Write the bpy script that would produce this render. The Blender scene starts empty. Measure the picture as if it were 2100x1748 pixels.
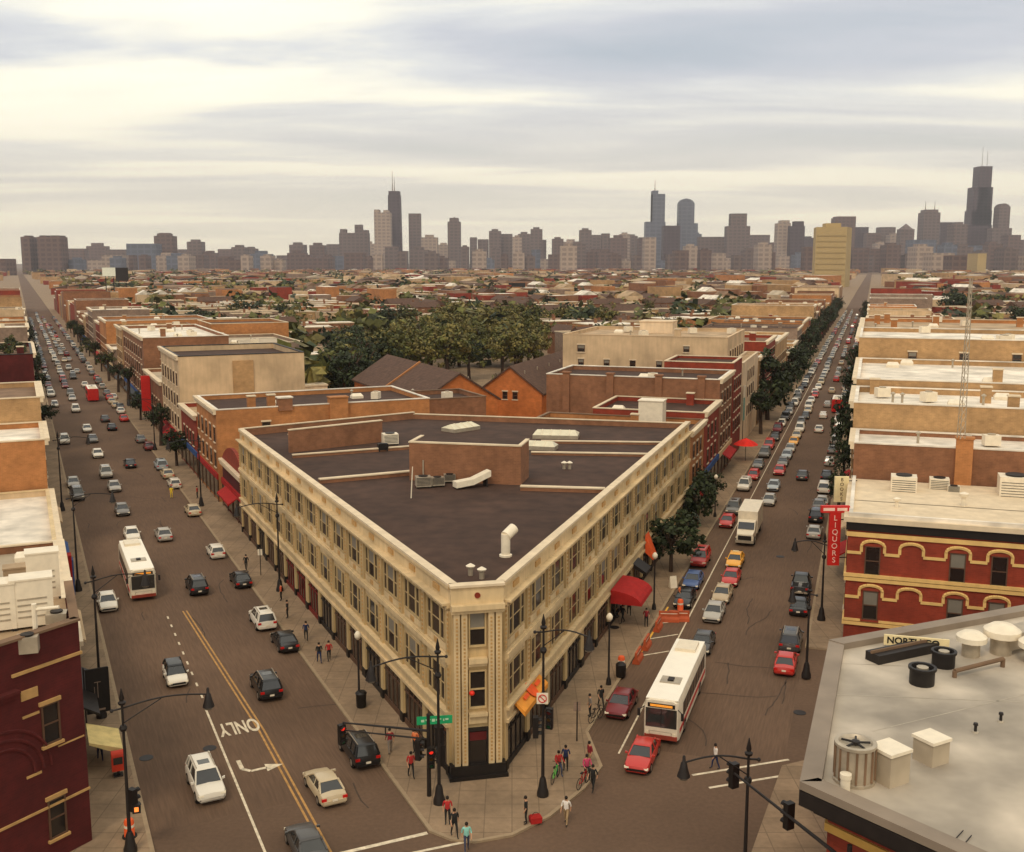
import bpy, bmesh, math, random
from mathutils import Vector, Matrix
random.seed(7)
R_ = math.radians
# ------------------------------------------------------------------ camera, sky, sun
sc = bpy.context.scene
COL = sc.collection
FOC, CX, CY, CAMH = 2180., 1050., 874., 30.
HAZE = 0.6e-4
PIT = math.atan((CY - 540) / FOC)
cam = bpy.data.cameras.new('camera'); co = bpy.data.objects.new('camera', cam); COL.objects.link(co)
co.location = (0, 0, CAMH); co.rotation_euler = (math.pi / 2 - PIT, 0, 0)
cam.sensor_fit = 'HORIZONTAL'; cam.sensor_width = 36; cam.lens = 36 * FOC / 2100.
cam.clip_start = .5; cam.clip_end = 60000
sc.camera = co
sc.view_settings.view_transform = 'Standard'; sc.view_settings.look = 'None'
sc.view_settings.exposure = 0.0; sc.view_settings.gamma = 1
sc.cycles.max_bounces = 5; sc.cycles.volume_bounces = 0; sc.cycles.diffuse_bounces = 3

w = bpy.data.worlds.new("World"); sc.world = w; w.use_nodes = True
nt = w.node_tree; nt.nodes.clear()
def N(t, **k):
    n = nt.nodes.new(t)
    for a, b in k.items(): setattr(n, a, b)
    return n
def LK(a, b): nt.links.new(a, b)
SUN_EL, SUN_AZ = R_(52), R_(200)      # azimuth clockwise from +Y
out = N('ShaderNodeOutputWorld'); bg = N('ShaderNodeBackground'); LK(bg.outputs[0], out.inputs[0])
sky = N('ShaderNodeTexSky', sky_type='NISHITA', sun_disc=False, sun_elevation=SUN_EL, sun_rotation=SUN_AZ, dust_density=3.0)
skm = N('ShaderNodeVectorMath', operation='SCALE'); skm.inputs['Scale'].default_value = .10
LK(sky.outputs[0], skm.inputs[0])
tc = N('ShaderNodeTexCoord'); sep = N('ShaderNodeSeparateXYZ'); LK(tc.outputs['Generated'], sep.inputs[0])
zc = N('ShaderNodeMath', operation='MAXIMUM'); LK(sep.outputs[2], zc.inputs[0]); zc.inputs[1].default_value = 0
za = N('ShaderNodeMath', operation='ADD'); LK(zc.outputs[0], za.inputs[0]); za.inputs[1].default_value = .055
dx = N('ShaderNodeMath', operation='DIVIDE'); LK(sep.outputs[0], dx.inputs[0]); LK(za.outputs[0], dx.inputs[1])
dy = N('ShaderNodeMath', operation='DIVIDE'); LK(sep.outputs[1], dy.inputs[0]); LK(za.outputs[0], dy.inputs[1])
cmb = N('ShaderNodeCombineXYZ'); LK(dx.outputs[0], cmb.inputs[0]); LK(dy.outputs[0], cmb.inputs[1])
mp = N('ShaderNodeMapping'); LK(cmb.outputs[0], mp.inputs[0])
mp.inputs['Rotation'].default_value = (0, 0, R_(-14)); mp.inputs['Scale'].default_value = (.26, .62, 1); mp.inputs['Location'].default_value = (3.3, 1.2, 0)
n1 = N('ShaderNodeTexNoise'); n1.inputs['Scale'].default_value = 1.0; n1.inputs['Detail'].default_value = 7; n1.inputs['Roughness'].default_value = .52; n1.inputs['Distortion'].default_value = .35
LK(mp.outputs[0], n1.inputs['Vector'])
cr = N('ShaderNodeValToRGB'); LK(n1.outputs[0], cr.inputs[0])
e = cr.color_ramp.elements
e[0].position = .34; e[0].color = (.42, .475, .53, 1)
e[1].position = .66; e[1].color = (1.12, 1.06, .86, 1)
for p_, c_ in ((.45, (.56, .58, .62, 1)), (.51, (.70, .71, .70, 1)), (.58, (1.0, .96, .80, 1))):
    q = e.new(p_); q.color = c_
# warmer, brighter veil near the horizon
hz = N('ShaderNodeMapRange'); LK(sep.outputs[2], hz.inputs[0])
hz.inputs['From Min'].default_value = 0; hz.inputs['From Max'].default_value = .17; hz.inputs['To Min'].default_value = .92; hz.inputs['To Max'].default_value = 0
mxh = N('ShaderNodeMix', data_type='RGBA'); LK(hz.outputs[0], mxh.inputs[0]); LK(cr.outputs[0], mxh.inputs[6]); mxh.inputs[7].default_value = (.90, .80, .58, 1)
mx = N('ShaderNodeMix', data_type='RGBA'); mx.inputs[0].default_value = .93
LK(skm.outputs[0], mx.inputs[6]); LK(mxh.outputs[2], mx.inputs[7]); LK(mx.outputs[2], bg.inputs[0]); bg.inputs[1].default_value = 1.25
sl = bpy.data.lights.new('sun', 'SUN'); so = bpy.data.objects.new('sun', sl); COL.objects.link(so)
sl.energy = 1.2; sl.angle = R_(14); sl.color = (1, .86, .66)
so.rotation_euler = Vector((-math.sin(SUN_AZ) * math.cos(SUN_EL), -math.cos(SUN_AZ) * math.cos(SUN_EL), -math.sin(SUN_EL))).to_track_quat('-Z', 'Y').to_euler()

# ------------------------------------------------------------------ helpers: projection from photo pixels to real places
def G(u, v, z=0.):
    c, s = math.cos(PIT), math.sin(PIT); a = (u - CX) / FOC; b = (CY - v) / FOC
    t = (z - CAMH) / (b * c - s); return (a * t, (c + b * s) * t)
def PX(X, Y, z=0.):
    c, s = math.cos(PIT), math.sin(PIT); h = z - CAMH; yc = h * c + Y * s; q = Y * c - h * s
    if q < 1: return (-9999, 9999)
    return CX + FOC * X / q, CY - FOC * yc / q
def ZV(Y, v):
    c, s = math.cos(PIT), math.sin(PIT); b = (CY - v) / FOC
    return CAMH + Y * (b * c - s) / (c + b * s)
LA, RA = R_(-24.8), R_(18.6)           # headings of the two avenues
def W(a, s, t): return (s * math.sin(a) + t * math.cos(a), s * math.cos(a) - t * math.sin(a))
def F(a, x, y): return (x * math.sin(a) + y * math.cos(a), x * math.cos(a) - y * math.sin(a))
def FP(a, u, v, z=0.): return F(a, *G(u, v, z))

# ------------------------------------------------------------------ materials
MC = {}
def mat(name, rgb, rough=.85, var=.18, scale=1.5, metal=0., spec=.3, kind=None, emit=0, detail=5):
    if name in MC: return MC[name]
    rgb = (rgb[0] * 1.06, rgb[1] * .97, rgb[2] * .84)
    m = bpy.data.materials.new(name); m.use_nodes = True; t = m.node_tree
    b = t.nodes['Principled BSDF']
    b.inputs['Roughness'].default_value = rough; b.inputs['Metallic'].default_value = metal
    b.inputs['Specular IOR Level'].default_value = spec
    tx = t.nodes.new('ShaderNodeTexCoord')
    no = t.nodes.new('ShaderNodeTexNoise'); no.inputs['Scale'].default_value = scale; no.inputs['Detail'].default_value = detail
    mpn = t.nodes.new('ShaderNodeMapping'); t.links.new(tx.outputs['Object'], mpn.inputs[0]); t.links.new(mpn.outputs[0], no.inputs['Vector'])
    if kind == 'streak': mpn.inputs['Scale'].default_value = (2.5, 2.5, .35)
    if kind == 'road': mpn.inputs['Scale'].default_value = (1.5, .10, 1)
    r = t.nodes.new('ShaderNodeMapRange'); t.links.new(no.outputs[0], r.inputs[0])
    r.inputs['From Min'].default_value = .3; r.inputs['From Max'].default_value = .7
    r.inputs['To Min'].default_value = 1 - var; r.inputs['To Max'].default_value = 1 + var
    sm = t.nodes.new('ShaderNodeVectorMath'); sm.operation = 'SCALE'; sm.inputs[0].default_value = rgb
    t.links.new(r.outputs[0], sm.inputs['Scale'])
    last = sm.outputs[0]
    if kind in ('brick', 'courses', 'shingle', 'tower', 'glassgrid'):
        br = t.nodes.new('ShaderNodeTexBrick'); sp = t.nodes.new('ShaderNodeSeparateXYZ'); ad = t.nodes.new('ShaderNodeMath'); ad.operation = 'ADD'; cb = t.nodes.new('ShaderNodeCombineXYZ')
        t.links.new(tx.outputs['Object'], sp.inputs[0]); t.links.new(sp.outputs[0], ad.inputs[0]); t.links.new(sp.outputs[1], ad.inputs[1])
        t.links.new(ad.outputs[0], cb.inputs[0]); t.links.new(sp.outputs[2], cb.inputs[1]); t.links.new(cb.outputs[0], br.inputs[0])
        br.inputs['Scale'].default_value = 1
        P = {'brick': (.42, .14, .012, .80), 'courses': (1.2, .5, .03, .8), 'shingle': (.6, .3, .02, .75), 'tower': (17, 13, 3.0, .78), 'glassgrid': (22, 16, 2.6, 1.25)}[kind]
        br.inputs['Brick Width'].default_value = P[0]; br.inputs['Row Height'].default_value = P[1]; br.inputs['Mortar Size'].default_value = P[2]
        if kind in ('tower', 'glassgrid'): br.offset = 0
        br.inputs['Color1'].default_value = (1, 1, 1, 1); k = .86; br.inputs['Color2'].default_value = (k, k, k, 1)
        k = P[3]
        if kind == 'brick': k = 1.12
        br.inputs['Mortar'].default_value = (k, k, k, 1)
        if kind == 'tower':
            br.inputs['Color1'].default_value = (.62, .62, .66, 1); br.inputs['Color2'].default_value = (.75, .75, .8, 1); br.inputs['Mortar'].default_value = (1.1, 1.08, 1.05, 1)
        mu = t.nodes.new('ShaderNodeVectorMath'); mu.operation = 'MULTIPLY'; t.links.new(last, mu.inputs[0]); t.links.new(br.outputs[0], mu.inputs[1]); last = mu.outputs[0]
    if kind in ('roof', 'road', 'brick', 'streak', 'asphalt', 'paving'):   # large blotches of wear
        n2 = t.nodes.new('ShaderNodeTexNoise'); n2.inputs['Scale'].default_value = {'roof': .22, 'road': .07, 'brick': .25, 'streak': .3, 'asphalt': .09, 'paving': .35}[kind]; n2.inputs['Detail'].default_value = 4
        t.links.new(tx.outputs['Object'], n2.inputs['Vector'])
        r2 = t.nodes.new('ShaderNodeMapRange'); t.links.new(n2.outputs[0], r2.inputs[0]); r2.inputs['From Min'].default_value = .32; r2.inputs['From Max'].default_value = .68
        r2.inputs['To Min'].default_value = .80; r2.inputs['To Max'].default_value = 1.16
        m2 = t.nodes.new('ShaderNodeVectorMath'); m2.operation = 'SCALE'; t.links.new(last, m2.inputs[0]); t.links.new(r2.outputs[0], m2.inputs['Scale']); last = m2.outputs[0]
    if kind == 'paving':
        br = t.nodes.new('ShaderNodeTexBrick'); br.offset = 0; t.links.new(tx.outputs['Object'], br.inputs[0]); br.inputs['Scale'].default_value = 1
        br.inputs['Brick Width'].default_value = 1.5; br.inputs['Row Height'].default_value = 1.5; br.inputs['Mortar Size'].default_value = .03
        br.inputs['Color1'].default_value = (1, 1, 1, 1); br.inputs['Color2'].default_value = (.9, .9, .9, 1); br.inputs['Mortar'].default_value = (.65, .65, .65, 1)
        mu = t.nodes.new('ShaderNodeVectorMath'); mu.operation = 'MULTIPLY'; t.links.new(last, mu.inputs[0]); t.links.new(br.outputs[0], mu.inputs[1]); last = mu.outputs[0]
    t.links.new(last, b.inputs['Base Color'])
    if kind == 'leaf':
        oi = t.nodes.new('ShaderNodeNewGeometry'); rr = t.nodes.new('ShaderNodeMapRange'); t.links.new(oi.outputs['Random Per Island'], rr.inputs[0])
        rr.inputs['To Min'].default_value = .55; rr.inputs['To Max'].default_value = 1.5
        m3 = t.nodes.new('ShaderNodeVectorMath'); m3.operation = 'SCALE'; t.links.new(last, m3.inputs[0]); t.links.new(rr.outputs[0], m3.inputs['Scale']); t.links.new(m3.outputs[0], b.inputs['Base Color'])
    if emit:
        b.inputs['Emission Color'].default_value = (*rgb, 1); b.inputs['Emission Strength'].default_value = emit
    MC[name] = m; return m

M_asph = mat('asphalt', (.128, .082, .056), .92, .15, 5, kind='road')
M_asph2 = mat('asphalt_dark', (.124, .080, .055), .92, .10, 4, kind='asphalt')
M_side = mat('pavement_concrete', (.270, .198, .135), .9, .1, 3, kind='paving')
M_kerb = mat('kerb_concrete', (.31, .24, .165), .9, .1, 3)
M_ground = mat('city_ground', (.15, .105, .07), .95, .3, .03)
M_white = mat('road_paint_white', (.62, .56, .45), .8, .3, 3)
M_yel = mat('road_paint_yellow', (.42, .24, .085), .8, .25, 3)
M_cream = mat('cream_terracotta', (.50, .385, .215), .7, .12, 1.2, kind='streak')
M_cream2 = mat('light_cornice', (.60, .48, .30), .7, .10, 1.2, kind='streak')
M_ochre = mat('ochre_ornament', (.46, .29, .12), .75, .15, 2)
M_tar = mat('tar_roof', (.060, .034, .025), .95, .22, .8, kind='roof')
M_glass = mat('window_glass', (.020, .016, .015), .12, .3, .4, spec=.6)
M_glassl = mat('window_glass_blind', (.20, .19, .17), .35, .3, .5)
M_dark = mat('dark_metal', (.018, .014, .013), .55, .2, 2)
M_black = mat('black_granite', (.014, .011, .010), .5, .2, 2)
M_frame = mat('window_frame_brown', (.10, .055, .035), .6, .15, 2)
M_redb = mat('red_brick', (.25, .042, .022), .85, .14, 1.5, kind='brick')
M_darkred = mat('dark_red_brick', (.085, .013, .012), .85, .16, 1.5, kind='brick')
M_orb = mat('orange_brick', (.42, .19, .075), .85, .14, 1.5, kind='brick')
M_brb = mat('brown_brick', (.245, .118, .066), .85, .16, 1.5, kind='brick')
M_tanb = mat('tan_brick', (.42, .27, .14), .85, .14, 1.5, kind='brick')
M_beige = mat('beige_render', (.56, .43, .29), .9, .08, .8, kind='streak')
M_pale = mat('pale_render', (.68, .56, .42), .9, .08, .8, kind='streak')
M_greyb = mat('grey_brick', (.25, .185, .15), .85, .16, 1.5, kind='brick')
M_wroof = mat('white_roof', (.70, .67, .62), .8, .22, .5, kind='roof')
M_groof = mat('grey_roof', (.42, .365, .29), .85, .12, .5, kind='roof')
M_broof = mat('brown_roof', (.20, .13, .085), .9, .2, .5, kind='roof')
M_troof = mat('tan_roof', (.40, .30, .20), .9, .2, .5, kind='roof')
M_cope = mat('coping_stone', (.64, .55, .42), .8, .12, 1)
M_shing = mat('dark_shingle', (.105, .062, .046), .9, .2, 1.2, kind='shingle')
M_metal = mat('galvanised_metal', (.42, .38, .32), .45, .15, 2, metal=.4)
M_wmetal = mat('white_painted_metal', (.75, .70, .60), .5, .08, 2)
M_red = mat('red_paint', (.55, .022, .018), .5, .1, 2)
M_redcloth = mat('red_canvas', (.34, .014, .012), .85, .15, 2)
M_orange = mat('orange_plastic', (.75, .115, .03), .6, .15, 2)
M_yellow = mat('yellow_paint', (.80, .42, .06), .6, .1, 2)
M_signcream = mat('cream_sign_board', (.78, .68, .42), .6, .08, 2)
M_green = mat('green_sign_sheet', (.015, .33, .14), .5, .1, 2)
M_blue = mat('blue_canvas', (.03, .08, .26), .8, .1, 2)
M_teal = mat('verdigris', (.18, .34, .30), .8, .1, 2)
M_bark = mat('bark', (.065, .042, .03), .95, .3, 3)
M_leafd = mat('dark_foliage', (.028, .040, .015), .7, .3, 1, kind='leaf')
M_leafm = mat('green_foliage', (.085, .090, .022), .7, .3, 1, kind='leaf')
M_leafl = mat('olive_foliage', (.150, .130, .038), .7, .3, 1, kind='leaf')
M_tyre = mat('tyre_rubber', (.015, .013, .012), .9, .1, 4)
M_rim = mat('wheel_rim', (.38, .36, .33), .35, .1, 4, metal=.6)
M_head = mat('headlight_glass', (.75, .70, .58), .2, .1, 4)
M_tail = mat('taillight_glass', (.50, .012, .010), .3, .1, 4)
M_carglass = mat('car_glass', (.028, .028, .028), .08, .1, 1, spec=.8)

# ------------------------------------------------------------------ mesh helpers
class MB:
    def __init__(s): s.v = []; s.f = []; s.m = []
    def add(s, vs, fs, m=0):
        o = len(s.v); s.v += [tuple(p) for p in vs]; s.f += [[i + o for i in q] for q in fs]; s.m += [m] * len(fs); return s
    def box(s, x0, x1, y0, y1, z0, z1, m=0, mt=None):
        if x1 < x0: x0, x1 = x1, x0
        if y1 < y0: y0, y1 = y1, y0
        if z1 < z0: z0, z1 = z1, z0
        s.add([(x0, y0, z0), (x1, y0, z0), (x1, y1, z0), (x0, y1, z0), (x0, y0, z1), (x1, y0, z1), (x1, y1, z1), (x0, y1, z1)],
              [(3, 2, 1, 0), (0, 1, 5, 4), (1, 2, 6, 5), (2, 3, 7, 6), (3, 0, 4, 7)], m)
        s.f.append([len(s.v) - 4 + i for i in range(4)]); s.m.append(m if mt is None else mt); return s
    def prism(s, poly, z0, z1, m=0, mt=None, bottom=False):
        n = len(poly); o = len(s.v)
        ar = sum(poly[i][0] * poly[(i + 1) % n][1] - poly[(i + 1) % n][0] * poly[i][1] for i in range(n))
        if ar < 0: poly = poly[::-1]
        s.v += [(p[0], p[1], z0) for p in poly] + [(p[0], p[1], z1) for p in poly]
        for i in range(n):
            j = (i + 1) % n; s.f.append([o + i, o + j, o + n + j, o + n + i]); s.m.append(m)
        s.f.append([o + n + i for i in range(n)]); s.m.append(m if mt is None else mt)
        if bottom: s.f.append([o + i for i in range(n)][::-1]); s.m.append(m)
        return s
    def tube(s, p, q, r0, r1=None, n=8, m=0, cap=True):
        r1 = r0 if r1 is None else r1; p = Vector(p); q = Vector(q); d = (q - p)
        if d.length < 1e-6: return s
        d.normalize(); a = d.orthogonal().normalized(); b = d.cross(a); o = len(s.v)
        for c, r in ((p, r0), (q, r1)):
            for i in range(n):
                t = 2 * math.pi * i / n; s.v.append(tuple(c + a * (r * math.cos(t)) + b * (r * math.sin(t))))
        for i in range(n):
            j = (i + 1) % n; s.f.append([o + i, o + j, o + n + j, o + n + i]); s.m.append(m)
        if cap: s.f.append([o + i for i in range(n)][::-1]); s.m.append(m); s.f.append([o + n + i for i in range(n)]); s.m.append(m)
        return s
    def lathe(s, prof, c=(0, 0, 0), n=12, m=0):
        o = len(s.v); k = len(prof)
        for r, z in prof:
            for i in range(n):
                t = 2 * math.pi * i / n; s.v.append((c[0] + r * math.cos(t), c[1] + r * math.sin(t), c[2] + z))
        for a in range(k - 1):
            for i in range(n):
                j = (i + 1) % n; s.f.append([o + a * n + i, o + a * n + j, o + (a + 1) * n + j, o + (a + 1) * n + i]); s.m.append(m)
        s.f.append([o + i for i in range(n)][::-1]); s.m.append(m); s.f.append([o + (k - 1) * n + i for i in range(n)]); s.m.append(m)
        return s
    def loft(s, rings, m=0, closed=True, caps=True):
        o = len(s.v); n = len(rings[0])
        for r in rings: s.v += [tuple(p) for p in r]
        for a in range(len(rings) - 1):
            for i in range(n if closed else n - 1):
                j = (i + 1) % n; s.f.append([o + a * n + i, o + a * n + j, o + (a + 1) * n + j, o + (a + 1) * n + i]); s.m.append(m)
        if caps:
            s.f.append([o + i for i in range(n)][::-1]); s.m.append(m); b = o + (len(rings) - 1) * n
            s.f.append([b + i for i in range(n)]); s.m.append(m)
        return s
    def mesh(s, name, mats, smooth=None, fix=False):
        me = bpy.data.meshes.new(name); me.from_pydata(s.v, [], s.f)
        for x in (mats if isinstance(mats, (list, tuple)) else [mats]): me.materials.append(x)
        me.polygons.foreach_set('material_index', s.m)
        if fix:
            b = bmesh.new(); b.from_mesh(me); bmesh.ops.recalc_face_normals(b, faces=b.faces); b.to_mesh(me); b.free()
        if smooth is not None:
            me.polygons.foreach_set('use_smooth', [True] * len(me.polygons)); me.set_sharp_from_angle(angle=R_(smooth))
        me.update(); return me
def place(name, me, parent=None, loc=(0, 0, 0), rz=0., rot=None):
    o = bpy.data.objects.new(name, me); COL.objects.link(o); o.location = loc; o.rotation_euler = rot if rot else (0, 0, rz)
    if parent is not None: o.parent = parent
    return o
def part(name, mb, mats, parent=None, loc=(0, 0, 0), rz=0., smooth=None, fix=False, rot=None):
    return place(name, mb.mesh(name, mats, smooth, fix), parent, loc, rz, rot)
def tag(o, label, cat, group=None):
    o['label'] = label; o['category'] = cat
    if group: o['group'] = group
    return o
def struct(o, k='structure'): o['kind'] = k; return o
def empty(name, loc, rz, label, cat, group=None):
    return tag(place(name, None, None, loc, rz), label, cat, group)
def textmesh(txt, size, m, depth=.01, align='CENTER', bold=0):
    c = bpy.data.curves.new('txt', 'FONT'); c.body = txt; c.size = size; c.extrude = depth; c.align_x = align; c.offset = bold; c.align_y = 'CENTER'
    o = bpy.data.objects.new('txt', c); COL.objects.link(o)
    bpy.context.view_layer.update()
    me = bpy.data.meshes.new_from_object(o.evaluated_get(bpy.context.evaluated_depsgraph_get()))
    bpy.data.objects.remove(o); me.materials.clear(); me.materials.append(m); return me
# ------------------------------------------------------------------ ground, roads, pavements
g = MB(); g.add([(-30000, -300, 0), (30000, -300, 0), (30000, 40000, 0), (-30000, 40000, 0)], [(0, 1, 2, 3)])
struct(part('ground', g, M_ground, None, (0, 0, -.05)))
def road(name, a, s0, s1, t0, t1, z, m=None):
    b = MB(); b.add([(t0, s0, 0), (t1, s0, 0), (t1, s1, 0), (t0, s1, 0)], [(0, 1, 2, 3)])
    return struct(part(name, b, m or M_asph, None, (0, 0, z), -a))
road('right_road', RA, -20, 4200, -16.0, -3.7, 0)
road('left_road', LA, -20, 4200, 4.6, 18.1, .004)
b = MB(); q = [W(LA, 30, 4.6), W(LA, 30, 45), W(RA, 62, 22), W(RA, 62, -16.0), W(LA, 56, 18.1), W(LA, 56, 4.6)]
b.add([(x, y, 0) for x, y in q], [tuple(range(6))[::-1]])
cxy = struct(part('intersection', b, M_asph2, None, (0, 0, .008), fix=True))
b = MB(); q = [W(RA, 61.6, -3.7), W(RA, 83.4, -3.7), W(RA, 83.4, 60), W(RA, 70, 60)]
b.add([(x, y, 0) for x, y in q], [(0, 1, 2, 3)]); struct(part('side_road', b, M_asph2, None, (0, 0, -.004), fix=True))
def slab(name, poly, z1=.13, rim=True):
    b = MB(); b.prism(poly, -.04, z1, 1, 0); return struct(part(name, b, [M_side, M_kerb]))
def strip(name, a, s0, s1, t0, t1): return slab(name, [W(a, s0, t0), W(a, s0, t1), W(a, s1, t1), W(a, s1, t0)])
strip('left_pavement', LA, 40, 3000, -40, 4.6)
strip('right_pavement', RA, 83.4, 3000, -3.7, 60)
tip = [G(*p) for p in ((880, 1708), (925, 1726), (975, 1731), (1052, 1717), (1129, 1678), (1200, 1620), (1236, 1575))]
slab('corner_pavement', [W(LA, 3000, 18.1)] + [W(LA, 56, 18.1)] + tip + [W(RA, 63, -16.0), W(RA, 3000, -16.0)])
# kerb strips proud of the paving by 3 mm
def kerb(name, pts, wdt=.22):
    b = MB(); L = [Vector(p) for p in pts]; ins = []
    for i, p in enumerate(L):
        d = (L[min(i + 1, len(L) - 1)] - L[max(i - 1, 0)]).normalized(); ins.append(p + Vector((-d.y, d.x)) * wdt)
    for i in range(len(L) - 1):
        b.add([(L[i].x, L[i].y, .133), (L[i + 1].x, L[i + 1].y, .133), (ins[i + 1].x, ins[i + 1].y, .133), (ins[i].x, ins[i].y, .133)], [(0, 1, 2, 3)])
    struct(part(name, b, M_kerb))
kerb('kerb', [W(LA, 900, 18.1), W(LA, 56, 18.1)] + tip + [W(RA, 63, -16.0), W(RA, 900, -16.0)])
kerb('kerb', [W(LA, 40, 4.6), W(LA, 900, 4.6)])
kerb('kerb', [W(RA, 900, -3.7), W(RA, 83.4, -3.7), W(RA, 83.4, 40)])
# corner pavement under the grey-roofed building
N1, N2 = G(1640, 1600, 9.0), G(1700, 1312, 9.0)
e1 = Vector((math.sin(R_(141)), math.cos(R_(141)))); e2 = Vector((math.sin(R_(66)), math.cos(R_(66))))
nR = Vector((math.cos(RA), -math.sin(RA)))
q0 = Vector(N1) - nR * 2.4 - e1 * 1.0; q1 = Vector(N2) - nR * 2.4 + Vector((math.sin(RA), math.cos(RA))) * 2
slab('near_pavement', [tuple(q0), tuple(q1), tuple(q1 + e2 * 60), tuple(q0 + e1 * 40 + e2 * 40), tuple(q0 + e1 * 40)])
# markings (sheets a few mm above the road)
def mark(name, a, rects, m, z=.013):
    b = MB()
    for s0, t0, s1, t1, wd in rects:
        d = Vector((t1 - t0, s1 - s0)).normalized(); n = Vector((-d.y, d.x)) * wd / 2
        b.add([(t0 + n.x, s0 + n.y, 0), (t0 - n.x, s0 - n.y, 0), (t1 - n.x, s1 - n.y, 0), (t1 + n.x, s1 + n.y, 0)], [(0, 1, 2, 3)])
    return struct(part(name, b, m, None, (0, 0, z), -a, fix=True))
mark('yellow_centre_line', LA, [(49.5, 12.55, 66, 12.45, .13), (49.5, 12.85, 66, 12.75, .13), (66, 12.45, 93, 11.35, .13), (66, 12.75, 93, 11.65, .13)], M_yel)
dd = [(49.5, 9.75, 71.2, 9.85, .14)]
sx = 73
while sx < 93: dd.append((sx, 9.95, sx + .7, 9.95, .14)); sx += 2.3
mark('white_lane_line', LA, dd, M_white)
mark('stop_line', LA, [(49.7, 13.0, 49.7, 18.0, .28), (48.2, 16.5, 47.9, 22, .2)], M_white)
mark('crossing_line', LA, [(49.2, 34.5, 48.4, 41.0, .2), (47.5, 34.5, 46.7, 41.0, .2)], M_white)
mark('parking_lane_line', RA, [(60.8, -13.5, 104, -13.6, .12), (104, -13.6, 300, -13.6, .10)], M_white)
mark('hatched_lines', RA, [(77.5, -15.7, 79.3, -13.7, .16), (81.5, -15.7, 83.3, -13.7, .16), (85.5, -15.6, 87, -13.7, .16)], M_white)
mark('yellow_kerb_line', RA, [(77, -15.75, 90, -15.75, .16), (86.8, -15.7, 87.0, -13.6, .14)], mat('kerb_yellow', (.75, .42, .06), .8, .2, 3))
# turn-only lettering and arrow on the left road
me = textmesh('ONLY', 1.9, M_white, .002, bold=.045)
o = struct(place('road_lettering', me, None, (*G(490, 1491), .02), -LA + math.pi)); o.scale = (.50, 1.45, 1)
b = MB(); sc_, tc_ = FP(LA, 487, 1566); pts = [(tc_ + .1, sc_ + .35), (tc_ + .12, sc_ - .9), (tc_ + .55, sc_ - 1.35), (tc_ + 1.5, sc_ - 1.3)]
for (x0, y0), (x1, y1) in zip(pts, pts[1:]):
    d = Vector((x1 - x0, y1 - y0)).normalized(); n = Vector((-d.y, d.x)) * .13
    b.add([(x0 + n.x, y0 + n.y, 0), (x0 - n.x, y0 - n.y, 0), (x1 - n.x, y1 - n.y, 0), (x1 + n.x, y1 + n.y, 0)], [(0, 1, 2, 3)])
b.add([(tc_ + 1.45, sc_ - .8, 0), (tc_ + 1.45, sc_ - 1.8, 0), (tc_ + 2.5, sc_ - 1.25, 0)], [(0, 1, 2)])
struct(part('road_arrow', b, M_white, None, (0, 0, .02), -LA, fix=True))
# tar patches, cracks, manholes on the asphalt
random.seed(3)
M_patch = mat('tar_patch', (.068, .048, .037), .9, .2, 2)
b = MB()
for a, s0, s1, t0, t1, n in ((LA, 50, 200, 5, 18, 26), (RA, 58, 200, -13, -4, 22)):
    for i in range(n):
        s_, t_ = random.uniform(s0, s1), random.uniform(t0, t1); p = Vector(W(a, s_, t_)); hd = a + random.choice((0, 0, math.pi / 2)) + random.uniform(-.15, .15)
        for k in range(random.randint(3, 9)):
            qn = p + Vector((math.sin(hd), math.cos(hd))) * random.uniform(.5, 1.2); nn = Vector((math.cos(hd), -math.sin(hd))) * .045
            b.add([(*(p - nn), 0), (*(p + nn), 0), (*(qn + nn), 0), (*(qn - nn), 0)], [(0, 1, 2, 3)]); p = qn; hd += random.uniform(-.3, .3)
struct(part('tar_seams', b, M_patch, None, (0, 0, .014)))
LM = {1600: 'round dark manhole cover in front of the white box truck', 1640: 'manhole cover on the open road right of the white-roofed bus', 430: 'manhole cover beside the white lane line left of the road lettering', 300: 'manhole cover in the outer left lane near the orange bin', 1260: 'manhole cover in the pavement by the right side shopfronts of the triangular building'}
for u, v in ((1600, 1142), (1640, 1462), (365, 1845), (430, 1535), (300, 1555), (1260, 1290)):
    if u not in LM: continue
    b = MB(); b.lathe([(.42, 0), (.42, .012), (.36, .016), (0.02, .016)], n=20); tag(part('manhole_cover', b, M_dark, None, (*G(u, v), .135 if u == 1260 else .012)), LM[u], 'manhole cover')

# ------------------------------------------------------------------ generic buildings
def window_mesh(wd, ht, key, cache={}):
    k = (round(wd, 2), round(ht, 2), key)
    if k in cache: return cache[k]
    b = MB(); fw = .09; x = wd / 2           # faces -Y
    b.box(-x, -x + fw, -.07, .05, 0, ht, 0); b.box(x - fw, x, -.07, .05, 0, ht, 0)
    b.box(-x + fw, x - fw, -.07, .05, 0, fw, 0); b.box(-x + fw, x - fw, -.07, .05, ht - fw, ht, 0)
    b.box(-x + fw, x - fw, -.045, .05, ht * .5 - .04, ht * .5 + .04, 0)
    b.box(-x - .1, x + .1, -.16, .05, -.14, 0, 1); b.box(-x - .1, x + .1, -.10, .05, ht, ht + .2, 1)
    g = MB(); g.box(-x + fw, x - fw, -.012, .02, fw, ht * .5 - .04, 0)
    g.box(-x + fw, x - fw, -.012, .02, ht * .5 + .04, ht - fw, 1 if key[1] else 0)
    cache[k] = (b.mesh('window', [M_frame, key[0]]), g.mesh('pane', [M_glass, M_glassl])); return cache[k]
def add_window(par, x, y, z, rz, wd, ht, sill, blind=False, pane=True):
    a, g = window_mesh(wd, ht, (sill, blind)); o = place('window', a, par, (x, y, z), rz)
    if pane: place('pane', g, o)
    return o
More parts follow.
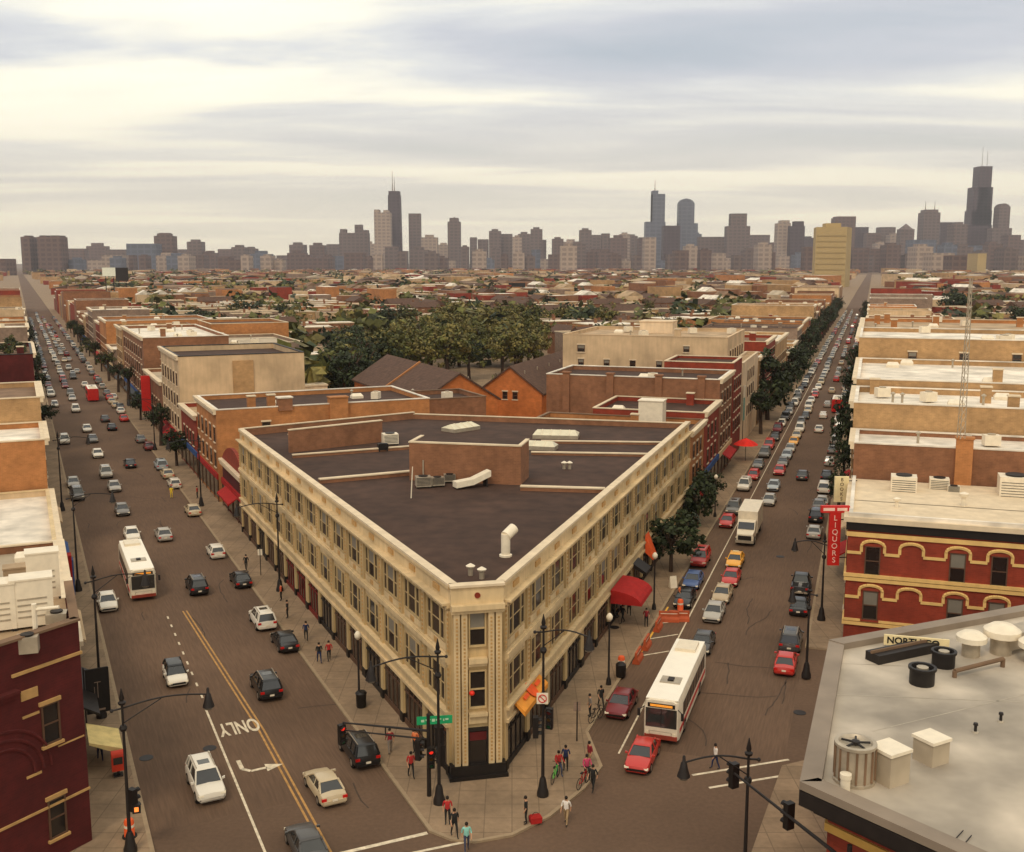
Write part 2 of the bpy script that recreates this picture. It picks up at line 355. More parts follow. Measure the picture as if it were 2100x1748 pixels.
SIDES = {'n': 0, 'r': math.pi / 2, 'f': math.pi, 'l': -math.pi / 2}
def side_pt(side, k, hw, hl):
    return {'n': (k, -hl), 'f': (-k, hl), 'l': (-hw, -k), 'r': (hw, k)}[side]
def bldg(a, s0, s1, t0, t1, h, wm, rm, label, par=.6, cope=M_cope, win=(), front=None, name='brick_building', cat='building', group=None, junk=0, blind=.35, z0=0, cornice=None, sill=None):
    """win: (side, k0, k1, n, zs, width, height); front = street side with a shopfront"""
    hw, hl = (t1 - t0) / 2, (s1 - s0) / 2; cxy = W(a, (s0 + s1) / 2, (t0 + t1) / 2)
    root = empty(name, (*cxy, z0), -a, label, cat, group)
    b = MB(); b.box(-hw, hw, -hl, hl, -.1, h - .02, 0); part('wall', b, [wm], root)
    b = MB(); b.box(-hw + .25, hw - .25, -hl + .25, hl - .25, h - .02, h + .02, 0); part('roof', b, [rm], root)
    if par:
        b = MB()
        for x0, x1, y0, y1 in ((-hw, -hw + .3, -hl, hl), (hw - .3, hw, -hl, hl), (-hw + .3, hw - .3, -hl, -hl + .3), (-hw + .3, hw - .3, hl - .3, hl)):
            b.box(x0, x1, y0, y1, h - .02, h + par, 0)
        for x0, x1, y0, y1 in ((-hw - .06, -hw + .36, -hl - .06, hl + .06), (hw - .36, hw + .06, -hl - .06, hl + .06), (-hw + .36, hw - .36, -hl - .06, -hl + .36), (-hw + .36, hw - .36, hl - .36, hl + .06)):
            b.box(x0, x1, y0, y1, h + par, h + par + .12, 1)
        part('parapet', b, [wm, cope], root)
    rnd = random.Random(int(s0 * 13 + t0 * 7 + h * 3))
    for side, k0, k1, n, zs, wd, ht in win:
        for z in zs:
            for i in range(n):
                k = k0 + (k1 - k0) * (i + .5) / n; x, y = side_pt(side, k, hw, hl)
                add_window(root, x, y, z, SIDES[side], wd, ht, sill or M_cope, rnd.random() < blind)
    if front:
        b = MB(); W2 = hl if front in 'lr' else hw; nb = max(1, int(2 * W2 / 3.2)); f = MB(); rz = SIDES[front]
        f.box(-W2 + .1, W2 - .1, -.08, 0, .5, 3.0, 0)
        for i in range(nb + 1):
            x = -W2 + .12 + (2 * W2 - .24) * i / nb; f.box(x - .12, x + .12, -.16, -.08, 0.1, 3.0, 1)
        f.box(-W2, W2, -.22, 0, 3.0, 3.7, 2)
        x, y = side_pt(front, 0, hw, hl); sg = rnd.choice([M_cream2, M_redcloth, M_dark, M_frame, M_blue, M_beige])
        part('shopfront', f, [M_glass, M_frame, sg], root, (x, y, 0), rz)
        f = MB(); f.box(-W2, W2, -.35, 0, h + par - .55, h + par - .15, 0); f.box(-W2, W2, -.5, 0, h + par - .15, h + par + .14, 0)
        part('cornice', f, [cornice or M_cope], root, (x, y, 0), rz)
        if rnd.random() < .5:
            f = MB(); aw = W2 * .55; f.add([(-aw, 0, 3.3), (aw, 0, 3.3), (aw, -1.3, 2.5), (-aw, -1.3, 2.5), (-aw, 0, 3.2), (aw, 0, 3.2), (aw, -1.3, 2.3), (-aw, -1.3, 2.3)], [(3, 2, 1, 0), (4, 5, 6, 7), (0, 4, 7, 3), (2, 6, 5, 1), (3, 7, 6, 2)])
            part('awning', f, [rnd.choice([M_redcloth, M_dark, M_blue, M_redcloth, M_beige])], root, (x, y - 0, 0), rz)
    for i in range(junk):
        x, y = rnd.uniform(-hw + 1.3, hw - 1.3), rnd.uniform(-hl + 1.2, hl - 1.2); k = rnd.random()
        b = MB()
        if k < .35: b.box(-.7, .7, -.5, .5, .15, 1.1, 0); b.lathe([(.35, 1.1), (.38, 1.2), (.05, 1.2)], n=10, m=1); part('air_conditioner', b, [M_wmetal, M_metal], root, (x, y, h + .02), rnd.uniform(0, 1))
        elif k < .6: b.tube((0, 0, 0), (0, 0, .9), .12, n=8); b.lathe([(.22, .9), (.26, 1.0), (.05, 1.15)], n=8); part('vent', b, [M_metal], root, (x, y, h + .02))
        elif k < .8: b.box(-.5, .5, -.4, .4, 0, 1.6, 0); b.box(-.58, .58, -.48, .48, 1.6, 1.75, 1); part('chimney', b, [wm, M_cope], root, (x, y, h + .02))
        else: b.box(-.8, .8, -.6, .6, 0, .35, 0); b.add([(-.8, -.6, .35), (.8, -.6, .35), (.8, .6, .35), (-.8, .6, .35), (-.6, 0, .7), (.6, 0, .7)], [(0, 1, 5, 4), (2, 3, 4, 5), (1, 2, 5), (3, 0, 4)]); part('roof_hatch', b, [M_wmetal], root, (x, y, h + .02))
    return root

# ------------------------------------------------------------------ the triangular terracotta building
TL, TR = 21.45, -19.45
PA, PB, PC = W(LA, 54.6, TL), W(RA, 55.9, TR), W(RA, 122.3, TR)
PD = W(LA, 118.5, TL); PE = G(848, 846, 11.8)
wedge = empty('triangular_building', (*G(980, 1600), 0), 0, 'three storey cream terracotta building with a triangular flat roof between the two avenues', 'building')
wl = wedge.location.copy()
def wp(p): return (p[0] - wl.x, p[1] - wl.y)
def wpart(name, mb, mats, a=None, **k):
    if a is None: return part(name, mb, mats, wedge, (-wl.x, -wl.y, 0), **k)
    o = part(name, mb, mats, wedge, (-wl.x, -wl.y, 0), -a, **k); return o
b = MB(); b.prism([PA, PB, PC, PE, PD], -.1, 11.0, 0, 1); wpart('wall', b, [M_cream, M_tar])
b = MB(); b.prism([W(LA, 55.2, TL + .45), W(RA, 56.6, TR - .45), W(RA, 121.9, TR - .45), tuple(Vector(PE) - Vector((0, .3))), W(LA, 118.2, TL + .45)], 11.0, 11.03, 0); wpart('roof', b, [M_tar])
def facade(a, s0, s1, t, sg, nb):
    orn = MB(); bel = MB(); L = s1 - s0; bw = L / nb
    def bx(mbb, sa, sb, z0, z1, d, m=0, d0=0): mbb.box(t + sg * d0, t + sg * d, sa, sb, z0, z1, m)
    # belts and cornice
    for z0, z1, d in ((3.15, 3.35, .34), (3.35, 3.95, .20), (3.95, 4.12, .38), (7.0, 7.15, .24), (7.15, 7.45, .34), (7.45, 7.55, .22)): bx(bel, s0, s1, z0, z1, d)
    wpart('belt_course', bel, [M_cream2], a)
    cn = MB()
    for z0, z1, d in ((10.42, 10.6, .26), (10.6, 10.72, .52), (11.55, 11.72, .16)): bx(cn, s0 - .1, s1, z0, z1, d)
    cn.box(t + sg * .02, t - sg * .34, s0, s1, 10.72, 11.72, 0); cn.box(t + sg * .16, t - sg * .42, s0 - .05, s1, 11.72, 11.86, 1)
    n = int(L / .62)
    for i in range(n): sm = s0 + L * (i + .5) / n; bx(cn, sm - .11, sm + .11, 10.22, 10.42, .18, 0)
    for i in range(nb): sm = s0 + bw * (i + .5); bx(cn, sm - .5, sm + .5, 10.95, 11.3, .10, 2)
    wpart('cornice', cn, [M_cream2, M_cope, M_ochre], a)
    for i in range(nb + 1):       # piers
        sm = s0 + bw * i; hw_ = .38 if i % 4 == 0 else .26
        sa, sb = max(s0, sm - hw_), min(s1, sm + hw_); orn = MB()
        bx(orn, sa, sb, 4.12, 7.0, .16); bx(orn, sa, sb, 7.55, 10.22, .16); bx(orn, sa, sb, .75, 3.15, .16); bx(orn, sa, sb, -.05, .75, .22, 1)
        for k in range(9): bx(orn, sm - .07, sm + .07, 7.8 + k * .27, 7.92 + k * .27, .21, 2, .16); bx(orn, sm - .07, sm + .07, 4.35 + k * .29, 4.47 + k * .29, .21, 2, .16)
        wpart('pier', orn, [M_cream, M_black, M_ochre], a)
    for i in range(nb):
        sm = s0 + bw * (i + .5); sp = MB(); bx(sp, sm - bw * .36, sm + bw * .36, 7.62, 8.05, .08, 0); bx(sp, sm - .3, sm + .3, 7.68, 7.98, .12, 1, .08); wpart('spandrel', sp, [M_cream2, M_ochre], a)
        sp = MB(); bx(sp, sm - bw * .36, sm + bw * .36, 6.62, 6.85, .10, 0); wpart('window_head', sp, [M_cream2], a)
    rnd = random.Random(int(s0 * 10))
    W3 = bw * .70
    for fl, (z, h) in enumerate(((4.42, 2.15), (8.16, 2.02))):   # triple windows
        fb = MB(); gb = MB(); x = W3 / 2
        fb.box(-x, x, -.08, .02, 0, .09); fb.box(-x, x, -.08, .02, h - .09, h)
        for xx in (-x + .06, -x + W3 * .26, x - W3 * .26, x - .06): fb.box(xx - .06, xx + .06, -.10, .02, .09, h - .09)
        fb.box(-x + .12, x - .12, -.05, .02, h * .52 - .03, h * .52 + .03)
        gm = gb.box(-x + .1, x - .1, -.03, .02, .08, h - .08).mesh('pane', [M_glass]); fm = fb.mesh('window', [M_cream])
        gb2 = MB(); gb2.box(-x + .1, x - .1, -.03, .02, .08, h - .08, 0); gb2.box(-x + W3 * .3, x - W3 * .3, -.035, -.031, h * .5, h - .08, 1); gm2 = gb2.mesh('pane', [M_glass, M_glassl])
        for i in range(nb):
            sm = s0 + bw * (i + .5); X, Y = W(a, sm, t + sg * .03)
            o = place('window', fm, wedge, (X - wl.x, Y - wl.y, z), -a + (math.pi / 2 if sg > 0 else -math.pi / 2)); place('pane', gm2 if rnd.random() < .45 else gm, o)
    # shopfronts, each its own part
    for i in range(nb):
        sa, sb = s0 + bw * i + .38, s0 + bw * (i + 1) - .38; q = MB(); bx(q, sa, sb, .5, 3.1, .04, 0); bx(q, sa, sb, 0, .5, .10, 1); bx(q, sa, sb, 2.35, 2.47, .09, 1)
        for k in range(1, 4): x_ = sa + (sb - sa) * k / 4; bx(q, x_ - .05, x_ + .05, .5, 3.1, .09, 1)
        wpart('shopfront', q, [M_glass, mat('shopfront_red', (.16, .015, .012), .6) if (sg < 0 and i in (7, 8, 9)) else M_frame if i % 3 else M_dark], a)
facade(LA, 54.9, 118.5, TL, -1, 15)
facade(RA, 56.2, 122.3, TR, 1, 15)
# blunt front face
fa = Vector(PA); fb_ = Vector(PB); mid = (fa + fb_) / 2; fd = (fb_ - fa).normalized(); frz = math.atan2(fd.y, fd.x); FW = (fb_ - fa).length
fx = (mid.x - wl.x, mid.y - wl.y, 0)
b = MB(); x = FW / 2
for sgn in (-1, 1):               # two dotted columns each side
    for cx_ in (x - .22, x - .66):
        b.box(sgn * cx_ - .17, sgn * cx_ + .17, -.30, .1, .95, 10.2, 0)
        for k in range(40): b.box(sgn * cx_ - .05, sgn * cx_ + .05, -.34, -.30, 1.15 + k * .222, 1.26 + k * .222, 1)
part('column', b, [M_cream2, M_ochre], wedge, fx, frz)
b = MB(); b.box(-x - .2, x + .2, -.42, .3, -.05, .95, 0); b.box(-x - .3, x + .3, -.55, .3, -.05, .35, 0); part('granite_base', b, [M_black], wedge, fx, frz)
b = MB()
for zz in (((3.45, 3.95, .20), (3.95, 4.12, .40)), ((6.95, 7.15, .25), (7.15, 7.45, .38))):
    q = MB()
    for z0, z1, d in zz: q.box(-x + .9, x - .9, -d, .2, z0, z1, 0)
    part('belt_course', q, [M_cream2], wedge, fx, frz)
for z0, z1, d in ((10.2, 10.42, .40), (10.42, 10.72, .56), (10.72, 11.72, .16)): b.box(-x - .1, x + .1, -d, .2, z0, z1, 0)
b.box(-x - .15, x + .15, -.30, .35, 11.72, 11.86, 1)
part('cornice', b, [M_cream2, M_cope, M_red], wedge, fx, frz)
b = MB(); b.tube((0, -.16, 11.2), (0, -.24, 11.2), .17, n=14); part('medallion', b, [mat('medallion_red', (.22, .03, .015))], wedge, fx, frz)
for z, h in ((4.45, 2.15), (8.2, 2.0)):
    fbx = MB(); xx = .52; fbx.box(-xx, -xx + .09, -.14, 0, 0, h); fbx.box(xx - .09, xx, -.14, 0, 0, h); fbx.box(-xx, xx, -.16, 0, -.1, .0); fbx.box(-xx + .09, xx - .09, -.12, 0, h * .5 - .04, h * .5 + .04); fbx.box(-xx, xx, -.16, 0, h, h + .1)
    o = part('window', fbx, [M_cream], wedge, (fx[0], fx[1], z), frz)
    gb = MB(); gb.box(-xx + .09, xx - .09, -.03, 0, 0, h * .5 - .04, 0); gb.box(-xx + .09, xx - .09, -.03, 0, h * .5 + .04, h, 1 if z > 8 else 0); part('pane', gb, [M_glass, M_glassl], o)
b = MB(); b.lathe([(.03, -.16), (.15, -.08), (.17, 0), (.13, .1), (.03, .15)], (0, 0, 0), 12); tag(part('paper_lantern', b, [mat('lantern_red', (.7, .03, .015), .5)], None, (mid.x - .36 * fd.x + .2 * fd.y, mid.y - .36 * fd.y - .2 * fd.x, 5.35), smooth=60), 'small red lantern hanging in the first floor window of the blunt corner', 'lantern')
b = MB(); b.box(-.62, .62, -.10, 0, .02, 3.0, 0); b.box(-.62, -.5, -.18, -.1, 0, 3.1, 1); b.box(.5, .62, -.18, -.1, 0, 3.1, 1); b.box(-.5, .5, -.16, -.1, 2.4, 2.9, 2); b.box(-.66, .66, -.2, 0, 3.0, 3.15, 1)
part('door', b, [M_glass, M_dark, mat('transom_red', (.10, .012, .012))], wedge, fx, frz)
# rear parapets
for p, q, hh in ((PD, PE, .8), (PE, PC, .6)):
    p = Vector(p); q = Vector(q); d = (q - p).normalized(); L = (q - p).length; rz = math.atan2(d.y, d.x); b = MB(); b.box(0, L, -.3, 0, 10.9, 11 + hh, 0); b.box(0, L, -.34, .04, 11 + hh, 11.1 + hh, 1)
    part('rear_parapet', b, [M_brb, M_cope], wedge, (p.x - wl.x, p.y - wl.y, 0), rz)
# fire walls with pale coping and brick roof house; picked on the roof plane
def roofwall(u0, v0, u1, v1, hh, th=.3, wm=M_brb, name='roof_wall'):
    p = Vector(G(u0, v0, 11 + hh)); q = Vector(G(u1, v1, 11 + hh)); d = q - p; L = d.length; b = MB()
    b.box(0, L, -th / 2, th / 2, 11.0, 11 + hh, 0); b.box(-.03, L + .03, -th / 2 - .05, th / 2 + .05, 11 + hh, 11.1 + hh, 1)
    part(name, b, [wm, M_cope], wedge, (p.x - wl.x, p.y - wl.y, 0), math.atan2(d.y, d.x))
roofwall(655, 984, 845, 967, .35, .5)
roofwall(1068, 998, 1240, 1003, .35, .5)
roofwall(1090, 928, 1340, 932, .25, .4)
roofwall(1110, 905, 1365, 908, .25, .35)
roofwall(592, 883, 782, 863, 2.3, .35)
roofwall(600, 934, 840, 916, .3, .3)
bx0, bx1 = Vector(G(840, 986, 11)), Vector(G(1068, 996, 11)); d = (bx1 - bx0); L = d.length; b = MB(); b.box(0, L, 0, 3.6, 11, 14.4, 0); b.box(-.05, L + .05, -.05, .35, 14.4, 14.52, 1); b.box(-.05, .3, .35, 3.65, 14.4, 14.52, 1); b.box(L - .3, L + .05, .35, 3.65, 14.4, 14.52, 1); b.box(.3, L - .3, .35, 3.65, 14.4, 14.44, 2)
b.tube((1.3, -.1, 11.2), (1.3, -.1, 12.9), .07, n=6, m=3)
part('roof_house', b, [M_brb, M_cope, M_tar, M_metal], wedge, (bx0.x - wl.x, bx0.y - wl.y, 0), math.atan2(d.y, d.x))
def skylight(u0, v0, u1, v1, dep, label):
    p = Vector(G(u0, v0, 11.4)); q = Vector(G(u1, v1, 11.4)); d = q - p; L = d.length
    e_ = tag(place('skylight', None, None, (p.x, p.y, 11.03), math.atan2(d.y, d.x)), label, 'skylight')
    b = MB(); b.box(0, L, 0, dep, 0, .4, 0); part('curb', b, [M_metal], e_)
    b = MB(); b.add([(0, 0, .4), (L, 0, .4), (L, dep, .4), (0, dep, .4), (.4, dep / 2, .85), (L - .4, dep / 2, .85)], [(0, 1, 5, 4), (2, 3, 4, 5), (1, 2, 5), (3, 0, 4)]); part('glazing', b, [mat('skylight_glass', (.62, .60, .48), .3, .1)], e_)
    b = MB(); n = max(2, int(L / .9))
    for i in range(1, n): x_ = L * i / n; b.tube((x_, 0, .43), (x_, dep / 2, .88), .03, n=5); b.tube((x_, dep, .43), (x_, dep / 2, .88), .03, n=5)
    part('glazing_bar', b, [M_wmetal], e_)
skylight(1092, 893, 1185, 895, 2.6, 'long hipped skylight at the back of the triangular roof, the longer of two')
skylight(1072, 915, 1137, 918, 1.8, 'shorter skylight in front of the long one on the triangular roof')
skylight(932, 882, 985, 874, 2.2, 'white tilted skylight near the rear edge of the triangular roof, leftmost of three')
def roofthing(name, u, v, z, rz, label, cat, parts):
    e_ = tag(place(name, None, None, (*G(u, v, z), z), rz), label, cat)
    for nm, b, ms in parts: part(nm, b, ms, e_, smooth=40)
    return e_
b = MB(); b.lathe([(.42, 0), (.42, .12), (.3, .16), (.3, 1.5)], n=14); c = MB(); c.tube((0, 0, 1.35), (.75, .25, 1.75), .36, .36, n=14)
roofthing('roof_vent', 1037, 1141, 11.03, .5, 'white hooded exhaust vent standing alone on the dark front part of the triangular roof', 'vent', [('vent_pipe', b, [M_wmetal]), ('vent_hood', c, [M_wmetal])])
def smallvent(u, v, label, z=11.03):
    b = MB(); b.lathe([(.16, 0), (.16, .5)], n=10); c = MB(); c.lathe([(.24, .5), (.3, .6), (.05, .75)], n=10); roofthing('roof_vent', u, v, z, 0, label, 'vent', [('vent_pipe', b, [M_metal]), ('vent_cap', c, [M_wmetal])])
smallvent(965, 1180, 'left of two little capped vents just behind the blunt corner parapet')
smallvent(988, 1187, 'right of two little capped vents just behind the blunt corner parapet')
smallvent(1157, 962, 'left cap of the twin vents right of the brick roof house'); smallvent(1168, 962, 'right cap of the twin vents right of the brick roof house')
def acunit(u, v, z, s, rz, label, m=M_metal):
    b = MB(); b.box(-s, s, -s * .8, s * .8, .15, s * 1.5, 0); f = MB(); f.lathe([(s * .6, s * 1.5), (s * .65, s * 1.6), (s * .6, s * 1.62), (.05, s * 1.55)], n=14)
    k = MB()
    for i in (-1, 1): k.box(i * s * .8 - .06, i * s * .8 + .06, -s * .8, s * .8, 0, .15)
    l = MB()
    for i in range(6): l.box(-s * .9, s * .9, -s * .8 - .03, -s * .8, .3 + i * s * .18, .34 + i * s * .18)
    roofthing('air_conditioner', u, v, z, rz, label, 'air conditioner', [('casing', b, [m]), ('fan', f, [M_dark]), ('skid', k, [M_dark]), ('louvre', l, [M_dark])])
acunit(868, 1000, 11.03, .65, .2, 'left one of the air conditioners at the foot of the brick roof house')
acunit(897, 998, 11.03, .55, .3, 'middle air conditioner at the foot of the brick roof house')
acunit(922, 990, 11.03, .5, .1, 'right small air conditioner beside the slanted duct on the triangular roof')
b = MB(); b.loft([[(x0, -.45, z0), (x0, .45, z0), (x0, .45, z0 + .5), (x0, -.45, z0 + .5)] for x0, z0 in ((-1.6, .15), (0, .3), (1.6, .9))]); c = MB(); c.box(-1.3, -1.2, -.4, .4, 0, .2); c.box(1.2, 1.3, -.4, .4, 0, .8)
roofthing('air_duct', 968, 1000, 11.03, .45, 'slanted white metal duct lying in front of the brick roof house', 'duct', [('duct', b, [M_wmetal]), ('leg', c, [M_dark])])
acunit(800, 912, 11.03, .8, .3, 'air conditioner on a rusty stand left of the roof house, behind the fire wall', M_wmetal)
acunit(785, 925, 11.03, .5, .3, 'low dark condenser beside the rusty stand on the left part of the triangular roof', M_dark)
b = MB(); b.box(-.45, .45, -.45, .45, 0, 1.5, 0); c = MB(); c.box(-.55, .55, -.55, .55, 1.5, 1.62)
roofthing('roof_chimney', 604, 920, 11.03, 0, 'short tan brick chimney against the long fire wall on the left roof', 'chimney', [('stack', b, [M_orb]), ('cap', c, [M_cope])])
b = MB(); b.box(-.7, .7, -.5, .5, 0, .9, 0); c = MB(); c.box(-.8, .8, -.6, .6, .9, 1.0)
roofthing('roof_hatch', 640, 905, 11.03, .1, 'roof hatch with a white lid in front of the long brick fire wall', 'roof hatch', [('curb', b, [M_dark]), ('lid', c, [M_wmetal])])
b = MB(); b.tube((0, 0, 0), (.15, .1, 2.6), .05, .04, n=6); roofthing('roof_pole', 843, 1022, 11.03, 0, 'thin pale leaning pipe in front of the roof house', 'pipe', [('pipe', b, [M_wmetal])])
# awnings
def awning(a, s, t, wd, z, dep, m, sg, drop=.9, parent=wedge, barrel=False):
    x = wd / 2; f = MB()
    if barrel:
        pr = [(-dep * math.sin(k * math.pi / 12), drop * math.cos(k * math.pi / 12)) for k in range(7)]
        f.loft([[(xx, y_, z_) for y_, z_ in pr] + [(xx, 0, 0)] for xx in (-x, x)])
    else: f.add([(-x, 0, drop), (x, 0, drop), (x, -dep, .15), (-x, -dep, .15), (-x, 0, .55), (x, 0, .55), (x, -dep, -.15), (-x, -dep, -.15)], [(3, 2, 1, 0), (4, 5, 6, 7), (0, 4, 7, 3), (2, 6, 5, 1), (3, 7, 6, 2)])
    X, Y = W(a, s, t); return part('awning', f, [m], parent, (X - wl.x, Y - wl.y, z), -a + (math.pi / 2 if sg > 0 else -math.pi / 2))
M_oraw = mat('orange_awning', (.72, .30, .045), .8, .15, 2)
ob = awning(RA, 60.0, TR + .2, 4.8, 3.2, .7, M_oraw, 1, .75); ob['label'] = 'orange sloping awning over the corner shop'
f = MB(); f.lathe([(.55, 0), (.55, .02), (.02, .02)], n=16); f.box(-1.5, -.7, -.12, .12, 0, .02); f.box(.7, 1.6, -.12, .12, 0, .02); part('emblem', f, [mat('orange_red', (.72, .10, .02))], ob, (0, -.36, .58), rot=(R_(40), 0, 0))
ob = awning(RA, 84.5, TR + .3, 4.6, 2.4, 2.6, M_redcloth, 1, 1.1, barrel=True); ob['label'] = 'dark red awning over a shop door'
ob = awning(RA, 92, TR + .3, 2.2, 2.5, 1.2, M_dark, 1, .9); ob = awning(RA, 97, TR + .3, 1.6, 2.5, .8, M_orange, 1, 2.2)
# ------------------------------------------------------------------ left side of the left road
def gable_roof(b, hw, hl, h, rise, m, over=.35, axis='y'):
    if axis == 'y': b.add([(-hw - over, -hl - over, h), (hw + over, -hl - over, h), (hw + over, hl + over, h), (-hw - over, hl + over, h), (0, -hl - over, h + rise), (0, hl + over, h + rise)], [(0, 4, 5, 3), (1, 2, 5, 4), (0, 1, 4), (2, 3, 5), (3, 2, 1, 0)], m)
    else: b.add([(-hw - over, -hl - over, h), (hw + over, -hl - over, h), (hw + over, hl + over, h), (-hw - over, hl + over, h), (-hw - over, 0, h + rise), (hw + over, 0, h + rise)], [(0, 1, 5, 4), (2, 3, 4, 5), (1, 2, 5), (3, 0, 4), (3, 2, 1, 0)], m)
# dark red corner block: facade along the road, skew wall facing the camera
CA = W(LA, 56.2, 1.75); ang = R_(32); dn = Vector((-math.sin(ang), -math.cos(ang)))
c0 = Vector(CA); c1 = c0 + dn * 16; c2 = Vector(W(LA, 63.5, 1.75)); c3 = Vector(W(LA, 63.5, -26)); c4 = c1 + Vector((-22, 2))
rb = empty('corner_building', (c0.x, c0.y, 0), 0, 'dark red brick corner building at the lower left with ochre stone bands', 'building')
def rel(p): return (p[0] - c0.x, p[1] - c0.y)
b = MB(); b.prism([rel(c0), rel(c1), rel(c4), rel(c3), rel(c2)], -.1, 11.2); part('wall', b, [M_darkred], rb)
b = MB(); b.prism([rel(c0 + Vector((-.4, -.1))), rel(c1 + Vector((-.4, .3))), rel(c4 + Vector((.3, .3))), rel(c3 + Vector((.3, -.3))), rel(c2 + Vector((-.3, -.3)))], 11.2, 11.25); part('roof', b, [M_troof], rb)
fw_ = math.atan2(-dn.y, -dn.x)        # local +x runs from far end towards the corner; outward is -y
def fpt(k, z=0): p = c0 + dn * k; return (p.x - c0.x, p.y - c0.y, z)
Lf = 16
b = MB(); b.box(-Lf, 0, 0, .35, 11.2, 12.1, 0); b.box(-Lf, .05, -.12, .4, 12.1, 12.22, 1); part('parapet', b, [M_darkred, M_broof], rb, fpt(0), fw_)
b = MB(); b.box(-.35, 0, 0, 7.2, 11.2, 12.1, 0); b.box(-.4, .06, 0, 7.2, 12.1, 12.22, 1); part('parapet', b, [M_darkred, M_broof], rb, (0, 0, 0), -LA)
b = MB(); b.box(-3.8, 0.06, -.10, 0, 10.35, 10.5); b.box(-Lf, .04, -.07, 0, 3.0, 3.12); b.box(-1.6, -.1, -.05, 0, 5.95, 6.02); part('stone_band', b, [M_ochre], rb, fpt(0), fw_)
b = MB()
for x0, x1, z in ((-3.4, -2.5, 9.0), (-3.4, -2.5, 8.1), (-3.4, -2.6, 5.0)): b.box(x0, x1, -.06, 0, z, z + .12 if z != 9.0 else z + .5)
part('stone_panel', b, [M_ochre], rb, fpt(0), fw_)
# moulded round ornament on the brick
b = MB()
for k in range(3):
    r_ = 2.6 - k * .45
    for i in range(20):
        t0_, t1_ = math.pi * i / 20, math.pi * (i + 1) / 20
        b.tube((-4.6 + r_ * math.cos(t0_), -.02, 5.2 + r_ * math.sin(t0_)), (-4.6 + r_ * math.cos(t1_), -.02, 5.2 + r_ * math.sin(t1_)), .09, n=5)
b.box(-7, -3.6, -.25, 0, 9.35, 9.6); b.box(-7, -3.6, -.4, 0, 9.6, 9.75)
part('brick_arch', b, [M_darkred], rb, fpt(0), fw_)
for k, z in ((1.75, 6.2), (1.75, 1.0), (6.2, 2.2), (6.2, 6.6), (9.5, 6.6), (9.5, 2.2)): add_window(rb, *fpt(k), fw_, 1.05, 2.3, M_ochre) if False else None
for k, z in ((1.9, 6.3), (1.9, 1.3), (6.0, 2.3), (9.2, 2.3), (9.2, 6.6)):
    p = fpt(k, z); add_window(rb, p[0], p[1], z, fw_, 1.0, 2.1, M_ochre)
# boxes and plant on its roof
def box_thing(name, u0, v, wd, dp, z, h, rz, label, cat, m, m2=None, extra=None):
    e_ = tag(place(name, None, None, (*G(u0, v, z), z), rz), label, cat); b = MB(); b.box(-wd / 2, wd / 2, 0, dp, .15, h, 0); part('casing', b, [m], e_)
    b = MB(); b.box(-wd / 2 - .04, wd / 2 + .04, -.04, dp + .04, h, h + .09, 0); part('lid', b, [m2 or m], e_)
    b = MB(); b.box(-wd / 2, -wd / 2 + .12, 0, dp, 0, .15); b.box(wd / 2 - .12, wd / 2, 0, dp, 0, .15); part('skid', b, [M_dark], e_)
    b = MB()
    for i in range(4): b.box(-wd * .35, wd * .35, -.03, 0, h * .25 + i * h * .12, h * .28 + i * h * .12)
    part('louvre', b, [M_metal], e_); return e_
box_thing('air_conditioner', 70, 1290, 2.0, 1.3, 11.25, 2.6, -LA, 'big white air handling box in the middle of the dark red corner roof', 'air conditioner', M_wmetal)
box_thing('air_conditioner', -4, 1300, 1.8, 1.3, 11.25, 2.5, -LA, 'white air handling box cut by the left edge of the photo', 'air conditioner', M_wmetal)
box_thing('air_conditioner', 92, 1232, 1.7, 1.2, 11.25, 2.7, -LA, 'tall pale box behind the big white air handler on the corner roof', 'air conditioner', M_wmetal)
box_thing('air_conditioner', 40, 1208, 1.6, 1.0, 11.25, 1.2, -LA, 'low brown unit on the corner roof left of the tall pale box', 'air conditioner', M_troof)
b = MB(); b.tube((0, 0, 0), (0, 0, 2.1), .13, n=8); c = MB(); c.tube((0, 0, 1.8), (1.2, .1, 1.9), .09, n=8)
roofthing('roof_pipe', 75, 1322, 11.25, 0, 'thin white upright pipe in front of the big white air handler', 'pipe', [('pipe', b, [M_wmetal]), ('branch', c, [M_wmetal])])
b = MB(); b.box(-.5, .5, -.4, .4, .1, .9); c = MB(); c.lathe([(.3, .9), (.32, 1.0), (.05, 1.0)], n=10); roofthing('condenser', 58, 1340, 11.25, .3, 'small grey condenser low beside the upright pipe', 'air conditioner', [('casing', b, [M_metal]), ('fan', c, [M_dark])])
b = MB(); b.box(-.5, .5, -.4, .4, .1, .9); c = MB(); c.lathe([(.3, .9), (.32, 1.0), (.05, 1.0)], n=10); roofthing('condenser', 118, 1290, 11.25, .3, 'small grey condenser right of the big white air handler', 'air conditioner', [('casing', b, [M_metal]), ('fan', c, [M_dark])])
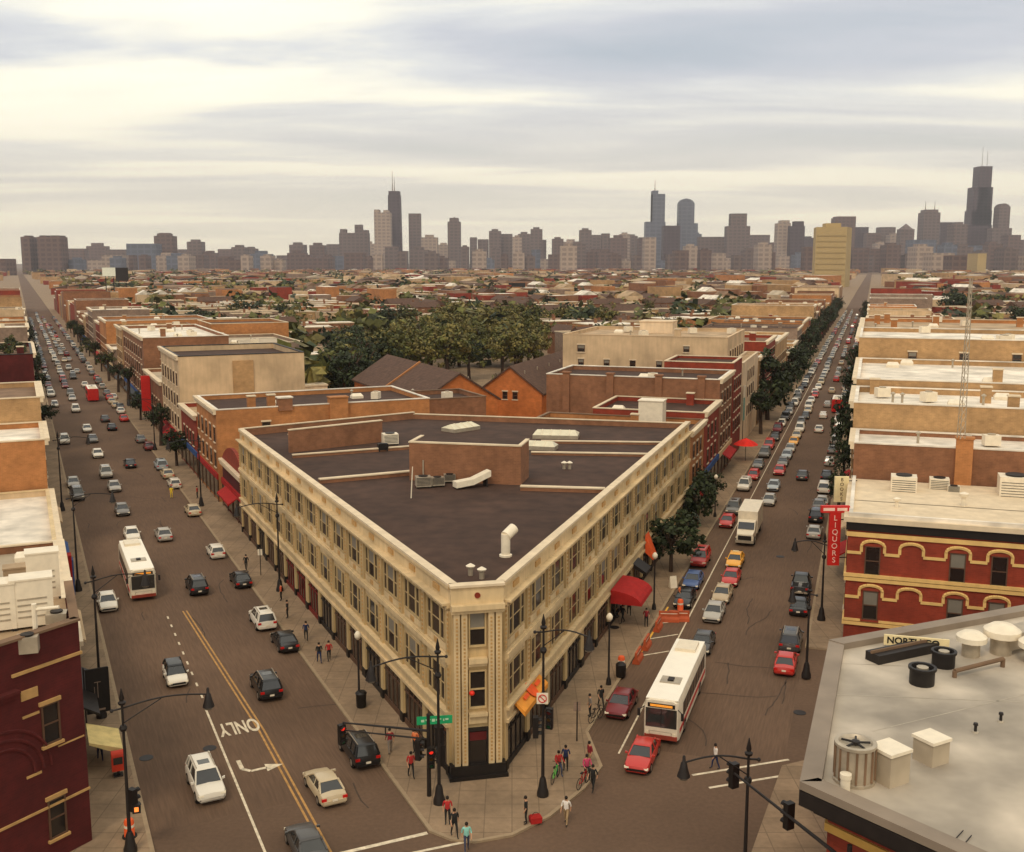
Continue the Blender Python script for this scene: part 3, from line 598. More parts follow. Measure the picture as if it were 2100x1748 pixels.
# the next buildings up the left side
bldg(LA, 64, 78, -26, 1.7, 7.6, M_brb, M_troof, 'low building with a junk-strewn brown roof just behind the dark red corner block', junk=9, front='r', win=[('r', -6, 6, 4, (4.2,), 1.1, 1.8)])
bldg(LA, 78.3, 92, -26, 1.7, 7.0, M_brb, M_groof, 'low building with a cluttered grey roof, second behind the dark red corner block', junk=7, front='r', win=[('r', -6, 6, 4, (4.0,), 1.1, 1.8)])
bldg(LA, 92.3, 118, -26, 1.7, 6.2, M_beige, M_wroof, 'low building with a wide plain pale roof and cream street front', junk=2, front='r', win=[('r', -10, 10, 6, (3.9,), 1.1, 1.4)], cope=M_cream2)
bldg(LA, 118.3, 132, -26, 1.6, 11.4, M_orb, M_wroof, 'orange brown brick building whose blank wall rises over the wide pale roof', win=[('r', -5, 5, 4, (4.3, 7.6), 1.1, 1.9), ('n', -13, -10.5, 1, (7.0,), 1., 1.4)], front='r', junk=3)
bldg(LA, 132.3, 150, -26, 1.6, 14.2, M_tanb, M_broof, 'tan brick building with a roof garden on the left road', win=[('r', -7, 7, 5, (4.3, 7.6, 10.8), 1.1, 1.9)], front='r', junk=6)
bldg(LA, 150.3, 176, -24, 1.6, 11.5, M_brb, M_troof, 'brown brick building behind the roof garden with a cluttered roof', win=[('r', -10, 10, 7, (4.3, 7.6), 1.1, 1.9)], front='r', junk=9)
bldg(LA, 180, 205, -24, 1.6, 15.5, M_darkred, M_broof, 'dark brown red building at the left edge with a black roof edge', win=[('r', -10, 10, 7, (4.3, 7.6, 11), 1.1, 1.9)], front='r', cope=M_dark, junk=3)
# ------------------------------------------------------------------ between the avenues, behind the triangular building
# low shop with a curved red gable
r0 = bldg(LA, 119.3, 133, 21.8, 31, 6.0, M_darkred, M_wroof, 'small red brick shop with a curved gable behind the far corner of the triangular building', par=0, front='l')
b = MB(); b.loft([[(-4.6, -6.85 + k * 13.7 / 16, 5.9) for k in range(17)] + [(-4.6, 6.85 - k * 13.7 / 16, 6.2 + 2.1 * math.sin(math.pi * k / 16) ** .8) for k in range(17)], [(-4.2, -6.85 + k * 13.7 / 16, 5.9) for k in range(17)] + [(-4.2, 6.85 - k * 13.7 / 16, 6.2 + 2.1 * math.sin(math.pi * k / 16) ** .8) for k in range(17)]]); part('gable', b, [M_redb], r0, fix=True)
bldg(LA, 141, 151.4, 50.4, 61, 10.2, M_brb, M_tar, 'dark brown brick annex at the right end of the wide orange brick building', cope=M_broof, junk=2)
r1 = bldg(LA, 135, 151, 21.6, 50, 11.2, M_orb, M_tar, 'wide orange brick building with white coping behind the triangular roof', cope=M_wroof, win=[('n', -10, -6, 1, (5.0, 8.0), 1.1, 2.0), ('l', -8, 8, 5, (4.4, 7.6), 1.1, 1.9)], front='l', junk=6)
b = MB(); b.box(-.9, .9, -.7, .7, 0, 1.6, 0); b.box(-1, 1, -.8, .8, 1.6, 1.75, 1); part('chimney', b, [M_brb, M_wroof], r1, (-5.5, -7.6, 11.3)); b = MB(); b.box(-1.2, 1.2, -.5, .9, -3.5, 1.3, 0); b.box(-1.3, 1.3, -.6, 1, 1.3, 1.45, 0); part('chimney', b, [M_orb, M_cope], r1, (1.5, -7.95, 11.3))
r2 = bldg(LA, 168, 190, 21.6, 41, 15.0, M_beige, M_tar, 'large blank beige walled block with a dark roof edge', cope=M_dark, par=.9, front='l', win=[('l', -10, 10, 6, (4.4, 7.8, 11.2), 1.2, 2.0)])
b = MB(); b.box(-1.6, 1.6, -.18, 0, .2, 15.0); part('pilaster', b, [M_tanb], r2, (0, -11, 0))
bldg(LA, 152, 167.4, 21.6, 33, 8.2, M_redb, M_troof, 'low red brick shop between the orange brick building and the beige block', front='l', win=[('l', -6, 6, 4, (4.2,), 1.1, 1.8)], junk=4)
bldg(LA, 191, 217, 21.6, 38, 9.0, M_brb, M_groof, 'lower grey roofed brick shop between the beige block and the white roofed block', front='l', win=[('l', -10, 10, 6, (4.2,), 1.1, 1.8)], junk=7)
bldg(LA, 218, 262, 21.6, 38, 15.0, M_brb, M_wroof, 'dark brick block with a white roof and grey striped upper walls left of the beige block', win=[('l', -20, 20, 9, (4.4, 7.8, 11.2), 1.6, 2.2), ('n', -6, 7, 4, (8, 11.5), 1.5, 2)], front='l', junk=12, cope=M_wroof)
bldg(LA, 222, 250, 38.5, 54, 13.0, M_greyb, M_groof, 'grey flat roofed annex right of the white roofed dark brick block', junk=5, win=[('n', -7, 7, 4, (4, 8), 1.2, 1.8)])
bldg(LA, 252, 272, 40, 58, 15.5, M_orb, M_shing, 'orange brick hall half hidden by a dark tree behind the white roofed block', junk=0, win=[('n', -8, 8, 4, (5, 9), 1.2, 1.8)])
# right road, left side: street-front blocks beyond the triangular building
rA = bldg(RA, 123, 134, -40, -19.4, 9.8, M_orb, M_tar, 'low orange brick building touching the rear right corner of the triangular building', win=[('r', -4, 4, 3, (4.2, 6.9), 1.1, 1.7)], front='r', cope=M_broof, junk=3)
b = MB(); b.box(-1.5, 1.5, -1.2, 1.2, 0, 3.4, 0); b.box(-1.6, 1.6, -1.3, 1.3, 3.4, 3.5, 0); part('stair_house', b, [M_wmetal], rA, (4.5, 1, 9.8))
rB = bldg(RA, 148, 162, -44.5, -19.4, 13.4, M_brb, M_tar, 'wide brown brick building with a bright white coping right of the gabled houses', cope=M_wroof, win=[('r', -6, 6, 4, (4.2, 7.2, 10.2), 1.1, 1.8)], front='r', junk=3)
for k in (-9.5, -3, 4, 10): b = MB(); b.box(-.5, .5, -.35, .1, 2, 14.3); b.box(-.6, .6, -.45, .5, 14.3, 14.5); part('pilaster', b, [M_brb], rB, (k, -7.0, 0))
bldg(RA, 134.3, 147.7, -34, -19.4, 10.6, M_redb, M_tar, 'red brick shop between the low orange building and the white coped brown one', win=[('r', -5, 5, 3, (4.2, 7.2), 1.1, 1.8)], front='r', junk=3)
rC = bldg(RA, 176, 200, -50, -22.0, 17.4, M_beige, M_troof, 'tall cream building with a few small square windows', par=.5, cope=M_beige, win=[('n', -13, 9.5, 5, (12.6,), 1.0, 1.2), ('n', -12, -9.5, 1, (15.0,), 1.3, 1.2), ('n', 6, 8.5, 1, (15.4,), 1.0, 1.0), ('r', -10, 10, 6, (4.2, 7.4, 10.6, 13.8), 1.1, 1.8)], junk=7, blind=.1)
b = MB(); b.box(-4, 2, 4, 9, 17.4, 19.4, 0); b.box(-4.1, 2.1, 3.9, 9.1, 19.4, 19.6, 0); part('roof_house', b, [M_pale], rC)
bldg(RA, 163, 174, -30, -19.4, 14.6, M_redb, M_tar, 'narrow red brick stair front beside the tall cream building', win=[('r', -5, 5, 4, (4.2, 7.4, 10.6), 1.1, 1.8)], par=.4)
bldg(RA, 176, 200, -21.7, -19.4, 13.4, M_pale, M_troof, 'narrow cream fronted building with pilasters beside the tall cream building', win=[('r', -6, 6, 4, (4.2, 7.4, 10.2), 1.1, 1.8)], par=.4)
bldg(RA, 201, 214, -42, -19.4, 12, M_tanb, M_troof, 'low tan block with a white tiled lift tower past the cream building', win=[('r', -6, 6, 4, (4.2, 7.4), 1.1, 1.8)], front='r', junk=7, cope=M_wroof)
bldg(RA, 215, 236, -40, -19.4, 14, M_redb, M_broof, 'red brick block with a tall red street front halfway up the right road', win=[('r', -10, 10, 7, (4.2, 7.4, 10.6), 1.1, 1.8)], front='r', junk=4)
bldg(RA, 237, 270, -60, -19.4, 12.5, M_tanb, M_wroof, 'long tan block with a white edged roof up the right road', win=[('r', -15, 15, 9, (4.2, 7.4), 1.1, 1.8), ('n', -18, 18, 7, (8,), 1.2, 1.8)], front='r', junk=6)
# gabled houses with orange brick ends
def gabled(x, y, rz, hw, hl, h, rise, label, wins=True):
    e_ = empty('gabled_house', (x, y, 0), rz, label, 'house', 'orange brick gabled houses'); b = MB(); b.box(-hw, hw, -hl, hl, -.1, h, 0); b.add([(-hw, -hl, h), (hw, -hl, h), (0, -hl, h + rise), (-hw, hl, h), (hw, hl, h), (0, hl, h + rise)], [(0, 1, 2), (4, 3, 5)]); part('wall', b, [M_hot], e_)
    b = MB(); o = .45; k = rise * o / hw
    for s_ in (-1, 1): b.add([(s_ * (hw + o), -hl - .3, h - k), (0, -hl - .3, h + rise), (0, hl + .3, h + rise), (s_ * (hw + o), hl + .3, h - k), (s_ * (hw + o), -hl - .3, h - k + .3), (0, -hl - .3, h + rise + .3), (0, hl + .3, h + rise + .3), (s_ * (hw + o), hl + .3, h - k + .3)], [(4, 5, 6, 7), (0, 3, 2, 1), (0, 1, 5, 4), (3, 7, 6, 2), (0, 4, 7, 3)])
    part('roof', b, [M_shing], e_, fix=True)
    b = MB()
    for i in range(5): y_ = -hl + 2 + i * (2 * hl - 4) / 4; b.tube((hw * .35, y_, h + rise * .6), (hw * .35, y_, h + rise * .85), .1, n=6)
    part('vent_pipe', b, [M_metal], e_)
    for i in range(2): add_window(e_, -.9 + i * 1.8, -hl, h - 1.2, 0, .9, 1.3, M_cope)
    return e_
M_hot = mat('bright_orange_brick', (.52, .17, .05), .85, .12, 1.5, kind='brick')
def ridge(u0, v0, u1, v1, z):
    p, q = Vector(G(u0, v0, z)), Vector(G(u1, v1, z)); d = q - p; m = (p + q) / 2; return m.x, m.y, math.atan2(-d.x, d.y), d.length / 2
x_, y_, r_, l_ = ridge(942, 768, 795, 730, 12.6)
h1 = gabled(x_, y_, r_, 6.6, l_, 8.4, 4.2, 'orange brick house with the nearer dark gabled roof, left of two')
b = MB(); b.tube((-6.7, 0, 8.7), (0, 0, 13.0), .25, n=4); part('fire_wall_coping', b, [M_orb], h1)
x_, y_, r_, l_ = ridge(1046, 754, 1155, 722, 12.6)
h2 = gabled(x_, y_, r_, 5.6, l_, 8.4, 4.2, 'orange brick house with a dark gabled roof, right of two')
# ------------------------------------------------------------------ right side of the right road
# grey roofed corner building
e2f = Vector(N2) + e2 * 34; e1f = Vector(N1) + e1 * 22
P1, P2, P3, P5 = Vector(N1), Vector(N2), e2f, e1f; P4 = P5 + e2 * 40
gb = empty('grey_roofed_building', (P1.x, P1.y, 0), 0, 'corner building with a pale grey flat roof and dark overhanging eaves at the lower right', 'building')
def rl(p): return (p.x - P1.x, p.y - P1.y)
cen = (P1 + P2 + P3 + P4 + P5) / 5
def ins(k): return [rl(p + (cen - p).normalized() * k) for p in (P1, P2, P3, P4, P5)]
iw, i3 = ins(1.4), ins(.9)
b = MB(); b.prism(iw, -.1, 7.6); part('wall', b, [M_redb], gb)
b = MB(); b.prism(ins(.12), 8.55, 8.63); part('roof', b, [M_groof2 if 'M_groof2' in globals() else mat('pale_grey_membrane', (.40, .365, .32), .65, .26, .22, kind='roof')], gb)
b = MB(); b.prism(ins(0), 7.9, 8.55, 0); part('eaves', b, [M_dark], gb)
b = MB(); b.prism(ins(.7), 7.45, 7.9, 0); part('eaves_moulding', b, [M_black], gb)
b = MB(); b.prism(ins(1.25), 6.6, 6.95, 0); part('yellow_band', b, [M_yellow2 if 'M_yellow2' in globals() else mat('ochre_band', (.62, .38, .10), .7, .1)], gb)
b = MB()
for p, q in ((P1, P2), (P2, P3), (P5, P1)):
    d = (q - p).normalized(); n_ = Vector((-d.y, d.x)); L_ = (q - p).length; inn = 1 if n_.dot(cen - p) > 0 else -1
    a0, a1, c_0, c_1 = p, q, q + n_ * inn * .85, p + n_ * inn * .85
    b.prism([rl(a0), rl(a1), rl(c_0 - d * .3), rl(c_1 + d * .3)], 8.6, 8.95 if p is not P2 else 9.0)
part('parapet', b, [mat('lead_flashing', (.24, .20, .165), .6, .1, .6, kind='roof')], gb)
b = MB()
for (u0, v0, u1, v1) in ((1712, 1425, 2095, 1440), (1790, 1500, 2100, 1425), (1700, 1360, 1990, 1372)):
    p = Vector((*G(u0, v0, 8.63),)); q = Vector((*G(u1, v1, 8.63),)); d = (q - p).normalized(); n_ = Vector((-d.y, d.x)) * .035
    b.add([(*rl(p - n_), 8.636), (*rl(q - n_), 8.636), (*rl(q + n_), 8.636), (*rl(p + n_), 8.636)], [(0, 1, 2, 3)])
part('roof_seam', b, [M_metal], gb, fix=True)
b = MB(); b.lathe([(.86, 0), (.86, .12), (.80, .15), (.80, 1.55), (.86, 1.58), (.86, 1.7), (.7, 1.72), (.62, 1.60), (.02, 1.55)], n=22, m=0)
for k in range(14): t = 2 * math.pi * k / 14; b.tube((.82 * math.cos(t), .82 * math.sin(t), .18), (.82 * math.cos(t), .82 * math.sin(t), 1.54), .05, n=5, m=1)
c = MB(); c.lathe([(.18, 1.62), (.18, 1.74), (.02, 1.78)], n=10)
for k in range(5): t = 2 * math.pi * k / 5; c.tube((0, 0, 1.68), (.6 * math.cos(t), .6 * math.sin(t), 1.66), .05, n=5)
roofthing('condenser', 1751, 1600, 8.63, 0, 'round grey condenser with a top fan grille near the roof corner at lower right', 'air conditioner', [('casing', b, [M_metal, M_broof]), ('fan', c, [M_dark])])
def hatchbox(u, v, wd, h, rz, label, m=None):
    b = MB(); b.box(-wd / 2, wd / 2, -wd / 2, wd / 2, 0, h, 0); c = MB(); c.box(-wd / 2 - .06, wd / 2 + .06, -wd / 2 - .06, wd / 2 + .06, h, h + .14)
    roofthing('duct_box', u, v, 8.63, rz, label, 'vent', [('duct', b, [m or M_groof]), ('cap', c, [M_wmetal])])
hatchbox(1822, 1600, 1.15, 1.35, .5, 'grey roof box with a white lid right behind the round condenser')
hatchbox(1908, 1560, 1.05, 1.0, .5, 'second grey roof box, further right of the round condenser')
b = MB(); b.lathe([(.2, 0), (.2, .55)], n=12); c = MB(); c.lathe([(.24, .55), (.24, .75), (.02, .8)], n=12); roofthing('roof_vent', 1733, 1622, 8.63, 0, 'small white pipe cap in front of the round condenser', 'vent', [('vent_pipe', b, [M_wmetal]), ('vent_cap', c, [M_wmetal])])
def blackvent(u, v, label, s=1.):
    b = MB(); b.lathe([(.62 * s, 0), (.62 * s, .75 * s), (.7 * s, .78 * s), (.7 * s, .92 * s), (.55 * s, .92 * s), (.5 * s, .7 * s), (.02, .7 * s)], n=16); c = MB(); c.lathe([(.3 * s, .7 * s), (.3 * s, .9 * s), (.02, .95 * s)], n=10)
    roofthing('exhaust_fan', u, v, 8.63, 0, label, 'vent', [('casing', b, [M_black]), ('hood', c, [M_metal])])
blackvent(1890, 1402, 'nearer of two black round roof fans on the grey roof'); blackvent(1934, 1366, 'farther of two black round roof fans on the grey roof', .95)
def mushroom(u, v, s, label, m=M_wmetal):
    b = MB(); b.lathe([(.5 * s, 0), (.5 * s, .8 * s)], n=14); c = MB(); c.lathe([(.55 * s, .8 * s), (.85 * s, .9 * s), (.85 * s, 1.2 * s), (.5 * s, 1.45 * s), (.02, 1.5 * s)], n=16)
    roofthing('exhaust_hood', u, v, 8.63, 0, label, 'vent', [('casing', b, [M_metal]), ('hood', c, [m])])
mushroom(1990, 1345, .95, 'left of three domed metal exhaust hoods at the back of the grey roof'); mushroom(2052, 1340, 1.15, 'middle domed exhaust hood with a bright white cap'); mushroom(2120, 1360, 1.0, 'right domed exhaust hood at the photo edge')
b = MB(); b.box(-1.6, 1.6, -.6, .6, .3, 1.2); c = MB(); c.box(-1.5, -1.3, -.5, .5, 0, .3); c.box(1.3, 1.5, -.5, .5, 0, .3)
roofthing('air_handler', 2088, 1330, 8.63, .5, 'long pale metal air handler at the right edge of the grey roof', 'air conditioner', [('casing', b, [M_metal]), ('skid', c, [M_dark])])
b = MB(); b.box(-2.2, 2.2, -.5, .5, 0, .5); c = MB(); c.box(-2.3, 2.3, -.05, .05, .5, .65); roofthing('roof_duct', 1850, 1345, 8.63, .45, 'low dark duct box by the back edge of the grey roof', 'duct', [('duct', b, [M_dark]), ('flange', c, [M_broof])])
b = MB(); b.tube((-1.5, 0, .35), (1.9, .8, .45), .12, n=8); b.tube((1.9, .8, .45), (1.9, .8, 0), .12, n=8); b.tube((-1.5, 0, .35), (-1.5, 0, 0), .12, n=8); roofthing('pipe_run', 2010, 1385, 8.63, .2, 'rusty pipe run among the ducts on the grey roof', 'pipe', [('pipe', b, [M_broof])])
for u, v, lb in ((2000, 1502, 'small roof drain stub near the seam in the middle of the grey roof'), (2052, 1480, 'small dark roof stub right of the drain on the grey roof')):
    b = MB(); b.tube((0, 0, 0), (0, 0, .35), .07, n=8); b.lathe([(.12, .35), (.1, .45), (.02, .46)], n=8); c = MB(); c.lathe([(.16, 0), (.14, .05), (.08, .06)], n=10); roofthing('roof_stub', u, v, 8.63, 0, lb, 'pipe', [('pipe', b, [M_dark]), ('flashing', c, [M_metal])])
for u0, v0, u1, v1, lb in ((1935, 1748, 1975, 1706, 'left cable on the roof at the bottom right'), (1965, 1748, 1992, 1716, 'right cable on the roof at the bottom right')):
    p, q = G(u0, v0, 8.63), G(u1, v1, 8.63); b = MB(); b.tube((p[0], p[1], 8.66), (q[0], q[1], 8.68), .022, n=5); tag(part('roof_cable', b, [M_dark]), lb, 'cable')
# red brick building with ochre bands
GS = 84.6; rg = bldg(RA, GS, 100, -.9, 24, 10.2, M_redb, M_wroof, 'bright red brick building with ochre bands and arched windows at the right', par=0, name='red_brick_building')
hw, hl = 12.45, 7.7
b = MB(); b.box(-hw - .35, hw + .3, -hl - .35, hl, 10.22, 10.6, 0); b.box(-hw - .15, hw + .15, -hl - .15, hl, 9.55, 10.22, 1); part('cornice', b, [M_cope, M_black], rg)
b = MB()
for x_ in (-hw, hw - .3): b.box(x_, x_ + .3, -hl, hl, 10.6, 10.9)
b.box(-hw + .3, hw - .3, -hl, -hl + .3, 10.6, 10.9); part('parapet', b, [M_wroof], rg)
b = MB(); b.box(-hw + .35, hw - .35, -hl + 6.2, hl - .3, 10.22, 10.3, 0); b.box(-hw + .35, hw - .35, -hl + 6.0, -hl + 6.2, 10.22, 10.6, 1); b.box(2, hw - .5, -hl + 8.5, -hl + 8.8, 10.3, 10.7, 1); part('gravel_roof', b, [M_broof, M_cope], rg)
b = MB()
for z0, z1, d in ((9.05, 9.4, .1), (5.5, 5.78, .14), (5.84, 6.1, .18), (1.95, 2.2, .14), (2.26, 2.45, .1)): b.box(-hw - d, -hw + 24.9 * .66, -hl - d, -hl, z0, z1); b.box(-hw - d, -hw, -hl, hl, z0, z1)
cols = (-hw + 1.9, -hw + 4.7, -hw + 8.0, -hw + 10.9); 
for zt in (8.45, 4.9):         # hood moulds stepping along the wall
    xs = [-hw]
    for cxx in cols: xs += [cxx - .85, cxx + .85]
    xs.append(-hw + 16.2)
    for i in range(0, len(xs), 2): b.box(xs[i], xs[i + 1], -hl - .08, -hl, zt - .80, zt - .58)
    for cxx in cols:
        for sg_ in (-1, 1): b.box(cxx + sg_ * .85 - .11, cxx + sg_ * .85 + .11, -hl - .08, -hl, zt - .60, zt - .1)
        for k in range(8):
            t0_, t1_ = math.pi * k / 8, math.pi * (k + 1) / 8
            b.tube((cxx + .85 * math.cos(t0_), -hl - .04, zt - .1 + .42 * math.sin(t0_)), (cxx + .85 * math.cos(t1_), -hl - .04, zt - .1 + .42 * math.sin(t1_)), .13, n=5)
part('stone_band', b, [mat('ochre_stone', (.72, .50, .20), .75, .1)], rg)
for zt in (8.45, 4.9):
    for i, cxx in enumerate(cols):
        if i == 1: continue
        add_window(rg, cxx, -hl, zt - 2.45, 0, 1.15, 2.35, M_redb, blind=(i == 2 or zt < 5))
for k in range(3):
    for zt in (8.45, 4.9): add_window(rg, -hw, -hl + 2.5 + k * 5, zt - 2.4, -math.pi / 2, 1.1, 2.2, M_cope)
for zt in (8.0, 4.4): add_window(rg, hw - 6.5, -hl, zt - 2.2, 0, 1.2, 2.2, M_cope)
# things on its roof
smallk = [0]
def rthing(u, v, z, kind, label, s=1., rz=-RA):
    e_ = None
    if kind == 'ac': acunit(u, v, z, s, rz, label, M_wmetal)
    if kind == 'vent': b = MB(); b.tube((0, 0, 0), (0, 0, .9 * s), .14 * s, n=8); c = MB(); c.lathe([(.25 * s, .9 * s), (.3 * s, 1.1 * s), (.05, 1.2 * s)], n=10); roofthing('roof_vent', u, v, z, rz, label, 'vent', [('vent_pipe', b, [M_wmetal]), ('vent_cap', c, [M_wmetal])])
rthing(1838, 1050, 10.22, 'vent', 'white capped pipe near the left front of the white roof above the red brick wall')
rthing(1975, 1048, 10.22, 'vent', 'squat white vent in the middle of the white roof above the red brick wall', 1.3)
bld2 = bldg(RA, 100.4, 109, -.9, 26, 13.4, M_brb, M_wroof, 'brown party wall building with chimneys rising behind the red brick building', win=[('l', -3.5, 3.5, 2, (4.2, 7.4, 10.2), 1.1, 1.8)], par=.4, cope=M_wroof, front='l', junk=5)
for k in (-4.2, 4.8): b = MB(); b.box(-.7, .7, -.4, .2, 9.5, 14.7); b.box(-.8, .8, -.5, .3, 14.7, 14.9); part('chimney', b, [M_orb], bld2, (k, -4.35, 0))
rthing(1852, 1012, 10.3, 'ac', 'large white air conditioner at the back of the white roof, below the left chimney', 1.05)
rthing(1925, 1008, 10.3, 'ac', 'white stacked unit right of the large air conditioner on the white roof', .8)
rthing(1955, 1014, 10.3, 'ac', 'small pale unit right of the stacked unit on the white roof', .5)
rthing(2080, 1022, 10.3, 'ac', 'big greenish grey unit at the right end of the white roof', 1.3)
bldg(RA, 109.3, 124, -1.2, 26, 15.8, M_tanb, M_wroof, 'building with a white cluttered roof, second behind the red brick building', win=[('l', -6, 6, 4, (4.2, 7.4, 10.6), 1.1, 1.8)], cope=M_wroof, front='l', junk=14)
bldg(RA, 124.3, 152, -1.2, 40, 16.6, M_tanb, M_wroof, 'long building with a very bright white roof on the right road', win=[('l', -12, 12, 7, (4.2, 7.4, 10.6), 1.1, 1.8)], cope=M_wroof, front='l', junk=10)
bldg(RA, 152.4, 176, -1.4, 38, 19.4, M_tanb, M_wroof, 'tan building whose wide wall rises behind the bright white roof', win=[('l', -12, 12, 7, (4.2, 7.4, 10.6), 1.1, 1.8), ('n', -16, 16, 5, (17,), 1.1, 1.2)], cope=M_wroof, front='l', junk=10)
bldg(RA, 180, 215, -1.4, 34, 19.0, M_orb, M_troof, 'orange tan block with white roof units beyond the tan wall', win=[('l', -12, 12, 7, (4.2, 7.4, 10.6), 1.1, 1.8), ('n', -14, 14, 6, (12, 15.4), 1.3, 1.8)], front='l', junk=12)
# tall thin mast on the right roofs
b = MB(); 
for i in range(3): t = 2.1 * i; b.tube((.35 * math.cos(t), .35 * math.sin(t), 0), (.12 * math.cos(t), .12 * math.sin(t), 13), .035, n=5)
for k in range(20):
    for i in range(3): t, t2, r_ = 2.1 * i, 2.1 * ((i + 1) % 3), .35 - .23 * k / 20; b.tube((r_ * math.cos(t), r_ * math.sin(t), k * .65), (r_ * math.cos(t2), r_ * math.sin(t2), k * .65 + .65), .02, n=4)
tag(part('radio_mast', b, [M_metal], None, (*G(1970, 900, 15.8), 15.8)), 'tall thin lattice radio mast standing on the white roofs at the right', 'mast')

# ------------------------------------------------------------------ repeated rows of street blocks further out
random.seed(11)
WALLS = [(M_redb, 'red brick'), (M_brb, 'brown brick'), (M_orb, 'orange brick'), (M_tanb, 'tan brick'), (M_greyb, 'grey brown brick'), (M_beige, 'beige rendered'), (M_brb, 'brown brick')]
ROOFS = [(M_wroof, 'white'), (M_groof, 'grey'), (M_troof, 'tan'), (M_broof, 'dark brown'), (M_tar, 'black'), (M_wroof, 'white')]
def row(a, s0, s1, tin, sg, road_name, side):
    s = s0
    while s < s1:
        L = random.uniform(9, 26); dpt = random.uniform(16, 30); h = random.choice((7.2, 8, 10.4, 11.2, 11.8, 13.6, 14.4)); wm, wn = random.choice(WALLS); rm, rn = random.choice(ROOFS)
        t0, t1 = (tin, tin + dpt) if sg > 0 else (tin - dpt, tin); st = 'l' if sg > 0 else 'r'
        near = s < 460
        zs = [4.2 + 3.2 * i for i in range(int((h - 4.6) / 3.1))] or [4.2]
        bldg(a, s, s + L - .3, t0, t1, h, wm, rm, '%s building with a %s roof far along the %s, %s side' % (wn, rn, road_name, side), win=[(st, -L / 2 + 1, L / 2 - 1, max(2, int(L / 3.6)), zs, 1.1, 1.8)] if near else (), front=st if near else None, junk=random.randint(2, 5) if near else 0, group='%s %s buildings lining the %s %s side' % (wn, rn, road_name, side), cope=random.choice((M_cope, M_wroof, M_broof)))
        s += L
        if random.random() < .13: s += 12
row(LA, 208, 760, 1.6, -1, 'left road', 'left'); row(LA, 264, 760, 21.6, 1, 'left road', 'right')
row(RA, 272, 760, -19.4, -1, 'right road', 'left'); row(RA, 218, 760, -1.0, 1, 'right road', 'right')
# ------------------------------------------------------------------ downtown skyline
M_t = [mat('tower_grey', (.135, .105, .105), .7, .05, .02, kind='tower'), mat('tower_brown', (.125, .085, .080), .7, .05, .02, kind='tower'), mat('tower_blue', (.10, .12, .175), .5, .05, .02, kind='glassgrid'), mat('tower_pale', (.34, .28, .25), .7, .05, .02, kind='tower'), mat('tower_dark', (.058, .042, .055), .6, .05, .02, kind='tower')]
M_ant = mat('antenna_steel', (.30, .25, .22), .6)
M_tanT = mat('tan_tower_wall', (.46, .36, .19), .8, .05, .05, kind='courses')
def tower(u0, u1, vt, m, label, Y=None, steps=(), ant=(), top=None, group=None, taper=0, name='tower'):
    """steps: extra blocks (u0, u1, v) ; ant: (u, v)"""
    Y = Y or random.uniform(4000, 4900); dp = random.uniform(40, 70); uc = (u0 + u1) / 2; cx_ = PX(0, Y, 100); X = (uc - CX) / FOC * (Y * math.cos(PIT) + 20) ; wd = (u1 - u0) / FOC * Y * .99; h = ZV(Y, vt)
    e_ = empty(name, (X, Y + dp / 2, -5), 0, label, 'skyscraper', group); k = 1 - taper
    def xx(u): return (u - uc) / FOC * Y * .99
    b = MB()
    def blk(a0, a1, h0, h1, dd, kk=1.):
        c_ = (a0 + a1) / 2
        b.add([(a0, -dd, h0), (a1, -dd, h0), (a1, dd, h0), (a0, dd, h0), (c_ + (a0 - c_) * kk, -dd * kk, h1), (c_ + (a1 - c_) * kk, -dd * kk, h1), (c_ + (a1 - c_) * kk, dd * kk, h1), (c_ + (a0 - c_) * kk, dd * kk, h1)], [(0, 1, 5, 4), (1, 2, 6, 5), (2, 3, 7, 6), (3, 0, 4, 7), (4, 5, 6, 7)])
    blk(-wd / 2, wd / 2, 0, h + 5, dp / 2, k)
    for a0, a1, v in steps: blk(xx(a0), xx(a1), 0, ZV(Y, v) + 5, dp * .45)
    if top == 'point': hh = h + 5; b.add([(-wd * .42, -dp * .4, hh), (wd * .42, -dp * .4, hh), (wd * .42, dp * .4, hh), (-wd * .42, dp * .4, hh), (0, 0, hh + wd * .4)], [(0, 1, 4), (1, 2, 4), (2, 3, 4), (3, 0, 4)])
    if top == 'round':
        for q in range(4): blk(-wd / 2 * math.cos(.35 * (q + 1)), wd / 2 * math.cos(.35 * (q + 1)), h + 5 + wd * .30 * math.sin(.35 * q), h + 5 + wd * .30 * math.sin(.35 * (q + 1)), dp * .4)
    if top == 'plant': blk(-wd * .28, wd * .25, h, h + 5 + wd * .16, dp * .3)
    part('tower_body', b, [m], e_)
    for ua, va in ant:
        b = MB(); z1 = ZV(Y, va) + 5; zb = h + 4; b.tube((xx(ua), 0, zb), (xx(ua), 0, zb + (z1 - zb) * .45), 2.6, 2.0, n=6); b.tube((xx(ua), 0, zb + (z1 - zb) * .45), (xx(ua), 0, z1), 1.5, .7, n=6); part('antenna', b, [M_ant], e_)
    return e_
T_ = tower
T_(797, 825, 400, M_t[4], 'tall black tapered tower with two antennas, the tallest of the left half of the skyline', 4300, steps=((800, 822, 392),), ant=((807, 350), (811, 362)), taper=.12)
T_(770, 803, 436, M_t[3], 'pale grey tower with a notched top just left of the black tapered tower', 4200, steps=((770, 780, 430), (789, 799, 431)))
T_(840, 864, 438, M_t[0], 'slim grey slab tower right of the black tapered tower', 4500)
T_(919, 945, 455, M_t[0], 'brownish grey tower with a pointed crown', 4450, steps=((923, 941, 447),), top='point')
T_(698, 758, 478, M_t[0], 'broad stepped grey tower group left of the notched pale tower', 4350, steps=((700, 712, 470), (730, 745, 461), (745, 757, 472)))
T_(865, 898, 487, M_t[3], 'broad pale block right of the slim slab tower', 4400, top='plant')
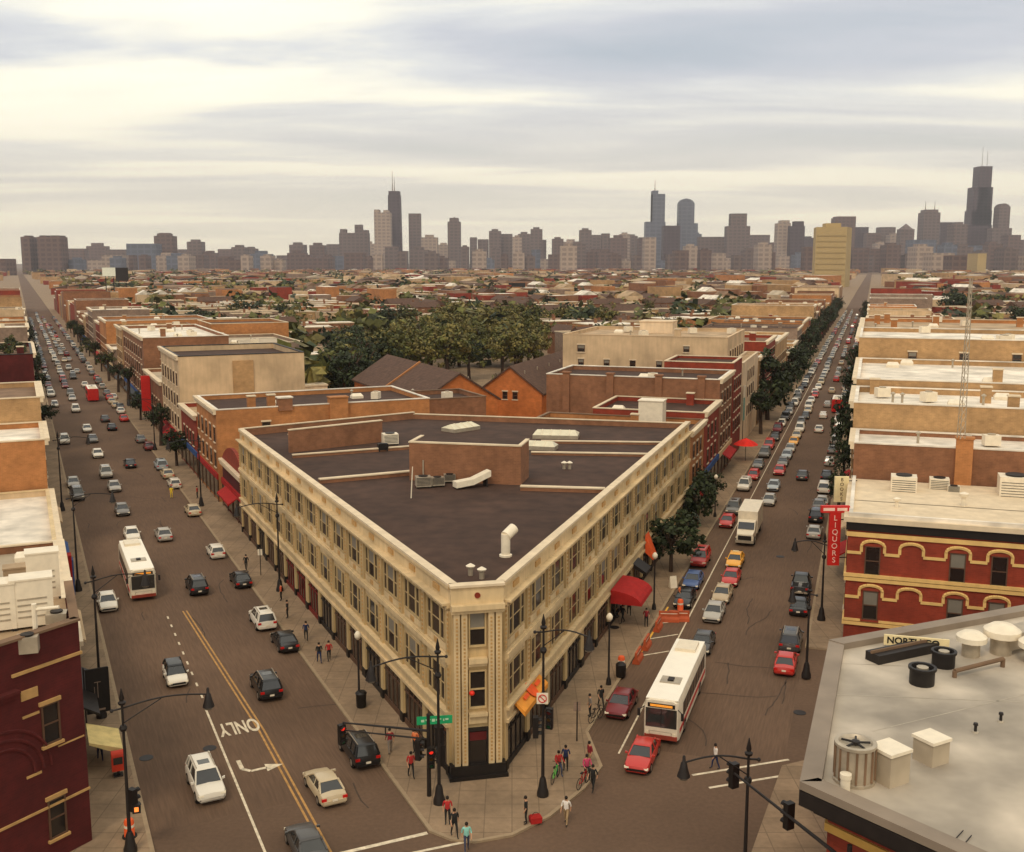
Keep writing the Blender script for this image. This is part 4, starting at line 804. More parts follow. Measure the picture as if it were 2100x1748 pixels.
T_(322, 360, 484, M_t[1], 'square dark tower with a small capped top at the left of the skyline', 3600, steps=((328, 352, 479),), top='plant')
T_(265, 324, 500, M_t[2], 'wide bluish slab left of the square dark tower', 3500)
T_(85, 133, 486, M_t[1], 'broad brown tower block near the left edge of the skyline', 3000, steps=((90, 104, 483), (112, 130, 483)))
T_(52, 70, 486, M_t[1], 'narrow brown tower near the left edge of the skyline', 3000, top='plant')
T_(5, 19, 531, M_t[1], 'short brown tower at the far left edge', 2600)
T_(1335, 1360, 398, M_t[2], 'bluish glass tower with a spire and a wider lower tier', 4500, steps=((1322, 1362, 455), (1335, 1346, 391)), ant=((1341, 368),))
T_(1358, 1392, 463, M_t[4], 'low dark purple slab right of the spire tower', 4300)
T_(1388, 1420, 417, M_t[2], 'tall pale blue tower with a rounded top right of the dark slab', 4600, steps=((1388, 1428, 458),), top='round')
T_(1487, 1534, 464, M_t[0], 'dark shouldered tower in the middle of the right half', 4300, steps=((1495, 1527, 438),))
T_(1973, 2025, 462, M_t[4], 'black stepped skyscraper with two white antennas, the tallest of all', 4500, steps=((1981, 2024, 432), (1984, 2023, 384), (1993, 2019, 341)), ant=((2004, 300), (2014, 308)))
T_(2038, 2060, 424, M_t[0], 'slim round topped tower right of the black stepped skyscraper', 4400, top='round')
T_(2026, 2066, 468, M_t[0], 'wide lower tower beside the round topped one at the right', 4300)
T_(1886, 1919, 436, M_t[0], 'grey tower with twin pale spires left of the black stepped skyscraper', 4500, steps=((1890, 1915, 430),), ant=((1894, 412), (1913, 413)))
T_(1710, 1748, 444, M_t[1], 'brown tower peeping over the tan block', 4400, steps=((1706, 1748, 447),))
T_(1590, 1616, 458, M_t[3], 'pale stepped tower left of a dark twin', 4200, steps=((1597, 1614, 452),))
T_(1616, 1645, 464, M_t[4], 'dark stepped tower right of its pale twin', 4150, steps=((1624, 1643, 454),))
T_(1320, 1343, 487, M_t[3], 'pale cream apartment tower in front of the spire tower', 3300)
T_(1090, 1108, 512, M_t[2], 'low bright blue glass block in the middle of the skyline', 3300)
T_(1188, 1212, 472, M_t[0], 'grey brown tower standing alone at centre right', 4300, top='plant')
T_(1003, 1028, 474, M_t[0], 'brownish tower with a flat cap right of the pointed one', 4300, top='plant')
T_(1865, 1913, 492, M_t[2], 'wide greenish grey slab below the twin spired tower', 3400)
T_(1905, 1950, 519, M_t[3], 'low pale block with white roof at the right', 2600); T_(1945, 1992, 524, M_t[1], 'low brown block below the black stepped skyscraper', 2400)
T_(1996, 2014, 520, M_tanT, 'low orange tan block at the right', 2300)
T_(1840, 1868, 470, M_t[0], 'grey tower with sloping shoulders left of the twin spired one', 4300, top='point')
mid = [(135, 178, 510, 1), (182, 222, 505, 1), (222, 262, 512, 0), (360, 388, 516, 0), (388, 417, 496, 0), (415, 432, 516, 1), (450, 478, 511, 1), (478, 505, 507, 0), (505, 528, 510, 0), (525, 562, 524, 1), (596, 626, 502, 0), (637, 668, 503, 1), (672, 695, 501, 0), (898, 922, 502, 3), (945, 962, 506, 1), (964, 978, 487, 0), (980, 1002, 491, 0), (1028, 1051, 480, 0), (1051, 1070, 486, 3), (1062, 1088, 480, 0), (1088, 1112, 470, 0), (1110, 1120, 492, 0), (1132, 1155, 490, 1), (1155, 1186, 496, 3), (1212, 1232, 482, 0), (1233, 1249, 479, 0), (1250, 1285, 488, 1), (1270, 1290, 480, 3), (1285, 1306, 484, 0), (1305, 1325, 490, 1), (1430, 1482, 486, 0), (1418, 1436, 480, 2), (1535, 1575, 482, 0), (1575, 1592, 500, 1), (1646, 1666, 488, 4), (1748, 1775, 466, 4), (1772, 1800, 478, 1), (1800, 1830, 466, 0), (1820, 1842, 482, 3), (1922, 1950, 456, 4), (1948, 1976, 460, 0), (2060, 2085, 482, 1), (2080, 2110, 492, 0), (1790, 1815, 500, 3), (740, 770, 500, 3), (560, 598, 530, 0)]
names = ['grey', 'brown', 'blue', 'pale', 'dark']
for u0, u1, v, k in mid:
    side = 'left' if u0 < 700 else 'middle' if u0 < 1300 else 'right'
    T_(u0, u1, v, M_t[k], 'mid-height %s tower with no antenna in the %s third of the skyline' % (names[k], side), top=random.choice((None, 'plant', 'plant', 'plant', None)), group='%s skyline towers, %s third' % (names[k], side))
random.seed(5)
for i in range(88):
    u0 = 70 + i * 23.5 + random.uniform(-8, 8); wd = random.uniform(14, 40)
    lo = 500 if 700 < u0 < 1250 or u0 > 1300 else 518
    k = random.choice((0, 0, 1, 3, 3, 1, 2)); side = 'left' if u0 < 700 else 'middle' if u0 < 1300 else 'right'
    T_(u0, u0 + wd, random.uniform(lo, 536), M_t[k], 'low %s block at the foot of the skyline in its %s third' % (names[k], side), Y=random.uniform(2900, 3900), top=random.choice((None, 'plant')), group='low %s blocks at the foot of the skyline, %s third' % (names[k], side))
# tan slab beside the far end of the right road
def slabY(u0, u1, us, vt, Y, label):
    x0, x1 = [(u - CX) / FOC * Y for u in (u0, u1)]; h = ZV(Y, vt); e_ = empty('tan_tower', (x0, Y, 0), 0, label, 'high-rise'); xs = (us - CX) / FOC * Y
    b = MB(); b.prism([(0, 0), (xs - x0, -8), (x1 - x0 + 2, 30), (8, 40)], 0, h); part('wall', b, [M_tanT], e_)
    b = MB(); b.prism([(14, 8), (xs - x0 - 4, 4), (xs - x0, 28), (16, 30)], h, h + 5); part('roof_house', b, [M_tanT], e_)
    b = MB()
    for i in range(9): z = 8 + i * (h - 12) / 9; b.add([(1, -1, z), (xs - x0 - 1, -8.8, z), (xs - x0 - 1, -8.8, z + 1.1), (1, -1, z + 1.1)], [(0, 1, 2, 3)])
    part('window_band', b, [mat('tan_band', (.38, .30, .16))], e_, fix=True)
slabY(1664, 1748, 1722, 466, 1350, 'big tan slab tower at the far end of the right road')

# ------------------------------------------------------------------ trees
def crown_mesh(name, seed, r, h, nclump, nleaf, ls, m, m2=None):
    rn = random.Random(seed); b = MB()
    for c in range(nclump):
        th = rn.uniform(0, 2 * math.pi); ph = math.acos(rn.uniform(-.75, 1)); k = rn.uniform(.45, .92) * (1 + .22 * math.sin(3 * th + seed))
        cx_, cy_, cz_ = r * k * math.sin(ph) * math.cos(th), r * k * math.sin(ph) * math.sin(th), h * k * math.cos(ph); cr_ = r * rn.uniform(.16, .34); mm = 1 if (m2 and rn.random() < .4) else 0
        for i in range(nleaf):
            d = Vector((rn.gauss(0, 1), rn.gauss(0, 1), rn.gauss(0, .7))); d.normalize(); p = Vector((cx_, cy_, cz_)) + d * cr_ * rn.uniform(.5, 1.05)
            a = Vector((rn.uniform(-1, 1), rn.uniform(-1, 1), rn.uniform(-.6, .6))).normalized(); bb = a.cross(d + Vector((0, 0, .3))).normalized(); s1, s2 = ls * rn.uniform(.6, 1.3), ls * rn.uniform(.4, .9)
            b.add([p - a * s1, p + bb * s2, p + a * s1, p - bb * s2], [(0, 1, 2, 3)], mm)
    return b.mesh(name, [m, m2 or m])
def trunk_mesh(h, r):
    b = MB(); b.tube((0, 0, -.1), (.05, .03, h), r, r * .65, n=8); rn = random.Random(int(h * 10))
    for i in range(6): t = i * 1.05; b.tube((.05, .03, h * .8), (math.cos(t) * h * .42, math.sin(t) * h * .42, h * 1.35), r * .45, r * .15, n=5)
    return b.mesh('trunk', [M_bark])
CR = []
for i, (m, m2) in enumerate(((M_leafd, M_leafd), (M_leafm, M_leafd), (M_leafl, M_leafm), (M_leafm, M_leafl))): CR.append([crown_mesh('crown', i * 7 + j, 1., .82, 46, 26, .085, m, m2) for j in range(2)])
TRK = trunk_mesh(1.0, .07)
def tree(x, y, h, r, kind, label, group=None, name='tree', zs=.82, z0=.1):
    e_ = empty(name, (x, y, z0), random.uniform(0, 6), label, 'tree', group); hc = h - r * zs
    t = place('trunk', TRK, e_); t.scale = (hc * .9, hc * .9, hc)
    c = place('crown', random.choice(CR[kind]), e_, (0, 0, hc)); c.scale = (r * random.uniform(.9, 1.1), r * random.uniform(.9, 1.1), r * zs / .82); return e_
tree(*W(RA, 100.5, -17.4), 6.0, 3.2, 0, 'dark leafy street tree nearest along the right face of the triangular building')
tree(*W(RA, 119, -17.7), 6.2, 2.6, 0, 'second dark street tree, by the far end of the triangular building', zs=1.2)
tree(*W(RA, 127, -17.9), 5.2, 2.0, 0, 'small dark street tree just past the far end of the triangular building')
tree(*W(RA, 208, -18.0), 13.5, 5.4, 0, 'big dark round tree halfway up the right road on its left pavement', zs=1.1)
tree(*W(RA, 190, -17.5), 8, 2.6, 0, 'slim dark tree in front of the big round one on the right road')
tree(*W(RA, 178, -2.6), 8.5, 3.0, 0, 'dark street tree at the kerb beside the white roofed buildings', zs=1.3)
tree(*W(RA, 150, -2.4), 6.5, 1.9, 0, 'slim dark tree behind the yellow vertical shop sign', zs=1.4)
tree(*W(RA, 129, -2.5), 6, 1.7, 0, 'narrow dark tree at the kerb just past the yellow vertical shop sign', zs=1.4)
for i in range(22): s_ = 235 + i * 19 + random.uniform(-5, 5); tree(*W(RA, s_, -18.0), random.uniform(7, 12), random.uniform(2.4, 4.4), 0, 'dark street tree on the left pavement of the right road beyond the big round tree', 'street trees, left pavement of the right road')
for i in range(22): s_ = 205 + i * 20 + random.uniform(-5, 5); tree(*W(RA, s_, -2.3), random.uniform(6, 10), random.uniform(2.0, 3.6), 0, 'dark street tree on the right pavement of the right road, far up', 'street trees, right pavement of the right road')
for i in range(14): s_ = 158 + i * 26 + random.uniform(-8, 8); tree(*W(LA, s_, 20.0), random.uniform(5, 9), random.uniform(1.6, 2.8), random.choice((0, 1)), 'street tree on the right pavement of the left road', 'street trees, right pavement of the left road')
for i in range(8): s_ = 200 + i * 40 + random.uniform(-8, 8); tree(*W(LA, s_, 2.9), random.uniform(5, 8), random.uniform(1.6, 2.6), 0, 'street tree on the left pavement of the left road', 'street trees, left pavement of the left road')
tree(*G(225, 680, 6), 13, 3.2, 0, 'tall dark conifer left of the white roofed dark brick block', zs=2.2, name='conifer')
tree(*G(1035, 812, 4), 8.5, 2.9, 1, 'small round tree between the two orange gabled houses')
for i in range(3): tree(*G(955 + i * 22, 828, 2), 4.2, 2.0, 2, 'bush at the foot of the nearer gabled house', 'bushes at the gabled house', name='bush')
tree(*G(420, 655, 8), 12, 8.5, 0, 'broad dark tree over the orange brick hall at left', zs=.45)
for i, (u, v) in enumerate(((500, 640), (540, 634), (575, 640), (545, 665), (590, 668), (520, 690))): tree(*G(u, v, 8), random.uniform(11, 15), random.uniform(6.5, 9), (0, 0, 1, 1, 3, 1)[i], 'tree in the dark clump left of centre, behind the blank beige block', 'dark clump of trees left of centre')
random.seed(21)
k = 0
for v in range(655, 780, 13):
    for u in range(700, 1110, 36):
        uu, vv = u + random.uniform(-11, 11), v + random.uniform(-5, 5)
        if vv > 725 and uu > 720 or vv < 690 and uu < 820 or vv < 670 and uu < 870 or vv > 712 and uu > 990: continue
        x, y = G(uu, vv, 8); s = random.uniform(.85, 1.15)
        if random.random() < .93: tree(x, y, 12.5 * s, 5.6 * s, 2 if vv < 735 and random.random() < .55 else 3 if random.random() < .6 else 1, 'tree in the %s %s of the large olive green grove behind the gabled houses' % ('back' if vv < 700 else 'middle' if vv < 745 else 'front', 'left part' if uu < 830 else 'centre' if uu < 950 else 'right part'), 'grove trees, %s %s' % ('back' if vv < 700 else 'middle' if vv < 745 else 'front', 'left' if uu < 830 else 'centre' if uu < 950 else 'right')); k += 1
for i in range(10): x, y = G(random.uniform(690, 745), random.uniform(715, 790), 7); tree(x, y, 13, 4.6, 0, 'dark tree at the left edge of the grove behind the blank beige block', 'dark trees at the left edge of the grove')
for u, v, rr in ((1140, 655, 7), (1180, 650, 7), (1215, 648, 6.5), (1245, 655, 6), (790, 655, 7), (830, 648, 6), (1000, 600, 9), (975, 606, 8), (1040, 610, 8), (1090, 608, 8), (1120, 620, 8), (910, 632, 9), (940, 640, 8), (890, 630, 8)):
    tree(*G(u, v, 8), 13, rr, random.choice((1, 2, 3, 0)), 'tree standing among the small houses behind the grove', 'trees among the houses behind the grove')
tree(*G(1960, 632, 8), 17, 8.5, 0, 'large dark tree on the right beyond the tan buildings'); tree(*G(1940, 605, 8), 15, 7, 0, 'dark tree behind the large one at right')
tree(*G(2075, 610, 8), 15, 8, 1, 'green tree near the right edge beyond the tan buildings'); tree(*G(2095, 660, 8), 14, 6, 0, 'dark tree cut by the right edge'); tree(*G(2040, 622, 8), 13, 6, 1, 'green tree left of the one near the right edge')
for u, v in ((24, 728), (40, 742), (10, 745)): tree(*G(u, v, 14), 3.2, 1.4, 1, 'potted shrub on the roof garden at left', 'roof garden shrubs', name='shrub', z0=14.2)

# ------------------------------------------------------------------ houses in the blocks between and beside the avenues
random.seed(33)
M_hr = [M_troof, M_wroof, M_groof, M_broof, M_shing, M_tar]
def house_proto(i):
    rn = random.Random(i * 5 + 1); hw, hl, h = rn.uniform(3.2, 4.6), rn.uniform(6, 9), rn.choice((6.2, 7.4, 9.2, 9.8)); wm, wn = WALLS[i % 7] if i % 5 else (M_pale, 'cream'); k = [0, 4, 1, 2, 0, 3, 1][i % 7]; rm = M_hr[k]; gab = k == 4
    return hw, hl, h, wm, wn, rm, ['tan', 'white', 'grey', 'brown', 'dark', 'black'][k], gab
protos = []
for i in range(14):
    hw, hl, h, wm, wn, rm, rn_, gab = house_proto(i); P = []
    b = MB(); b.box(-hw, hw, -hl, hl, -.1, h, 0)
    if gab: b.add([(-hw, -hl, h), (hw, -hl, h), (0, -hl, h + 2.4), (-hw, hl, h), (hw, hl, h), (0, hl, h + 2.4)], [(0, 1, 2), (4, 3, 5)])
    P.append(('wall', b.mesh('wall', [wm]), (0, 0, 0), 0))
    b = MB()
    if gab: gable_roof(b, hw, hl, h, 2.5, 0, .3)
    else: b.box(-hw - .12, hw + .12, -hl - .12, hl + .12, h, h + .3, 1); b.box(-hw + .25, hw - .25, -hl + .25, hl - .25, h + .3, h + .32, 0)
    P.append(('roof', b.mesh('roof', [rm, M_cope]), (0, 0, 0), 0))
    b = MB(); b.box(-.4, .4, -.4, .4, 0, 1.7 + (1.2 if gab else 0)); b.box(-.48, .48, -.48, .48, 1.7 + (1.2 if gab else 0), 1.82 + (1.2 if gab else 0)); P.append(('chimney', b.mesh('chimney', [M_brb]), (hw * .5, hl * .3, h), 0))
    for z in [3.9 + 3. * q for q in range(int((h - 3.5) / 2.9))]:
        for q in (-1, 1):
            P.append(('window', window_mesh(1.1, 1.7, (M_cope, False))[0], (q * hw * .45, -hl, z), 0))
            for y_ in (-.6, 0, .6): P.append(('window', window_mesh(1.1, 1.7, (M_cope, False))[0], (q * hw, hl * y_, z), q * math.pi / 2))
    protos.append((P, wn, rn_, gab, hw, hl, h, wm, rm))
def house(x, y, rz, i):
    tl, tr = F(LA, x, y)[1], F(RA, x, y)[1]; reg = 'left of the left road' if tl < 0 else 'right of the right road' if tr > 0 else 'between the avenues'; dpt = 'near' if y < 330 else 'farther'
    P, wn, rn_, gab, *_ = protos[i]
    e_ = empty('house', (x, y, 0), rz, '%s %s house with a %s %s roof, %s' % (dpt, wn, rn_, 'gabled' if gab else 'flat', reg), 'house', '%s %s houses with %s %s roofs, %s' % (dpt, wn, rn_, 'gabled' if gab else 'flat', reg))
    for nm, me, lc, r in P: place(nm, me, e_, lc, r)
cands = []
def inview(x, y, z=8, mg=30): u, v = PX(x, y, z); return -mg < u < 2100 + mg
s = 196.
while s < 3300:
    far = s > 900; ds = 23 if not far else 34 + (s - 900) * .02
    t = -900. - (s * .2 if far else 0); 
    while t < 2600:
        wd = random.uniform(8.5, 12) if not far else random.uniform(16, 34); t += wd
        if (t % 190) < 14 or (s % 210) < 20: continue
        x, y = W(LA, s + random.uniform(-2, 2), t); sr, tr = F(RA, x, y)
        if y < 165 or not inview(x, y): continue
        if -28 < t < 42 + (18 if 216 < s < 275 else 0) : continue
        if -63 < tr < 42 and sr < 272 or -50 < tr < 30: continue
        u, v = PX(x, y, 0)
        if 690 < u < 1110 and v > 682 and v < 1000 or 1000 < u < 1190 and v > 740: continue   # the grove and gabled houses
        if y < 175 and u < 560: continue
        if far and random.random() < .12: continue
        cands.append((y, x, wd))
    s += ds
cands.sort(); nh = 0; stuffb = MB(); SM = [x[0] for x in WALLS] + M_hr + [M_pale]
sbig = []
for y, x, wd in cands:
    if nh < 285 and y < 1000: house(x, y, -LA + random.choice((0, math.pi / 2, math.pi / 2)), random.randrange(14)); nh += 1
    else: sbig.append((y, x, wd))
for y, x, wd in sbig:
    big = random.random() < .12; c_, s__ = math.cos(-LA), math.sin(-LA); k = 1 if y < 900 else 1.5; hw, hl, h = wd * .46, random.uniform(5, 8) * k * (1.6 if big else 1), random.choice((6, 7.5, 9, 10, 12)) * (1.3 if big else 1); wi = random.randrange(7); ri = 7 + random.choice((0, 1, 1, 2, 3, 4, 0, 5)); gab = ri == 11 or random.random() < .2
    def tr_(p): return (x + p[0] * c_ - p[1] * s__, y + p[0] * s__ + p[1] * c_, p[2])
    V = [(-hw, -hl, 0), (hw, -hl, 0), (hw, hl, 0), (-hw, hl, 0), (-hw, -hl, h), (hw, -hl, h), (hw, hl, h), (-hw, hl, h)]
    stuffb.add([tr_(p) for p in V], [(0, 1, 5, 4), (1, 2, 6, 5), (2, 3, 7, 6), (3, 0, 4, 7)], wi)
    if gab and not big: stuffb.add([tr_(p) for p in V[4:] + [(0, -hl, h + 2.5), (0, hl, h + 2.5)]], [(0, 4, 5, 3), (1, 2, 5, 4), (0, 1, 4), (2, 3, 5)], ri)
    else: stuffb.add([tr_(p) for p in V[4:]], [(0, 1, 2, 3)], ri)
o = struct(part('distant_houses', stuffb, SM), 'stuff'); tag(o, 'mass of small far-off houses and flat roofs below the skyline', 'houses')
# far tree cover
random.seed(44); tb = MB(); nt_ = 0; indiv = []
for i in range(2300):
    y = 200 + 3000 * random.random() ** 1.5; x = (random.uniform(-40, 2140) - CX) / FOC * y; sl_, tl = F(LA, x, y); sr, tr = F(RA, x, y)
    if -26 < tl < 46 and sl_ < 3000 or -46 < tr < 28: continue
    u, v = PX(x, y, 0)
    if y < 300 and (640 < u < 1200 or tr > -62 or u < 560): continue
    if y < 520 and len(indiv) < 55: indiv.append((x, y)); continue
    r = random.uniform(3, 7.5) * (1 if y < 900 else 1.4); n = 60 if y < 700 else 26; mm = random.choice((0, 1, 1, 2)); hz_ = random.uniform(5, 9)
    for k in range(n):
        d = Vector((random.gauss(0, 1), random.gauss(0, 1), random.gauss(0, .6))).normalized(); p = Vector((x, y, hz_)) + d * r * random.uniform(.5, 1); p.z = max(.5, p.z); a = Vector((random.uniform(-1, 1), random.uniform(-1, 1), random.uniform(-.5, .5))).normalized(); q = a.cross(d).normalized(); s1 = r * .33
        tb.add([p - a * s1, p + q * s1 * .7, p + a * s1, p - q * s1 * .7], [(0, 1, 2, 3)], mm)
o = struct(part('distant_trees', tb, [M_leafd, M_leafm, M_leafl]), 'stuff'); tag(o, 'far-off tree cover spread between the distant houses', 'trees')
for x, y in indiv: tree(x, y, random.uniform(8, 12), random.uniform(3, 5), random.choice((0, 1, 2, 3)), 'lone tree standing among the houses away from the grove', 'lone trees among the houses')
# far long pale sheds and an overpass before the skyline
for u0, u1, v, Y, m, lb in ((930, 1110, 571, 1500, M_wroof, 'long pale shed roof on the plain below the skyline, centre'), (640, 830, 566, 1700, M_wroof, 'long pale shed roof on the plain below the skyline, left of centre'), (1160, 1320, 566, 1700, M_pale, 'long pale building below the spire tower'), (130, 270, 571, 1300, M_groof, 'long grey shed beside the far left road'), (400, 560, 560, 2000, M_wroof, 'long pale shed below the left part of the skyline')):
    x0, x1 = (u0 - CX) / FOC * Y, (u1 - CX) / FOC * Y; e_ = empty('shed', ((x0 + x1) / 2, Y, 0), R_(random.uniform(-5, 5)), lb, 'warehouse'); b = MB(); b.box(-(x1 - x0) / 2, (x1 - x0) / 2, 0, 40, 0, 8); part('wall', b, [M_beige], e_); b = MB(); b.box(-(x1 - x0) / 2 - 1, (x1 - x0) / 2 + 1, -1, 41, 8, 9); part('roof', b, [m], e_)
# billboards and tank
def billboard(u, v, Y, wd, ht, m, label):
    z = ZV(Y, v); x = (u - CX) / FOC * Y; e_ = empty('billboard', (x, Y, 0), 0, label, 'billboard'); b = MB(); b.box(-wd / 2, wd / 2, -.3, .3, z - ht / 2, z + ht / 2); part('panel', b, [m], e_); b = MB()
    for k in (-.3, .3): b.tube((wd * k, .5, 0), (wd * k, .5, z), .35, n=6)
    part('post', b, [M_dark], e_); b = MB(); b.box(-wd / 2, wd / 2, -1.2, -.4, z - ht / 2 - 1, z - ht / 2 - .8); part('walkway', b, [M_wmetal], e_)
billboard(232, 558, 700, 8.6, 5.6, mat('billboard_pale', (.72, .78, .74), .6, .05), 'pale bluish billboard below the skyline at left')
billboard(258, 563, 690, 8.0, 8.5, M_dark, 'dark square billboard right of the pale one'); billboard(1060, 588, 900, 14, 6, M_dark, 'dark wide billboard in the distance right of centre')
# ------------------------------------------------------------------ vehicles
CARCOL = {'white': (.72, .70, .65), 'silver': (.40, .39, .37), 'grey': (.17, .165, .16), 'dark grey': (.06, .058, .06), 'black': (.014, .013, .014), 'red': (.50, .035, .025), 'dark red': (.17, .012, .014), 'maroon': (.13, .02, .02), 'blue': (.07, .12, .30), 'pale blue': (.36, .42, .48), 'beige': (.52, .44, .31), 'tan': (.45, .36, .24), 'yellow': (.82, .40, .03), 'pink red': (.45, .12, .11)}
def paint(c): return mat('car_paint_' + c.replace(' ', '_'), CARCOL[c], .28, .04, .8, spec=.6, metal=.0)
SPEC = {'sedan': dict(L=4.7, W=1.8, H=1.43, st=[(-2.35, .76, .30, .60), (-2.25, .86, .22, .86), (-1.75, .9, .2, .95), (-.5, .9, .2, .93), (.95, .9, .2, .93), (1.35, .9, .2, .88), (2.0, .87, .2, .78), (2.28, .80, .22, .66), (2.36, .70, .3, .50)], cab=(-1.8, -1.05, .3, 1.15, .93)),
        'hatch': dict(L=4.0, W=1.72, H=1.5, st=[(-2.0, .74, .32, .7), (-1.95, .84, .22, .95), (-1.4, .86, .2, .97), (.8, .86, .2, .95), (1.2, .86, .2, .9), (1.75, .84, .2, .80), (1.95, .76, .25, .64), (2.0, .66, .3, .5)], cab=(-1.93, -1.6, .3, 1.1, .95)),
        'suv': dict(L=4.75, W=1.9, H=1.78, st=[(-2.38, .82, .4, .75), (-2.3, .93, .3, 1.05), (-1.8, .95, .28, 1.1), (.95, .95, .28, 1.07), (1.35, .95, .28, 1.04), (2.1, .93, .28, .97), (2.33, .86, .3, .85), (2.4, .78, .4, .6)], cab=(-2.3, -2.0, .45, 1.2, 1.07)),
        'pickup': dict(L=5.4, W=1.95, H=1.82, st=[(-2.7, .88, .45, .75), (-2.65, .95, .35, 1.08), (-.9, .96, .3, 1.08), (1.3, .96, .3, 1.08), (1.6, .96, .3, 1.06), (2.4, .94, .3, 1.0), (2.65, .88, .32, .88), (2.7, .8, .42, .6)], cab=(-.75, -.55, .75, 1.5, 1.08))}
CM = {}
def ringc(y, hw, z0, zt): return [(-hw * .84, y, z0), (-hw, y, z0 + .16), (-hw, y, zt - .16), (-hw * .92, y, zt - .02), (0, y, zt + .03), (hw * .92, y, zt - .02), (hw, y, zt - .16), (hw, y, z0 + .16), (hw * .84, y, z0)]
def carparts(kind, col, lod, taxi=False, roofcol=None):
    key = (kind, col, lod, taxi, roofcol)
    if key in CM: return CM[key]
    S = SPEC[kind]; pm = paint(col); rp = paint(roofcol) if roofcol else pm; L, H = S['L'], S['H']; hw = S['W'] / 2; y0, y1, y2, y3, zb = S['cab']; out = []
    body = MB(); body.loft([ringc(*q) for q in S['st']], 0)
    if kind == 'pickup': body.box(-.78, .78, -2.5, -.95, 1.04, 1.10, 2); body.box(-.88, -.78, -2.6, -.9, 1.08, 1.16, 0); body.box(.78, .88, -2.6, -.9, 1.08, 1.16, 0)
    roof = MB(); rw, bw = hw * .70, hw * .90
    def cring(e, ins): return [(-bw + ins, y0 + e, zb), (bw - ins, y0 + e, zb), (bw - ins, y3 - e, zb), (-bw + ins, y3 - e, zb)], [(-rw + ins, y1 + e, H - .05), (rw - ins, y1 + e, H - .05), (rw - ins, y2 - e, H - .05), (-rw + ins, y2 - e, H - .05)]
    a, t = cring(.02, .02); glass = MB(); glass.loft([a, t], 0)
    ym = (y1 + y2) / 2
    roof.loft([[(-rw - .02, y1 - .06, H - .07), (-rw - .02, y2 + .08, H - .07), (rw + .02, y2 + .08, H - .07), (rw + .02, y1 - .06, H - .07)], [(-rw * .98, y1, H - .01), (-rw * .98, y2, H - .01), (rw * .98, y2, H - .01), (rw * .98, y1, H - .01)], [(-rw * .8, y1 + .15, H + .03), (-rw * .8, y2 - .15, H + .03), (rw * .8, y2 - .15, H + .03), (rw * .8, y1 + .15, H + .03)]])
    pil = MB()
    for sx_ in (-1, 1):
        pil.tube((sx_ * bw, y3, zb - .03), (sx_ * rw, y2, H - .05), .055, n=5, m=0); pil.tube((sx_ * bw, y0, zb - .03), (sx_ * rw, y1, H - .05), .075, n=5, m=0)
        pil.tube((sx_ * (bw + .01), ym, zb), (sx_ * (rw + .01), ym, H - .05), .04, n=5, m=0)
        if kind in ('suv', 'sedan'): pil.tube((sx_ * (bw + .01), ym - .95, zb), (sx_ * (rw + .01), ym - .85, H - .05), .05, n=5, m=0)
    yw = S['st'][-1][0] - .92, S['st'][0][0] + .95
    R = .33 if kind in ('sedan', 'hatch') else .38
    if lod == 2:   # tiny in the picture: one mesh
        for src, mi in ((glass, 1), (roof, 0), (pil, 0)): body.add(src.v, src.f, mi)
        for yy in yw:
            for sx_ in (-1, 1): body.tube((sx_ * (hw - .2), yy, R), (sx_ * (hw + .02), yy, R), R, n=10, m=2)
        for sx_ in (-1, 1): body.box(sx_ * hw * .85 - .14, sx_ * hw * .85 + .14, -L / 2 - .01, -L / 2 + .12, .6, .75, 3); body.box(sx_ * hw * .8 - .14, sx_ * hw * .8 + .14, L / 2 - .16, L / 2 - .0, .52, .66, 4)
        CM[key] = [body.mesh('car', [pm, M_carglass, M_tyre, M_tail, M_head], 40, True)]; return CM[key]
    body.box(-hw * .7, hw * .7, L / 2 - .06, L / 2 + .015, .36, .52, 1); 
    body.tube((-hw * .98, yw[0] - .0, R + .02), (hw * .98, yw[0], R + .02), R + .07, n=16, m=1); body.tube((-hw * .98, yw[1], R + .02), (hw * .98, yw[1], R + .02), R + .07, n=16, m=1)
    out.append(('body', body.mesh('body', [pm, M_black, M_tyre], 35, True), (0, 0, 0), []))
    out.append(('windows', glass.mesh('windows', [M_carglass], None, True), (0, 0, 0), []))
    out.append(('roof', roof.mesh('roof', [rp], 40, True), (0, 0, 0), []))
    out.append(('pillars', pil.mesh('pillars', [rp], 50, True), (0, 0, 0), []))
    ty = MB(); ty.tube((-.11, 0, 0), (.11, 0, 0), R, n=20); rm = MB(); rm.tube((-.118, 0, 0), (.118, 0, 0), R * .62, n=14); tym, rmm = ty.mesh('tyre', [M_tyre], 40), rm.mesh('rim', [M_rim], 40)
    for yy in yw:
        for sx_ in (-1, 1): out.append(('wheel', tym, (sx_ * (hw - .09), yy, R), [('rim', rmm)]))
    fy = S['st'][-2]; ry = S['st'][1]
